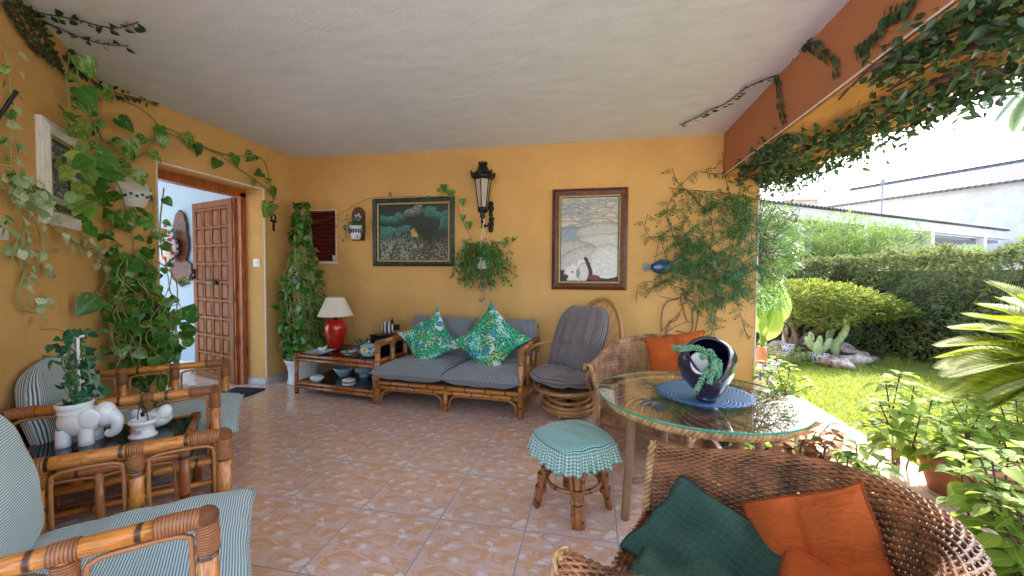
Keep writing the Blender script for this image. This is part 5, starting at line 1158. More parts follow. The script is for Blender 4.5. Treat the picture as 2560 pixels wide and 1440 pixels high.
# ================================================================ climbing plants on the walls
def along(path, n):
    L = [0]
    for a, b_ in zip(path[:-1], path[1:]): L.append(L[-1]+(b_-a).length)
    out = []
    for i in range(n):
        d = L[-1]*(i+.5)/n
        for k in range(len(L)-1):
            if L[k+1] >= d: f = (d-L[k])/max(1e-9, L[k+1]-L[k]); out.append((path[k].lerp(path[k+1], f), (path[k+1]-path[k]).normalized())); break
    return out
def vine(t, paths, wall, nrm, mat, size, per, stem='stem', r=.004, gap=.02, tpl=HEART, out=.04, hang=.8, name='foliage', W=None, extra=None, sm=4, jit=1.0):
    """paths: lists of picture points laid on a real wall by wall(px, py, off)"""
    P, D, N, Lz = [], [], [], []; m = MB(); nv = Vector(nrm)
    for pth in paths:
        pts = [wall(x, y, gap+random.random()*out*.4) for x, y in pth]; c = cat_path(pts, sm); m.tube(c, r, 6)
        ln = sum((b_-a).length for a, b_ in zip(c[:-1], c[1:]))
        for p, d in along(c, max(1, int(ln/per))):
            side = nv.cross(d).normalized()*random.choice((-1, 1)); dd = side*(.5+random.random()*.6)+nv*random.uniform(.0, .6)+Vector((0, 0, -hang*random.uniform(.3, 1.2)))+d*.2
            off = side*random.uniform(.0, .04)*size/.1+nv*random.uniform(0, out); q = p+off; m.tube([p, p+off*.6+Vector((0, 0, .01)), q], r*.45, 4, cap=False)
            P.append(q); D.append(dd); N.append(nv*1.2+Vector((random.gauss(0, .35), random.gauss(0, .35), .45+random.gauss(0, .25)))*jit); Lz.append(size*random.uniform(.65, 1.2))
    if extra:
        for p, d, n_, s in extra: P.append(p); D.append(d); N.append(n_); Lz.append(s)
    scatter(name, P, D, N, Lz, mat, tpl, t, W=None if W is None else np.array(Lz)*W); m.build('stem', stem, t, True)
def wx(px, py, off=0): return on_x(px, py, XW+off)
def wy(px, py, off=0): return on_y(px, py, YW-off)
def wa(px, py, off=0): return on_a(px, py, off)
def wleft(px, py, off=0):   # whichever of the two left walls the point falls on
    return wa(px, py, off) if px < 246 else wx(px, py, off)
def clumps(lst, wall, nrm, s0, s1, depth):
    out = []; nv = Vector(nrm)
    for cx, cy, rx, ry, n in lst:
        for i in range(n):
            a = random.random()*6.283; q = random.random()**.55; o = random.random()**1.3*depth+.02
            p = wall(cx+math.cos(a)*rx*q, cy+math.sin(a)*ry*q, o); out.append((p, Vector((random.gauss(0, .7), random.gauss(0, .7), -.55+random.gauss(0, .5))), nv*1.1+Vector((random.gauss(0, .5), random.gauss(0, .5), .55+random.gauss(0, .3))), random.uniform(s0, s1)))
    return out
NL = Vector((.85, -.5, 0)).normalized()
t = thing('climbing_pothos', 'tall climbing plant with big variegated heart leaves in the corner left of the doorway', 'climbing plant', (-3.2, 2.62, 0))
paths = [[(178, 125), (165, 190), (175, 260), (172, 330), (190, 400), (200, 480), (230, 560)], [(190, 160), (205, 240), (240, 330), (245, 400), (300, 470), (320, 560)], [(240, 300), (252, 340), (300, 385), (345, 395), (385, 350), (402, 325)],
 [(300, 520), (330, 580), (330, 650), (320, 720), (330, 800), (340, 900)], [(375, 470), (385, 540), (375, 620), (390, 700), (385, 780), (400, 880)], [(275, 500), (285, 600), (300, 650), (330, 700)], [(240, 250), (245, 300), (252, 350)], [(345, 400), (300, 420), (270, 470), (240, 520)], [(390, 650), (440, 700), (440, 800), (430, 900)], [(410, 470), (400, 560), (405, 640)]]
ex = clumps([(240, 430, 50, 45, 6), (270, 500, 45, 40, 5), (215, 540, 30, 40, 3), (250, 570, 50, 30, 3), (330, 630, 60, 40, 14), (335, 700, 70, 55, 34), (340, 780, 85, 55, 54), (355, 860, 90, 60, 62), (370, 930, 85, 40, 50), (395, 720, 45, 70, 20), (420, 830, 40, 60, 20), (370, 550, 30, 60, 5)], lambda a, b_, o: wx(max(a, 240), b_, o+.04) if a > 235 else wa(a, b_, o), NL, .05, .11, .30)
for (px, py, s, dx) in ((205, 142, .15, (0, .3, -.7)), (200, 220, .16, (.3, .3, -.6)), (252, 215, .15, (0, .6, -.7)), (295, 295, .15, (.2, .3, -.3)), (315, 350, .19, (0, .3, -.8)), (340, 425, .16, (.1, .3, -.7)), (365, 345, .13, (.1, -.3, -.2)), (405, 340, .13, (0, .1, -.9)), (462, 800, .22, (0, .5, .75)), (455, 828, .20, (0, .9, .05)), (455, 850, .18, (0, .9, -.1)), (240, 745, .18, (0, -.5, -.5)), (320, 690, .22, (-.2, -.4, -.8)), (305, 530, .24, (-.1, .3, -.5)), (245, 410, .22, (.1, .7, -.3)), (160, 280, .15, (-.3, .4, 0)), (235, 385, .2, (.4, .5, -.4))):
    ex.append((wleft(px, py, .12), Vector(dx), NL+Vector((0, 0, .35)), s*.82))
vine(t, paths, wleft, NL, 'pothos', .085, .15, 'stem_pale', .0055, extra=ex, out=.08)
ex = clumps([(190, 330, 14, 60, 5), (200, 430, 22, 70, 9), (210, 510, 22, 50, 7), (330, 780, 60, 90, 10), (205, 370, 16, 50, 4)], wleft, NL, .07, .11, .2)
scatter('lime_foliage', *[[e[i] for e in ex] for i in range(4)], 'pothos_lime', HEART, t)
m = MB(); rg = random.Random(4)
for k in range(30):
    x = rg.uniform(285, 430); y = rg.uniform(620, 900); pts = [wleft(x, y, .2), wleft(x+rg.uniform(-30, 30), y+40, .3), wleft(x+rg.uniform(-40, 40), y+90, .26), wleft(x+rg.uniform(-30, 50), y+rg.uniform(60, 150), .2)]; m.tube(pts, .0035, 5, 5)
m.build('tendril', 'stem_pale', t, True)
m = MB(); m.lathe([(.15, 0), (.17, .02), (.20, .28), (.21, .30), (.19, .30), (.17, .26), (.001, .25)], 36, (-3.22, 2.64, 0)); m.build('pot', 'white', t, True)
# runner over the door and behind the pictures
t = thing('trailing_pothos', 'long thin vine of heart leaves running above the doorway to the wall corner', 'climbing plant', tuple(wx(560, 385)))
P = [(405, 325, -.9), (460, 335, -.8), (490, 360, -.9), (545, 400, -.9), (585, 392, -.8), (632, 385, -.5), (655, 432, -.2), (678, 470, -.7), (668, 508, -.6), (685, 510, -.6), (672, 525, -.5)]
ex = [(wx(x, y, .04), Vector((.1, random.choice((-.5, .5)), z)), Vector((1, -.3, .4)), random.uniform(.10, .14)) for x, y, z in P]
vine(t, [[(290, 245), (340, 265), (375, 290), (402, 318), (430, 325), (480, 350), (530, 375), (585, 390), (635, 388), (662, 405), (672, 440), (680, 480), (685, 520)], [(402, 325), (450, 345), (520, 375), (560, 390)], [(560, 395), (610, 430), (655, 462), (690, 500)]], wx, (1, 0, 0), 'pothos', .09, .6, 'stem', .0045, extra=ex, out=.03)
t = thing('trailing_pothos', 'thin vine tendril strung past the tile planter and over the green framed painting', 'climbing plant', tuple(wy(950, 495)))
ex = [(wy(x, y, .05), Vector((random.uniform(-.5, .5), -.1, -.7)), Vector((0, -1, .3)), s) for x, y, s in ((1110, 462, .09), (1133, 476, .08), (1157, 498, .085), (1157, 538, .08), (1172, 555, .085), (1162, 600, .07), (745, 545, .12), (1072, 490, .05), (1265, 600, .07), (1285, 595, .05))]
vine(t, [[(745, 552), (800, 552), (850, 535), (890, 510), (930, 495), (1000, 492), (1075, 492), (1125, 492), (1140, 510), (1150, 540), (1165, 570), (1180, 600)], [(1105, 490), (1105, 475), (1110, 462)], [(1120, 490), (1133, 478)], [(1225, 600), (1255, 608), (1280, 605), (1295, 590)]], wy, (0, -1, 0), 'pothos', .06, 2.5, 'stem', .003, extra=ex, out=.01, gap=.045)
# ivy leaved trailer at the far left
t = thing('trailing_ivy', 'trailing vine with pale scalloped leaves hanging in loops on the far left wall', 'climbing plant', tuple(wa(60, 500)))
paths = [[(5, 100), (18, 150), (25, 220), (28, 300), (28, 420)], [(0, 440), (40, 470), (80, 500), (130, 570), (190, 610), (240, 635)], [(0, 455), (45, 520), (65, 580), (70, 640), (55, 700), (45, 740), (60, 775), (95, 778), (105, 740), (125, 750)], [(50, 510), (90, 560), (100, 600), (95, 660), (60, 695)], [(0, 470), (60, 490), (120, 500), (170, 520), (210, 540)], [(0, 630), (25, 622), (45, 605)], [(60, 560), (40, 610), (30, 650)], [(240, 640), (270, 690), (235, 750)]]
ex = clumps([(30, 440, 30, 25, 8), (70, 480, 45, 35, 12), (110, 500, 40, 30, 10), (20, 555, 20, 20, 5), (60, 620, 40, 30, 7), (95, 690, 30, 40, 8), (120, 745, 15, 20, 3), (190, 600, 70, 30, 8), (265, 640, 40, 30, 8), (25, 340, 15, 40, 3)], wa, AN, .04, .068, .10)
vine(t, paths, wa, AN, 'pale_leaf', .055, .085, 'stem_pale', .004, extra=ex, out=.04, tpl=T_oval(1.05, .12, .12, 5))
ex = clumps([(20, 170, 18, 40, 4), (30, 270, 18, 60, 5), (25, 350, 18, 50, 4), (35, 440, 30, 20, 7), (80, 470, 30, 20, 5), (15, 550, 15, 20, 4)], wa, AN, .045, .07, .06); scatter('green_foliage', *[[e[i] for e in ex] for i in range(4)], 'pothos', OVAL, t)
m = MB(); a_, b_ = wa(0, 288, .02), wa(40, 230, .10); m.tube([wa(-40, 345, .01), a_, b_], .008, 8); m.ell(b_, (.010, .010, .010), 8, 6); tag(m.build('hanger_rod', 'iron'), 'thin black iron rod sticking out of the wall at the far left edge', 'rod')
p = wa(3, 577, .006); m = MB(); m.box(p, (.012, .085, .085), Matrix((AN, AD, Vector((0, 0, 1)))).transposed()); tag(m.build('light_switch', 'plastic_white', flat=True), 'white switch plate cut off by the far left edge of the picture', 'light switch')
# creeping fig strands on wall and ceiling
t = thing('creeping_fig', 'dense thin strands of tiny dark leaves creeping down the top left corner onto the wall', 'climbing plant', tuple(wa(60, 60)))
ps = [[(5, 5), (35, 50), (60, 95), (100, 130), (130, 160), (155, 175)], [(15, 0), (45, 40), (75, 90), (110, 125), (150, 165), (165, 200)], [(30, 0), (70, 55), (95, 100), (120, 130), (150, 160)], [(5, 15), (30, 40), (55, 90), (90, 120), (125, 155)], [(45, 5), (75, 45), (105, 85), (125, 125), (150, 150)], [(60, 15), (90, 55), (115, 90), (140, 140)]]
vine(t, ps, wa, AN, 'fig', .028, .012, 'stem_brown', .003, tpl=OVAL, out=.01, gap=.01, hang=.3, W=1.1)
t = thing('creeping_fig', 'strand of tiny dark leaves creeping along the wall and ceiling seam toward the doorway', 'climbing plant', tuple(wx(300, 235)))
vine(t, [[(165, 132), (190, 165), (225, 198), (250, 212), (290, 232), (330, 242), (360, 252), (395, 268)]], wleft, NL, 'fig', .042, .014, 'stem_brown', .003, tpl=OVAL, out=.012, gap=.012, hang=.2, W=1.2)
def wc(px, py, off=0): return on_z(px, py, ZC-off)
t = thing('creeping_fig', 'longer ceiling strand of tiny leaves, the upper of the two at the top left', 'climbing plant', tuple(wc(200, 45)))
vine(t, [[(55, 10), (90, 30), (130, 38), (170, 45), (210, 55), (250, 65), (290, 70), (325, 62), (345, 55)]], wc, (0, 0, -1), 'fig', .05, .026, 'stem_brown', .003, tpl=OVAL, out=.01, gap=.008, hang=0, W=1.3)
t = thing('creeping_fig', 'lower ceiling strand of tiny leaves below the longer one at the top left', 'climbing plant', tuple(wc(200, 90)))
vine(t, [[(60, 20), (95, 50), (130, 65), (180, 85), (230, 103), (270, 112), (320, 115)]], wc, (0, 0, -1), 'fig', .048, .030, 'stem_brown', .003, tpl=OVAL, out=.01, gap=.008, hang=0, W=1.3)
# corner pothos in fluted pot
cp = Vector((-3.27, 4.02, 0))
t = thing('corner_pothos', 'column of trailing heart leaved pothos filling the corner behind the side table', 'potted plant', cp)
m = MB(); m.lathe([(.165, 0), (.175, .02), (.160, .06), (.158, .14), (.175, .22), (.205, .27), (.205, .285), (.185, .285), (.16, .24), (.001, .235)], 84, cp, mod=lambda a, u: 1+.022*math.sin(a*21)*(1 if .15 < u < .55 else 0)); m.build('pot', 'white', t, True)
P, D, N, Lz = [], [], [], []; m = MB()
def col_r(z): return np.interp(z, [.25, .5, .9, 1.25, 1.5, 1.9, 2.12], [.15, .24, .25, .20, .12, .10, .07])
def col_c(z): return Vector((np.interp(z, [.3, 1.2, 1.6, 2.1], [-3.27, -3.29, -3.34, -3.36]), np.interp(z, [.3, 1.2, 1.6, 2.1], [4.03, 4.05, 4.12, 4.15]), z))
for i in range(620):
    z = .30+1.8*random.random()**1.35; r_ = col_r(z); a = random.uniform(-PI*1.15, .15*PI); q = random.random()**.35; c = col_c(z)
    p = c+Vector((math.cos(a)*r_*q, math.sin(a)*r_*q*.9, 0)); 
    if p.x < XW+.02 or p.y > YW-.02: continue
    P.append(p); o = Vector((math.cos(a), math.sin(a), 0)); D.append(o*.5+Vector((random.gauss(0, .6), random.gauss(0, .6), -.45+random.gauss(0, .5)))); N.append(o+Vector((random.gauss(0, .5), random.gauss(0, .5), .6+random.gauss(0, .3)))); Lz.append(random.uniform(.045, .12))
scatter('foliage', P, D, N, Lz, 'pothos', HEART, t)
for i in range(46):
    z1 = random.uniform(.9, 2.05); a = random.uniform(-PI, 0); pts = []
    for k in range(6): z = z1-k*random.uniform(.1, .2); z = max(z, .25); r_ = col_r(z)*random.uniform(.7, 1.05); c = col_c(z); pts.append(c+Vector((math.cos(a+k*.18)*r_, math.sin(a+k*.18)*r_*.9, 0)))
    m.tube(pts, .0032, 5, 4)
for i in range(4): m.tube([cp+Vector((.02*i, .0, .24)), col_c(1.0)+Vector((.02*i, 0, 0)), col_c(2.05)], .006, 6, 4)
m.build('stem', 'stem_pale', t, True)
# hanging basket plus shell chime
hp = on_y(1207, 660, YW-.19); t = thing('hanging_basket', 'white hanging basket of bushy green trailing plant with a few red leaves, below the lantern', 'hanging plant', hp)
m = MB(); m.lathe([(.050, -.052), (.056, -.05), (.075, .055), (.083, .06), (.083, .068), (.070, .068), (.062, .02), (.001, .02)], 32); m.build('pot', 'plastic_white', t)
m = MB(); hk = on_y(1208, 562, YW-.19)-hp
for k in range(3): a = k*2.09+.4; m.tube([(math.cos(a)*.08, math.sin(a)*.08, .06), (math.cos(a)*.035, math.sin(a)*.035, hk.z*.55), (0, 0, hk.z-.03)], .0022, 5, 4)
m.tube([(0, 0, hk.z-.05), (.0, 0, hk.z), (.012, 0, hk.z+.02), (.014, 0, hk.z+.05), (0, .0, hk.z+.058)], .005, 6, 3); m.build('hanger', 'plastic_white', t)
m = MB(); P, D, N, Lz = [], [], [], []
for i in range(105):
    a = random.random()*6.283; r_ = random.uniform(.06, .36); dz = random.uniform(-.22, .16); s = Vector((math.cos(a)*.05, math.sin(a)*.04, .07)); e = Vector((math.cos(a)*r_*1.0, math.sin(a)*min(r_*.45, .16), dz)); mid = (s+e)/2+Vector((0, 0, .10+.05*random.random()))
    path = cat_path([hp+s, hp+mid, hp+e, hp+e+Vector((math.cos(a)*.03, 0, -.03))], 7); m.tube(path, .0022, 4)
    for p, d in along(path, 10):
        if abs(p.x-hp.x) < .075 and p.y < hp.y+.02 and -.07 < p.z-hp.z < .045: continue
        for sgn in (-1, 1): P.append(p+Vector((random.gauss(0, .012), random.gauss(0, .012), random.gauss(0, .012)))); D.append(Vector((random.gauss(0, .6), random.gauss(-.2, .5), random.gauss(-.3, .5)))+d*.4); N.append(Vector((random.gauss(0, .4), -.5, .8))); Lz.append(random.uniform(.028, .058))
n = len(P); mi = (np.array([1 if (random.random() < .035) else 0 for _ in P])); scatter('foliage', P, D, N, Lz, ['basket', 'flower'], OVAL, t, W=np.array(Lz)*.8, mi=mi); m.build('stem', 'stem', t, True)
tw = thing('shell_chime', 'shell wind chime dangling under the hanging basket', 'wind chime', hp+Vector((0, 0, -.06)))
m = MB(); sh_ = MB()
for k, (dx, l_) in enumerate(((-.035, .20), (-.012, .33), (.022, .31), (.034, .20))):
    b0 = hp+Vector((dx, -.01, -.06)); m.tube([b0, b0+Vector((0, 0, -l_))], .002, 4)
    for q in (.35, .62, 1.0): sh_.ell(b0+Vector((0, 0, -l_*q)), (.014 if q < 1 else (.028 if k in (1, 3) else .016), .008, .026 if q < 1 else .022), 10, 7)
m.build('cord', 'rust', tw, True); sh_.build('shell', 'shell', tw, True)
# jasmine on the back wall, wire trellis below
t = thing('wire_trellis', 'bare bent wire trellis hanging low on the orange wall under the jasmine', 'trellis', tuple(wy(1710, 780)))
m = MB()
for p in ([(1653, 830), (1655, 780), (1668, 755), (1690, 748), (1700, 745)], [(1653, 830), (1680, 800), (1700, 780), (1712, 745), (1705, 720)], [(1735, 840), (1745, 790), (1740, 765), (1720, 748), (1690, 745)], [(1665, 835), (1672, 810), (1690, 800), (1700, 785)], [(1668, 828), (1700, 812), (1720, 805), (1730, 802)], [(1700, 740), (1710, 780), (1718, 803)], [(1730, 770), (1728, 828), (1690, 828)], [(1660, 832), (1675, 825), (1672, 805), (1680, 800)], [(1690, 748), (1650, 740), (1643, 720), (1655, 690)]): m.tube([wy(x, y, .02+.01*random.random()) for x, y in p], .006 if random.random() < .6 else .003, 6, 5)
o = m.build('wire', 'rust', t, True)
t = thing('jasmine', 'airy jasmine vine with fine feathery leaves sprawling over the right end of the orange wall', 'climbing plant', tuple(wy(1800, 620)))
rg = random.Random(21); paths = []
base = [[(1690, 480), (1668, 520), (1680, 580), (1710, 640), (1720, 700), (1715, 760)], [(1672, 470), (1720, 475), (1790, 480), (1860, 490), (1900, 500)], [(1690, 590), (1740, 590), (1790, 640), (1840, 700), (1870, 740)], [(1900, 560), (1850, 580), (1800, 600), (1750, 650), (1730, 720)], [(1680, 420), (1700, 460), (1740, 430), (1790, 435), (1830, 425)], [(1610, 595), (1640, 592), (1700, 592)], [(1590, 745), (1600, 710), (1640, 705), (1700, 720), (1720, 740)], [(1620, 535), (1612, 570), (1630, 600)], [(1700, 460), (1740, 500), (1780, 560), (1770, 640), (1720, 740)], [(1860, 430), (1835, 520), (1790, 560)], [(1780, 640), (1790, 760), (1775, 850)], [(1830, 700), (1850, 780), (1870, 850)], [(1805, 380), (1815, 450), (1835, 520)]]
for b_ in base: paths.append(b_)
for k in range(52):
    a, r_ = rg.random()*6.283, rg.random()**.5; x, y = 1785+112*r_*math.cos(a), 610+150*r_*math.sin(a); an = rg.uniform(-.6, 3.7); l_ = rg.uniform(40, 100); paths.append([(x, y), (x+math.cos(an)*l_*.5, y+abs(math.sin(an))*l_*.4), (min(x+math.cos(an)*l_, 1905), y+l_*.5)])
P, D, N, Lz = [], [], [], []; m = MB()
def pinnate(p, d, nv, s, npair=3):
    sd = nv.cross(d).normalized()
    for k in range(npair):
        q = p+d*s*(.35+.32*k)
        for sg in (-1, 1): P.append(q); D.append(sd*sg+d*.55); N.append(nv); Lz.append(s*.42)
    P.append(p+d*s*(.35+.32*npair)); D.append(d); N.append(nv); Lz.append(s*.55)
for i, pth in enumerate(paths):
    c = cat_path([wy(x, y, .02+rg.random()*(.05 if i < len(base) else .22)) for x, y in pth], 5); m.tube(c, .0032 if i < len(base) else .002, 5)
    for p, d in along(c, int(sum((b_-a).length for a, b_ in zip(c[:-1], c[1:]))/(.05 if i < len(base) else .021))): pinnate(p, Vector((rg.gauss(0, .7), rg.gauss(0, .5), -.55+rg.gauss(0, .4))).normalized(), Vector((rg.gauss(0, .4), -1, .3+rg.gauss(0, .4))).normalized(), rg.uniform(.04, .07))
for cx, cy, rx, ry, n in ((1840, 540, 50, 50, 70), (1790, 640, 75, 70, 90), (1730, 590, 45, 60, 30), (1860, 640, 35, 100, 80), (1800, 720, 60, 50, 50), (1705, 665, 35, 25, 25), (1780, 800, 12, 50, 22), (1750, 700, 30, 30, 20), (1870, 500, 30, 40, 30)):
    for i in range(n):
        a, q = rg.random()*6.283, rg.random()**.5; pinnate(wy(cx+rx*q*math.cos(a), cy+ry*q*math.sin(a), .03+.2*rg.random()), Vector((rg.gauss(0, .6), rg.gauss(0, .5), -.7)).normalized(), Vector((rg.gauss(0, .4), -1, .4)).normalized(), rg.uniform(.045, .075))
scatter('foliage', P, D, N, Lz, 'jasmine', PINN, t); m.build('stem', 'stem_purple', t, True)
# half beyond the wall end, with sunlight put into its leaf colour
P, D, N, Lz = [], [], [], []; m = MB()
for cx, cy, rx, ry, n in ((1925, 560, 40, 60, 130), (1945, 620, 60, 60, 230), (1925, 710, 42, 60, 170), (1955, 540, 45, 35, 90), (1985, 610, 26, 60, 80), (1905, 500, 16, 20, 16), (1900, 440, 20, 20, 20)):
    for i in range(n):
        a, q = rg.random()*6.283, rg.random()**.5; p = on_y(cx+rx*q*math.cos(a), cy+ry*q*math.sin(a), YW+rg.uniform(-.1, .45)); pinnate(p, Vector((rg.gauss(0, .6), rg.gauss(0, .5), -.5)).normalized(), Vector((rg.gauss(0, .5), rg.gauss(-.5, .5), .6)).normalized(), rg.uniform(.05, .085))
        if i % 9 == 0: m.tube([p, p+Vector((rg.gauss(0, .08), rg.gauss(0, .05), rg.gauss(0, .1))), on_y(1890, 620+rg.gauss(0, 40), YW)], .003, 4, 3)
scatter('sunny_foliage', P, D, N, Lz, 'jasmine_sun', PINN, t); m.build('twig', 'stem_brown', t, True)
# creeper on the beam
t = thing('beam_creeper', 'thick woody creeper covering the underside and outer edge of the terracotta beam', 'climbing plant', (1.6, 2.8, 2.25))
P, D, N, Lz = [], [], [], []; m = MB(); rg = random.Random(31)
for i in range(3700):
    y = rg.uniform(1.15, 4.75); w_ = rg.gauss(0, 1); x = 1.68+w_*.20+.11*math.sin(y*3.1); z = 2.21+rg.gauss(0, .045)
    if y < 1.9: x += (1.9-y)*-.10
    if x > 2.0 and rg.random() < .85: continue
    if x < 1.32: continue
    if math.sin(y*4.3+x*9)+math.sin(y*9.1-x*5)*.7 < -.30 and rg.random() < .85: continue
    P.append((x, y, z)); D.append((rg.gauss(0, .7), rg.gauss(0, .7), rg.gauss(-.4, .4))); N.append((rg.gauss(0, .5), rg.gauss(-.3, .5), -.9)); Lz.append(rg.uniform(.035, .075))
for i in range(1500):
    y = rg.uniform(1.2, 4.5); x = 1.275+abs(rg.gauss(0, .07)); z = 2.26-abs(rg.gauss(0, .02)) if x > 1.29 else 2.28+rg.gauss(0, .035)
    if math.sin(y*4.1)+math.sin(y*9.7+1)*.8+.5*math.sin(y*23) < .15: continue
    P.append((x-.01, y, z)); D.append((rg.gauss(-.2, .6), rg.gauss(0, .7), rg.gauss(-.5, .4))); N.append((-.7+rg.gauss(0, .4), rg.gauss(-.3, .4), -.6)); Lz.append(rg.uniform(.03, .06))
for i in range(900):
    y = rg.uniform(1.2, 2.7); x = rg.uniform(1.36, 1.95)
    if math.sin(y*5.3+x*7)+math.sin(y*8.1-x*9)*.7 < .1: continue
    P.append((x, y, 2.21+rg.gauss(0, .04))); D.append((rg.gauss(0, .7), rg.gauss(0, .7), rg.gauss(-.4, .4))); N.append((rg.gauss(0, .5), rg.gauss(-.3, .5), -.9)); Lz.append(rg.uniform(.03, .06))
for i in range(260):
    y = rg.uniform(3.0, 4.6); x = 1.98+rg.gauss(0, .09); z = 2.28-abs(rg.gauss(0, .07)); P.append((x, y, z)); D.append((rg.gauss(0, .5), rg.gauss(0, .5), -.7)); N.append((rg.gauss(0, .5), -.8, .3)); Lz.append(rg.uniform(.03, .055))
scatter('foliage', P, D, N, Lz, 'creeper', OVAL, t, W=np.array(Lz)*.95)
zz = lambda x, y, z=2.225: on_z(x, y, z)
for pts, r_ in (([(1850, 440), (1930, 405), (2000, 380), (2080, 345), (2140, 320), (2220, 280), (2290, 230), (2340, 200)], .014), ([(2130, 215), (2190, 165), (2290, 150), (2370, 140), (2450, 110), (2560, 60)], [.006, .024]), ([(1850, 440), (1905, 445), (1960, 436)], .010), ([(2380, 160), (2390, 190), (2440, 190), (2560, 175)], .009), ([(2330, 210), (2390, 180), (2440, 150)], .012)): m.tube([zz(x, y, 2.215+rg.uniform(-.02, .02)) for x, y in pts], r_, 8, 5)
for i in range(26):
    y = rg.uniform(1.4, 4.2); x = rg.uniform(1.35, 2.0); pts = [Vector((x, y, 2.24))]
    for k in range(4): pts.append(pts[-1]+Vector((rg.uniform(-.1, .1), rg.uniform(.05, .28), rg.uniform(-.03, .02))))
    m.tube(pts, rg.uniform(.002, .006), 5, 4)
m.build('woody_stem', 'stem_purple', t, True)
t = thing('creeper_strand', 'thin leafy creeper shoot crossing the ceiling and dropping over the terracotta beam', 'climbing plant', tuple(wc(1850, 250)))
def wb(px, py, off=0): return on_x(px, py, 1.27-off)
P1 = [wc(1700, 313, .01), wc(1740, 295, .01), wc(1775, 275, .012), wc(1815, 258, .01), wc(1865, 220, .01), wc(1910, 200, .01), wc(1945, 187, .012)]
P2 = [wb(1945, 187, .01), wb(1950, 225, .012), wb(1952, 260, .01), wb(1965, 308, .01)]; P3 = [wb(1950, 160, .01), wb(1990, 125, .01), wb(2020, 108, .012), wb(2050, 125, .012), wb(2080, 150, .01), wb(2095, 190, .01)]; P4_ = [wb(2300, -20, .01), wb(2270, 20, .012), wb(2210, 45, .012), wb(2200, 90, .012), wb(2165, 115, .012), wb(2145, 130, .012)]
m = MB(); P, D, N, Lz = [], [], [], []
for pth, nv, per in ((P1, Vector((0, 0, -1)), .045), (P2, Vector((-1, 0, 0)), .022), (P3, Vector((-1, 0, 0)), .018), (P4_, Vector((-1, 0, 0)), .009)):
    c = cat_path(pth, 5); m.tube(c, .004, 6); ln = sum((b_-a).length for a, b_ in zip(c[:-1], c[1:]))
    for p, d in along(c, int(ln/per)): P.append(p+nv*.01); s = nv.cross(d)*rg.choice((-1, 1)); D.append(s+d*.5+Vector((0, 0, -.3))); N.append(nv+Vector((rg.gauss(0, .4),)*3)); Lz.append(rg.uniform(.035, .06))
scatter('foliage', P, D, N, Lz, 'creeper', OVAL, t, W=np.array(Lz)*1.2); m.build('stem', 'stem_purple', t, True)

# ================================================================ garden
def noise2(x, y): return math.sin(x*3.1+1.3*math.sin(y*2.3))*math.sin(y*2.7+1.1*math.sin(x*1.9+1))
m = MB(); m.grid(lambda u, v: (2.18+13*u, -4+19*v, -.045+.012*noise2((2.18+13*u)*1.5, (-4+19*v)*1.5)), 50, 70); struct('lawn', m, 'lawn', flat=False)
n = 62000; X = 2.16+rng.random(n)**1.25*4.4; Y = .8+rng.random(n)*8.2; P = np.stack([X, Y, np.full(n, -.045)], 1)
g = scatter('grass', P, rv(n, .55)+[0, 0, 1], rv(n), rng.uniform(.035, .075, n), 'grass', ([(0, -.5, 0), (0, .5, 0), (1, 0, .25)], [(0, 1, 2)]), W=.009); tag(g, 'short sunlit lawn grass between the path and the hedge', 'grass', kind='stuff')
def hedge(label, pts, wd, h, n, mat='hedge', size=(.045, .085), name='hedge', bulge=.10, z0=.0, top=True, nrm=None, group=None):
    a, b_ = Vector(pts[0]), Vector(pts[1]); d = (b_-a); L_ = d.length; d.normalize(); s = Vector((-d.y, d.x, 0)); t = thing(name, label, 'hedge', ((a+b_)/2), 0, group)
    P, D, N, Lz = [], [], [], []; rg = random.Random(int(L_*100))
    for i in range(n):
        u = rg.random()*L_; r_ = rg.random()
        if r_ < .32: v = rg.uniform(-wd/2, wd/2); z = h; nv = Vector((0, 0, 1))
        else: v = -wd/2 if r_ < .90 else wd/2; z = z0+rg.random()**.9*(h-z0); nv = s*(-1 if v < 0 else 1)
        bz = bulge*noise2(u*2.2, v*3+z*2.4)+.4*bulge*noise2(u*7, z*6+v*5); dep = abs(rg.gauss(0, .05))
        if abs(z-h) < .2: v *= .93
        p = a+d*u+s*v+Vector((0, 0, z))+nv*(bz-dep)
        P.append(p); D.append(nv*.5+Vector((rg.gauss(0, .7), rg.gauss(0, .7), rg.gauss(.2, .6)))); N.append(nv*.8+Vector((rg.gauss(0, .6), rg.gauss(0, .6), .5+rg.gauss(0, .4)))); Lz.append(rg.uniform(*size))
    scatter('foliage', P, D, N, Lz, mat, OVAL if n < 22000 else T_oval(.5, .12, .2, 2), t, W=np.array(Lz)*.85)
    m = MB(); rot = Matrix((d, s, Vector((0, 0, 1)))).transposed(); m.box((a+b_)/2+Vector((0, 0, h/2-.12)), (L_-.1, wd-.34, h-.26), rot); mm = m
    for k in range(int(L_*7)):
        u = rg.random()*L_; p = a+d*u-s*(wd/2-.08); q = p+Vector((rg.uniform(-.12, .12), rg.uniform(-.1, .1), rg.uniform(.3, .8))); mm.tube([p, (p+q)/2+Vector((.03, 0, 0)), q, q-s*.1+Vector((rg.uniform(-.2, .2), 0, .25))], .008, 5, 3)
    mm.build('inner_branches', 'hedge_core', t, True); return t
hedge('clipped dark hedge running along the right side of the lawn, its top catching the sun', ((5.05, 9.0, -.05), (6.15, 3.6, -.05)), .9, 1.68, 30000)
hedge('lower clipped hedge across the far end of the lawn behind the rockery', ((1.5, 9.15, -.05), (5.1, 9.05, -.05)), .8, 1.58, 19000)
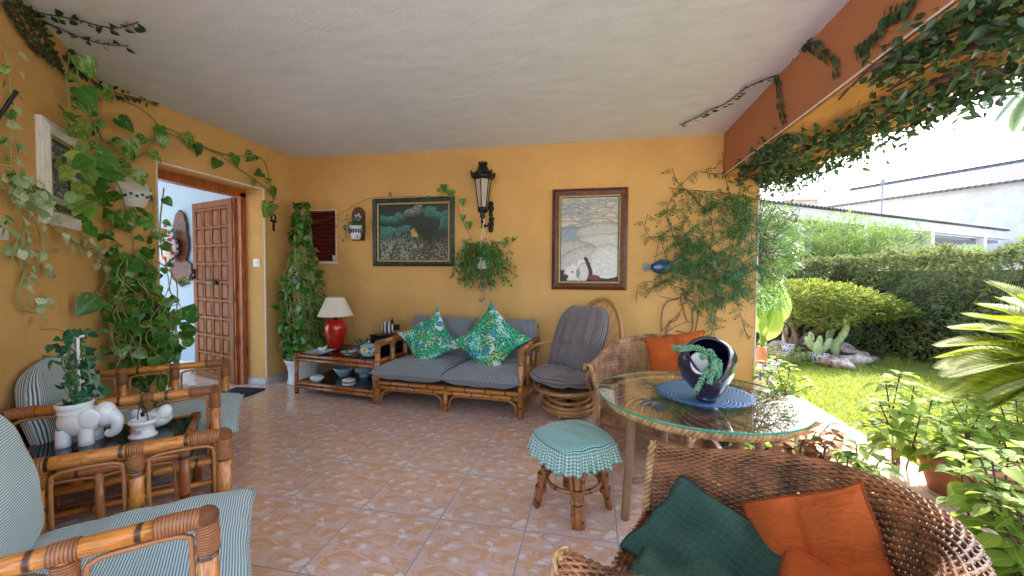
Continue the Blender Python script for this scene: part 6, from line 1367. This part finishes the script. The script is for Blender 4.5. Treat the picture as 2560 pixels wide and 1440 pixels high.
def bush(label, c, r, n, mat, size, name='bush', cat='bush', trunk=True, tpl=OVAL, lumps=7, W=.6, group=None, up_=.3, seed=1, shell=.35, bark='bark', base=None):
    c = Vector(c); r = Vector(r); t = thing(name, label, cat, (c.x, c.y, 0) if base is None else base, 0, group); rg = random.Random(seed); P, D, N, Lz = [], [], [], []
    lp = [(Vector((rg.uniform(-.6, .6)*r.x, rg.uniform(-.6, .6)*r.y, rg.uniform(-.5, .5)*r.z)), rg.uniform(.45, .7)) for _ in range(lumps)]
    for i in range(n):
        o, k = rg.choice(lp); v = Vector((rg.gauss(0, 1), rg.gauss(0, 1), rg.gauss(0, 1))).normalized(); q = 1-shell*rg.random()**1.5
        p = c+o+Vector((v.x*r.x, v.y*r.y, v.z*r.z))*k*q
        P.append(p); D.append(v+Vector((rg.gauss(0, .5), rg.gauss(0, .5), up_+rg.gauss(0, .4)))); N.append(v*.6+Vector((rg.gauss(0, .5), rg.gauss(0, .5), .7))); Lz.append(rg.uniform(*size))
    scatter('crown', P, D, N, Lz, mat, tpl, t, W=np.array(Lz)*W)
    if trunk:
        m = MB(); b0 = Vector(t.location)
        for o, k in lp: m.tube([b0, b0.lerp(c+o, .5)+Vector((rg.uniform(-.1, .1), rg.uniform(-.1, .1), -.1)), c+o], [.035, .010], 7, 4)
        m.build('trunk', bark, t, True)
    return t
bush('tall pale green leafy bush behind the far hedge, left one', on_y(2040, 600, 10.3)+Vector((0, 0, -.35)), (1.0, .6, .8), 3400, 'hedge_light', (.08, .15), W=.32, group='tall bushes behind the hedge', seed=3, tpl=OVAL)
bush('tall pale green leafy bush behind the far hedge, middle one', on_y(2165, 600, 10.3)+Vector((0, 0, -.30)), (1.0, .6, .85), 3600, 'hedge_light', (.08, .15), W=.32, group='tall bushes behind the hedge', seed=4)
bush('tall pale green leafy bush behind the right hedge, under the terrace roof', on_y(2365, 640, 9.8)+Vector((0, 0, -.35)), (.8, .5, .6), 2200, 'hedge_light', (.08, .15), W=.32, group='tall bushes behind the hedge', seed=5)
# flat topped topiary tree
tb = on_z(1980, 885, 0); t = thing('topiary_tree', 'small flat topped tree with a wide clipped crown on spreading bare branches in the rockery', 'tree', (tb.x, tb.y, 0)); rg = random.Random(9); P, D, N, Lz = [], [], [], []
TY = tb.y+.15; cl = [(1975, 738, .42, .23), (2040, 740, .5, .27), (2110, 752, .52, .25), (2175, 768, .40, .21), (2212, 775, .26, .12), (1955, 785, .30, .20), (2055, 790, .45, .17)]
for i in range(7800):
    px, py, rx, rz_ = cl[rg.choice((0, 0, 1, 1, 1, 2, 2, 2, 3, 3, 4, 5, 6, 6))]; c = on_y(px, py, TY); v = Vector((rg.gauss(0, 1), rg.gauss(0, 1), rg.gauss(0, 1))).normalized(); p = c+Vector((v.x*rx, v.y*.55, v.z*rz_))*(1-.45*rg.random()**1.2)*(1+.12*math.sin(v.x*7+px)*math.sin(v.z*6+v.y*5))
    P.append(p); D.append(v+Vector((rg.gauss(0, .5), rg.gauss(0, .5), .4))); N.append(v*.5+Vector((rg.gauss(0, .4), rg.gauss(0, .4), .7))); Lz.append(rg.uniform(.045, .095))
scatter('crown', P, D, N, Lz, 'topiary', OVAL, t, W=np.array(Lz)*.7)
m = MB(); q = lambda px, py, dy=0: on_y(px, py, TY+dy)
for pts, r_ in (([(1980, 885), (1990, 850), (1975, 800), (1965, 770)], [.05, .02]), ([(1985, 870), (2020, 835), (2060, 815), (2080, 790)], [.04, .015]), ([(1990, 860), (2040, 830), (2090, 815), (2130, 795), (2160, 780)], [.045, .015]), ([(1978, 875), (1985, 830), (2005, 790), (2020, 770)], [.035, .015]), ([(2040, 830), (2060, 800), (2055, 780)], [.02, .01]), ([(1975, 880), (1960, 830), (1945, 790)], [.03, .012])): m.tube([q(x, y, rg.uniform(-.15, .15) if k else 0) for k, (x, y) in enumerate(pts)], r_, 8, 4)
m.build('trunk', 'bark', t, True)
wt = on_z(1966, 880, 0); m = MB(); m.tube([Vector((wt.x, wt.y+.1, -.05)), Vector((wt.x+.02, wt.y+.1, .5)), Vector((wt.x, wt.y+.12, 1.1))], lambda u: .045*(1+.06*math.sin(u*70)), 12, 6); t = thing('palm_tree', 'slim pale ringed palm stem standing left of the topiary tree', 'tree', (wt.x, wt.y+.1, 0)); m.build('trunk', 'white_trunk', t, True)
# cacti, rocks, pots of the rockery
def cactus(label, px0, py0, px1, py1, r_, dy=0):
    a = on_z(px0, py0, -.03); a.y += dy; b_ = on_y(px1, py1, a.y); m = MB(); k = [0]
    pts = cat_path([a, a.lerp(b_, .35)+Vector((-.04, 0, 0)), a.lerp(b_, .7)+Vector((.03, 0, 0)), b_], 10); seg = 15; n = len(pts)
    m.tube(pts, lambda u: r_*(1-.25*u**6)*(1+.10*math.sin(u*34)), seg)
    for i in range(n):
        for j in range(seg):
            if j % 3: v = m.v[i*seg+j]; m.v[i*seg+j] = v.lerp(pts[i], .38)
    m.ell(b_, (r_*.7, r_*.7, r_*.6), 8, 6); return tag(m.build('cactus', 'cactus'), label, 'cactus', 'cacti in the rockery')
cactus('tall columnar cactus behind the rocks, the one further left', 2078, 875, 2085, 782, .062); cactus('tall columnar cactus leaning to the right above the pale rocks', 2090, 898, 2115, 800, .060)
t = thing('prickly_pear', 'squat many armed prickly cactus in a blue and white pot in the rockery', 'cactus', on_z(2047, 905, 0)); b0 = Vector(t.location)
for k, (dx, dz_, r1, r2, an) in enumerate(((-.02, .20, .07, .11, .1), (-.12, .27, .05, .12, .5), (.12, .25, .05, .12, -.5), (.03, .30, .045, .09, -.1), (-.07, .36, .04, .08, .3))): m = MB(); m.ell(b0+Vector((dx, .02*k, dz_)), (r1, r1*.6, r2), 14, 9, rot=rmat(y=-an)); m.build('pad', 'cactus', t, True)
cvb = Canvas(72, 20, (.66, .68, .70)); cvb.put((np.sin(cvb.U*2*PI*12)*np.sin(cvb.V*PI*3) > .35), (.03, .08, .30))
def pot_blue(label, c, r_, h, t=None):
    o = painted('pot', label, 'pot', c, [(r_*.62, 0), (r_*.75, h*.3), (r_*.95, h*.8), (r_, h), (r_*.88, h), (r_*.8, h*.8), (.001, h*.78)], cvs=cvb, parent=t)
    return o
pot_blue('', (0, 0, 0), .13, .13, t)
pot_blue('small blue and white pot standing in the rockery under the topiary tree', on_z(1968, 885, -.02)+Vector((-.1, -.25, 0)), .10, .20)
rk = [(1958, 898, .16, 0), (1985, 902, .15, 1), (2020, 903, .13, 1), (2048, 908, .14, 0), (2078, 916, .17, 0), (2115, 922, .15, 1), (2150, 912, .16, 1), (2172, 905, .12, 0), (2130, 890, .17, 1), (2100, 882, .15, 1), (2155, 893, .12, 1), (2050, 872, .14, 0), (2015, 865, .15, 1), (1985, 862, .14, 0), (1955, 870, .15, 1), (1935, 876, .13, 1), (2085, 868, .12, 1), (1940, 888, .12, 0), (2120, 872, .12, 1)]
desc = ['first reddish rock at the left front of the rockery', 'pale rock second from the left in the rockery front', 'pale rock in the middle left of the rockery front', 'reddish rock under the prickly cactus', 'big reddish rock at the front centre of the rockery', 'flat pale stone at the very front of the rockery', 'pale rock near the right tip of the rockery', 'reddish rock at the right end of the rockery', 'pale boulder right of the leaning cactus', 'pale rock at the foot of the leaning cactus', 'small pale rock at the back right of the rockery', 'reddish rock behind the prickly cactus', 'pale rock right of the topiary trunk', 'reddish rock at the foot of the topiary trunk', 'pale rock left of the topiary trunk', 'pale rock at the far left of the rockery', 'small pale rock between the two tall cacti', 'small reddish rock at the far left of the rockery', 'small pale rock behind the leaning cactus']
for (px, py, r_, mt), ds in zip(rk, desc):
    c = on_z(px, py, -.03); m = MB(); s = random.uniform(.8, 1.25); ph = [random.random()*6 for _ in range(5)]
    m.ell((0, 0, 0), (r_*s, r_*.8, r_*.55), 22, 14)
    m.v = [v*(1+.16*math.sin(v.x*26+ph[0])*math.sin(v.y*24+ph[1])+.12*math.sin(v.z*38+ph[2]+v.x*18)+.06*math.sin(v.x*70+v.z*60+ph[3])) for v in m.v]
    o = m.build('rock', ['stone', 'stone_pale'][mt]); o.location = (c.x, c.y+r_*.5, r_*.30-.03); o.rotation_euler = (0, 0, random.random()*6); tag(o, ds, 'rock', 'rocks round the rockery')
m = MB(); ic = on_z(2050, 880, 0); m.lathe([(.001, .02), (.7, .03), (1.1, -.03)], 40, (ic.x+.05, ic.y+.15, 0), cap0=False, sy=.55, mod=lambda a, u: 1+.1*math.sin(a*3)); struct('rockery_soil', m, 'soil', flat=False)
bush('yellow green low plant growing at the foot of the topiary tree', on_z(1990, 885, .12)+Vector((.05, -.05, .0)), (.22, .16, .16), 300, 'topiary', (.04, .07), trunk=False, lumps=4, seed=7, name='low_shrub', cat='plant')
bush('small sparse grey green shrub left of the topiary in the rockery', on_z(1925, 885, .15), (.28, .18, .18), 300, 'hedge_light', (.04, .08), trunk=False, lumps=4, seed=8, name='low_shrub', cat='plant')
# big leaved plant in a striped pot by the wall end
pc = on_z(1902, 952, 0); t = thing('broad_leaf_plant', 'broad leaved plant in a blue striped pot just beyond the end of the orange wall', 'potted plant', pc)
pot_blue('', (0, 0, 0), .19, .24, t); m = MB()
m.tube([pc+Vector((0, 0, .2)), pc+Vector((0, 0, .42))], [.07, .05], 12, 2); m.build('bulb', 'terracotta', t, True); m = MB(); TL = []
for px, py, ex, ey, s in ((1905, 800, 1890, 740, .62), (1922, 820, 1950, 740, .62), (1900, 830, 1886, 790, .45), (1915, 850, 1935, 790, .5)):
    b0, b1, e = pc+Vector((0, 0, .4)), on_y(px, py, pc.y), on_y(ex, ey, pc.y-.1); m.tube([b0, b0.lerp(b1, .5)+Vector((0, 0, .05)), b1], .016, 8, 5); TL.append((b1, e-b1, Vector((random.uniform(-.4, .4), -.9, .3)), s))
m.build('stalk', 'banana', t, True); scatter('foliage', *[[e[i] for e in TL] for i in range(4)], 'banana', T_oval(.5, .25, .18, 10), t)
# leafy shrubs in the bed and pots
def coleus(label, base, stems, mat='coleus', size=.13, n_node=7, name='coleus_plant', pot=None, seed=1, W=.75, r=.006, stem='stem_brown', start=.3):
    base = Vector(base); t = thing(name, label, 'plant', base); rg = random.Random(seed); P, D, N, Lz = [], [], [], []; m = MB()
    for top in stems:
        top = Vector(top); b0 = base+Vector((rg.gauss(0, .04), rg.gauss(0, .04), .0)); mid = b0.lerp(top, .5)+Vector((rg.gauss(0, .03), rg.gauss(0, .03), .04)); path = cat_path([b0, mid, top], 10); m.tube(path, [r, r*.5], 6)
        for k in range(n_node):
            u = start+(1-start)*k/(n_node-1); i = min(int(u*(len(path)-1)), len(path)-2); p = path[i]; d = (path[i+1]-path[i]).normalized(); a = k*PI/2+rg.uniform(-.4, .4)
            for sg in (0, PI):
                o = Vector((math.cos(a+sg), math.sin(a+sg), 0)); pet = p+o*size*.35+Vector((0, 0, .01)); m.tube([p, pet], .002, 4); s = size*(1.1-.45*u)*rg.uniform(.75, 1.2)
                P.append(pet); D.append(o+Vector((0, 0, rg.uniform(-.45, .05)))); N.append(Vector((rg.gauss(0, .25), rg.gauss(0, .25), 1))); Lz.append(s)
        for k in range(4): a = rg.random()*6.28; P.append(top); D.append(Vector((math.cos(a), math.sin(a), .4))); N.append(Vector((0, 0, 1))); Lz.append(size*.5)
    scatter('foliage', P, D, N, Lz, mat, T_oval(.8, .10, .22, 5), t, W=np.array(Lz)*W); m.build('stem', stem, t, True)
    if pot: mm = MB(); h = pot[1]; mm.lathe([(pot[0]*.7, 0), (pot[0]*.95, h-.05), (pot[0]*1.06, h-.05), (pot[0]*1.06, h), (pot[0]*.92, h), (pot[0]*.9, h-.03), (.001, h-.04)], 40, (base.x, base.y, -.01)); mm.build('pot', 'terracotta', t, True)
    return t
S = lambda lst, y: [on_y(px, py, y+dy) for px, py, dy in lst]
coleus('small leafy shrub with pointed green leaves beside the end of the orange wall', (1.80, 4.22, .0), S([(1905, 905, 0), (1940, 895, .05), (1975, 915, -.05), (2010, 945, 0), (1925, 930, -.1), (1955, 950, -.12), (2030, 965, 0), (1890, 925, .1)], 4.25), size=.12, seed=3, n_node=6)
coleus('tall bright green leafy plant standing on the path in the middle of the garden edge', on_z(2235, 1165, 0), S([(2250, 935, 0), (2215, 960, -.05), (2285, 965, .05), (2200, 1010, -.1), (2330, 1000, .1), (2180, 1060, -.05), (2300, 1040, -.1), (2260, 1010, 0)], 2.55), size=.12, seed=4, n_node=9)
coleus('bushy bright green plant in a terracotta pot near the right edge', on_z(2405, 1235, 0)+Vector((0, 0, .0)), S([(2380, 1000, 0), (2420, 985, .1), (2350, 1050, -.1), (2450, 1035, 0), (2490, 1060, .1), (2420, 1080, -.1), (2370, 1110, -.15), (2530, 1080, .1)], 2.7), size=.125, seed=5, n_node=9, pot=(.2, .24), start=.4)
coleus('leafy green plant low at the right edge behind the foreground wicker chair', (1.52, 1.62, 0), S([(2440, 1120, .1), (2520, 1140, .1), (2490, 1210, .0), (2550, 1280, -.1), (2520, 1330, -.1), (2470, 1300, 0), (2480, 1150, 0), (2540, 1180, .1), (2420, 1190, .1), (2570, 1230, 0), (2500, 1250, -.1), (2560, 1120, .2), (2450, 1240, 0), (2600, 1300, 0), (2400, 1150, .25)], 1.65), size=.115, seed=6, n_node=8)
coleus('broad leaved low plant in the bed left of the path', (1.42, 2.35, 0), S([(2140, 1110, 0), (2180, 1125, 0), (2120, 1140, -.05), (2165, 1165, -.1), (2200, 1150, .05)], 2.35), size=.12, seed=7, n_node=4, start=.5)
coleus('red and green leaved begonia behind the right edge of the glass table', (1.30, 2.75, 0), S([(2075, 1060, 0), (2040, 1080, 0), (2095, 1085, -.05), (2010, 1100, 0), (2060, 1110, -.1), (1980, 1115, 0), (2100, 1120, 0)], 2.75), 'coleus_red', size=.12, seed=8, n_node=5, name='begonia', start=.4)
m = MB(); m.lathe([(.10, 0), (.14, .18), (.155, .18), (.155, .21), (.135, .21), (.13, .18), (.001, .17)], 36); o = m.build('plant_pot', 'terracotta'); o.location = on_z(2575, 1290, 0); tag(o, 'terracotta pot on the grass at the far right edge', 'pot')
t = tag(thing('low_plants', 'small plants and twigs growing in the soil bed under the table edge', 'ground cover', (1.15, 2.9, 0)), None, None, kind='stuff'); n = 260; P = np.stack([rng.uniform(1.0, 1.55, n), rng.uniform(1.2, 3.2, n), rng.uniform(.0, .14, n)], 1); scatter('foliage', P, rv(n)+[0, 0, .5], rv(n, .4)+[0, 0, 1], rng.uniform(.04, .09, n), 'coleus', OVAL, t)
coleus('leafy green plant under the tips of the cycad fronds at the right', on_z(2520, 1160, 0), S([(2500, 1010, 0), (2540, 1000, .1), (2470, 1040, -.1), (2570, 1040, 0), (2520, 1060, -.1), (2590, 1080, .1)], 3.0), size=.13, seed=15, n_node=7)
# wooden edging of the bed
for i, (x, y0, y1, ds) in enumerate(((.875, 2.25, 3.3, 'weathered plank edging the soil bed beside the glass table'), (.875, .2, 2.24, 'weathered plank edging the soil bed behind the foreground wicker chair'))):
    m = MB(); m.box((0, 0, .035), (.03, y1-y0, .13)); o = m.build('bed_edging', 'plank', flat=True); o.location = (x, (y0+y1)/2, 0); tag(o, ds, 'edging')
m = MB(); m.box((1.24, 3.30, .035), (.70, .03, .13)); o = m.build('bed_edging', 'plank', flat=True); tag(o, 'weathered plank closing the far end of the soil bed', 'edging')
# cycad
cc = on_y(2740, 1010, 3.05); t = thing('cycad', 'big cycad with stiff yellow green feather fronds fanning in from the right edge', 'palm', (cc.x, cc.y, 0)); P, D, N, Lz = [], [], [], []; m = MB(); rg = random.Random(12)
tips = [(2445, 762, .5), (2375, 822, .3), (2500, 745, .7), (2345, 868, .1), (2350, 925, -.1), (2365, 945, -.3), (2360, 985, .2), (2400, 1015, -.3), (2345, 895, .5), (2540, 740, -.1), (2420, 790, -.35), (2600, 760, .3), (2470, 830, .0), (2450, 1030, 0)]
def frond(b0, tip, n=74, wl=.17, sag=.16):
    mid = b0.lerp(tip, .5)+Vector((0, 0, sag)); path = cat_path([b0, mid, tip], 14); m.tube(path, [.010, .003], 6); ax = (tip-b0).normalized(); upv = Vector((0, 0, 1)); sd = ax.cross(upv).normalized()
    for k, (p, d) in enumerate(along(path, n)):
        u = k/n; l_ = wl*(math.sin(PI*min(1, .12+u*.86)))**.6
        if u < .12: continue
        un = sd.cross(d).normalized()
        for sg in (-1, 1): P.append(p); D.append(sd*sg*.85+d*.62+un*.35); N.append(un-sd*sg*.4); Lz.append(l_)
for px, py, dy in tips: frond(Vector(cc), on_y(px, py, 3.05+dy))
for k in range(22): a = rg.uniform(-1.8, 1.9); e = rg.uniform(.1, 1.0); frond(Vector(cc), Vector(cc)+Vector((math.cos(a)*.95*math.cos(e), math.sin(a)*.95*math.cos(e), math.sin(e)*.9)))
scatter('foliage', P, D, N, Lz, 'cycad', T_oval(.15, .15, .05, 2), t, W=np.array(Lz)); m.build('frond_rib', 'stem', t, True)
m = MB(); m.tube([Vector((cc.x, cc.y, -.05)), Vector((cc.x, cc.y, cc.z-.02))], [.16, .12], 16, 2); m.build('trunk', 'bark', t, True)
# distant palm, top right
pc = on_y(2665, 190, 8.0); t = thing('palm_tree', 'tall palm whose drooping feather fronds reach in at the upper right', 'tree', (pc.x, pc.y, 0)); P, D, N, Lz = [], [], [], []; m = MB()
for px, py in ((2490, 175), (2475, 270), (2500, 300), (2510, 130), (2545, 330), (2480, 215), (2560, 100)): frond(Vector(pc), on_y(px, py, 8+rg.uniform(-.5, .5)), 60, .42, .22)
for k in range(9): a = rg.uniform(-1.5, 1.6); frond(Vector(pc), Vector(pc)+Vector((math.cos(a)*1.7, math.sin(a)*1.7, rg.uniform(-.7, .5))), 50, .42, .5)
scatter('crown', P, D, N, Lz, 'palm', T_oval(.08, .1, .3, 2), t, W=np.array(Lz)); m.build('frond_rib', 'stem', t, True); m = MB(); m.tube([Vector((pc.x, pc.y, 0)), Vector(pc)], .14, 12, 1); m.build('trunk', 'bark', t, True)
# ================================================================ houses beyond the hedge
def roofquad(mb, a, b_, c, d, m=0):
    w_ = (Vector(b_)-Vector(a)).length; h = (Vector(d)-Vector(a)).length; mb.quad(a, b_, c, d, m, [(0, 0), (w_, 0), (w_, h), (0, h)])
a = on_z(2022, 524, 5.3); b_ = on_z(2560, 449, 5.3); e = a+(b_-a)*1.6; d = (b_-a).normalized(); s = Vector((d.y, -d.x, 0)); s = s if s.x > 0 else -s
t = thing('white_house', 'big white rendered house with a long grey tiled roof beyond the hedge', 'house', (a+e)/2*1.0); 
m = MB(); lo = Vector((0, 0, -5.4)); m.prism([a, e, e+s*8, a+s*8], lo); m.build('wall', 'house_white', t, True, flat=True)
rz_ = 5.3+ .9; off = on_z(2560, 412, 6.3)
m = MB(); ov = s*-.35; roofquad(m, a+ov+Vector((0, 0, -.03)), e+ov+Vector((0, 0, -.03)), e+s*4+Vector((0, 0, 1.5)), a+s*4+Vector((0, 0, 1.5))); roofquad(m, e+s*8, a+s*8, a+s*4+Vector((0, 0, 1.5)), e+s*4+Vector((0, 0, 1.5)))
m.box((a+e)/2+ov+Vector((0, 0, -.07)), ((e-a).length, .06, .10), Matrix((d, s, Vector((0, 0, 1)))).transposed()); rf = m.build('roof', 'roof', t, True, flat=True)
m = MB(); m.tube([a+s*4+Vector((0, 0, 1.53)), e+s*4+Vector((0, 0, 1.53))], .11, 8); m.build('ridge', 'roof', rf); rf.children[0].data.transform(Matrix.Translation(-t.location))
m = MB(); q0 = a+(b_-a)*.30; 
an0 = on_y(2207, 470, 16); an1 = on_y(2207, 432, 16)
ta = thing('roof_antenna', 'thin television antenna standing on the ridge of the white house', 'antenna', an0+Vector((0, 0, -1.2)))
m = MB(); m.tube([an0+Vector((0, 0, -1.2)), an1], .022, 6); m.tube([an1+Vector((-.1, 0, -.05)), on_y(2260, 417, 16)], .012, 5); [m.tube([an1.lerp(on_y(2260, 417, 16), f)+Vector((0, -.12, 0)), an1.lerp(on_y(2260, 417, 16), f)+Vector((0, .12, 0))], .008, 4) for f in (.1, .3, .5, .7, .9)]; m.ell(on_y(2207, 455, 16), (.08, .08, .1), 8, 6); m.build('mast', 'metal_grey', ta, True)
# terrace roof in front
A = Vector((4.3, 11.1, 0)); B = Vector((14.8, 18.4, 0)); d = (B-A).normalized(); s = Vector((-d.y, d.x, 0))
t = thing('neighbour_terrace', 'low white terrace with corrugated roof edge and dark shutter behind the bushes', 'house', (A+B)/2)
hz = lambda px, py: on_z(px, py, 0)
def hline(px, py):  # height of the picture point on the terrace front plane
    nn = s; dd = ray(px, py); tt = nn.dot(A-O)/nn.dot(dd); return O+dd*tt
f0, f1 = hline(1960, 523), hline(1960, 545); g0, g1 = hline(2530, 573), hline(2530, 598); zt_, zb2 = (f0.z+g0.z)/2, (f1.z+g1.z)/2
rot = Matrix((d, s, Vector((0, 0, 1)))).transposed(); Lx = (B-A).length; mid = (A+B)/2
m = MB(); m.box(Vector((mid.x, mid.y, (zt_+zb2)/2))+s*.12, (Lx+4, .24, zt_-zb2), rot); m.build('fascia', 'house_white', t, True, flat=True)
m = MB(); m.box(Vector((mid.x, mid.y, zb2/2))+s*2.2, (Lx+4, .3, zb2-.02), rot); m.build('wall', 'house_cream', t, True, flat=True)
m = MB(); m.box(Vector((mid.x, mid.y, zb2-.06))+s*1.2, (Lx+4, 1.7, .1), rot); m.build('ceiling', 'metal_grey', t, True, flat=True)
m = MB(); nC = 320; m.grid(lambda u, v: A+d*((Lx+3)*u-1.5)+s*(-.10+3.4*v)+Vector((0, 0, zt_+.03+.035*math.sin(u*2*PI*90)+.30*v)), 900, 1); m.build('corrugated_roof', 'roof', t, True)
m = MB(); m.box(A+d*1.2+s*.5+Vector((0, 0, zb2/2)), (3.4, .06, zb2-.05), rot); [m.box(A+d*(-.4+k*.11)+s*.46+Vector((0, 0, zb2/2)), (.03, .03, zb2-.06), rot) for k in range(30)]; m.build('shutter', 'metal_grey', t, True, flat=True)
for k in range(4): m = MB(); m.box(A+d*(.5+4*k)+s*.12+Vector((0, 0, zb2/2)), (.25, .2, zb2-.01), rot); m.build('post', 'house_white', t, True, flat=True)
c0 = on_y(1992, 518, 15.5); t = thing('chimney', 'pale brick chimney block rising left of the white house roof', 'chimney', (c0.x, c0.y, 0)); m = MB(); m.box((0, 0, c0.z/2), (1.0, .6, c0.z+.4)); m.build('stack', 'brick_pale', t, flat=True); m = MB(); m.box((0, 0, c0.z+.22), (1.12, .72, .08)); m.build('cap', 'house_cream', t, flat=True)
c1 = on_y(1968, 470, 15.6); m = MB(); m.box((0, 0, c1.z/2), (.28, .28, c1.z)); m.box((0, 0, c1.z+.02), (.36, .36, .08)); o = m.build('flue_stack', 'house_cream', flat=True); o.location = (c1.x, c1.y, 0); tag(o, 'slim cream flue stack behind the brick chimney', 'chimney')
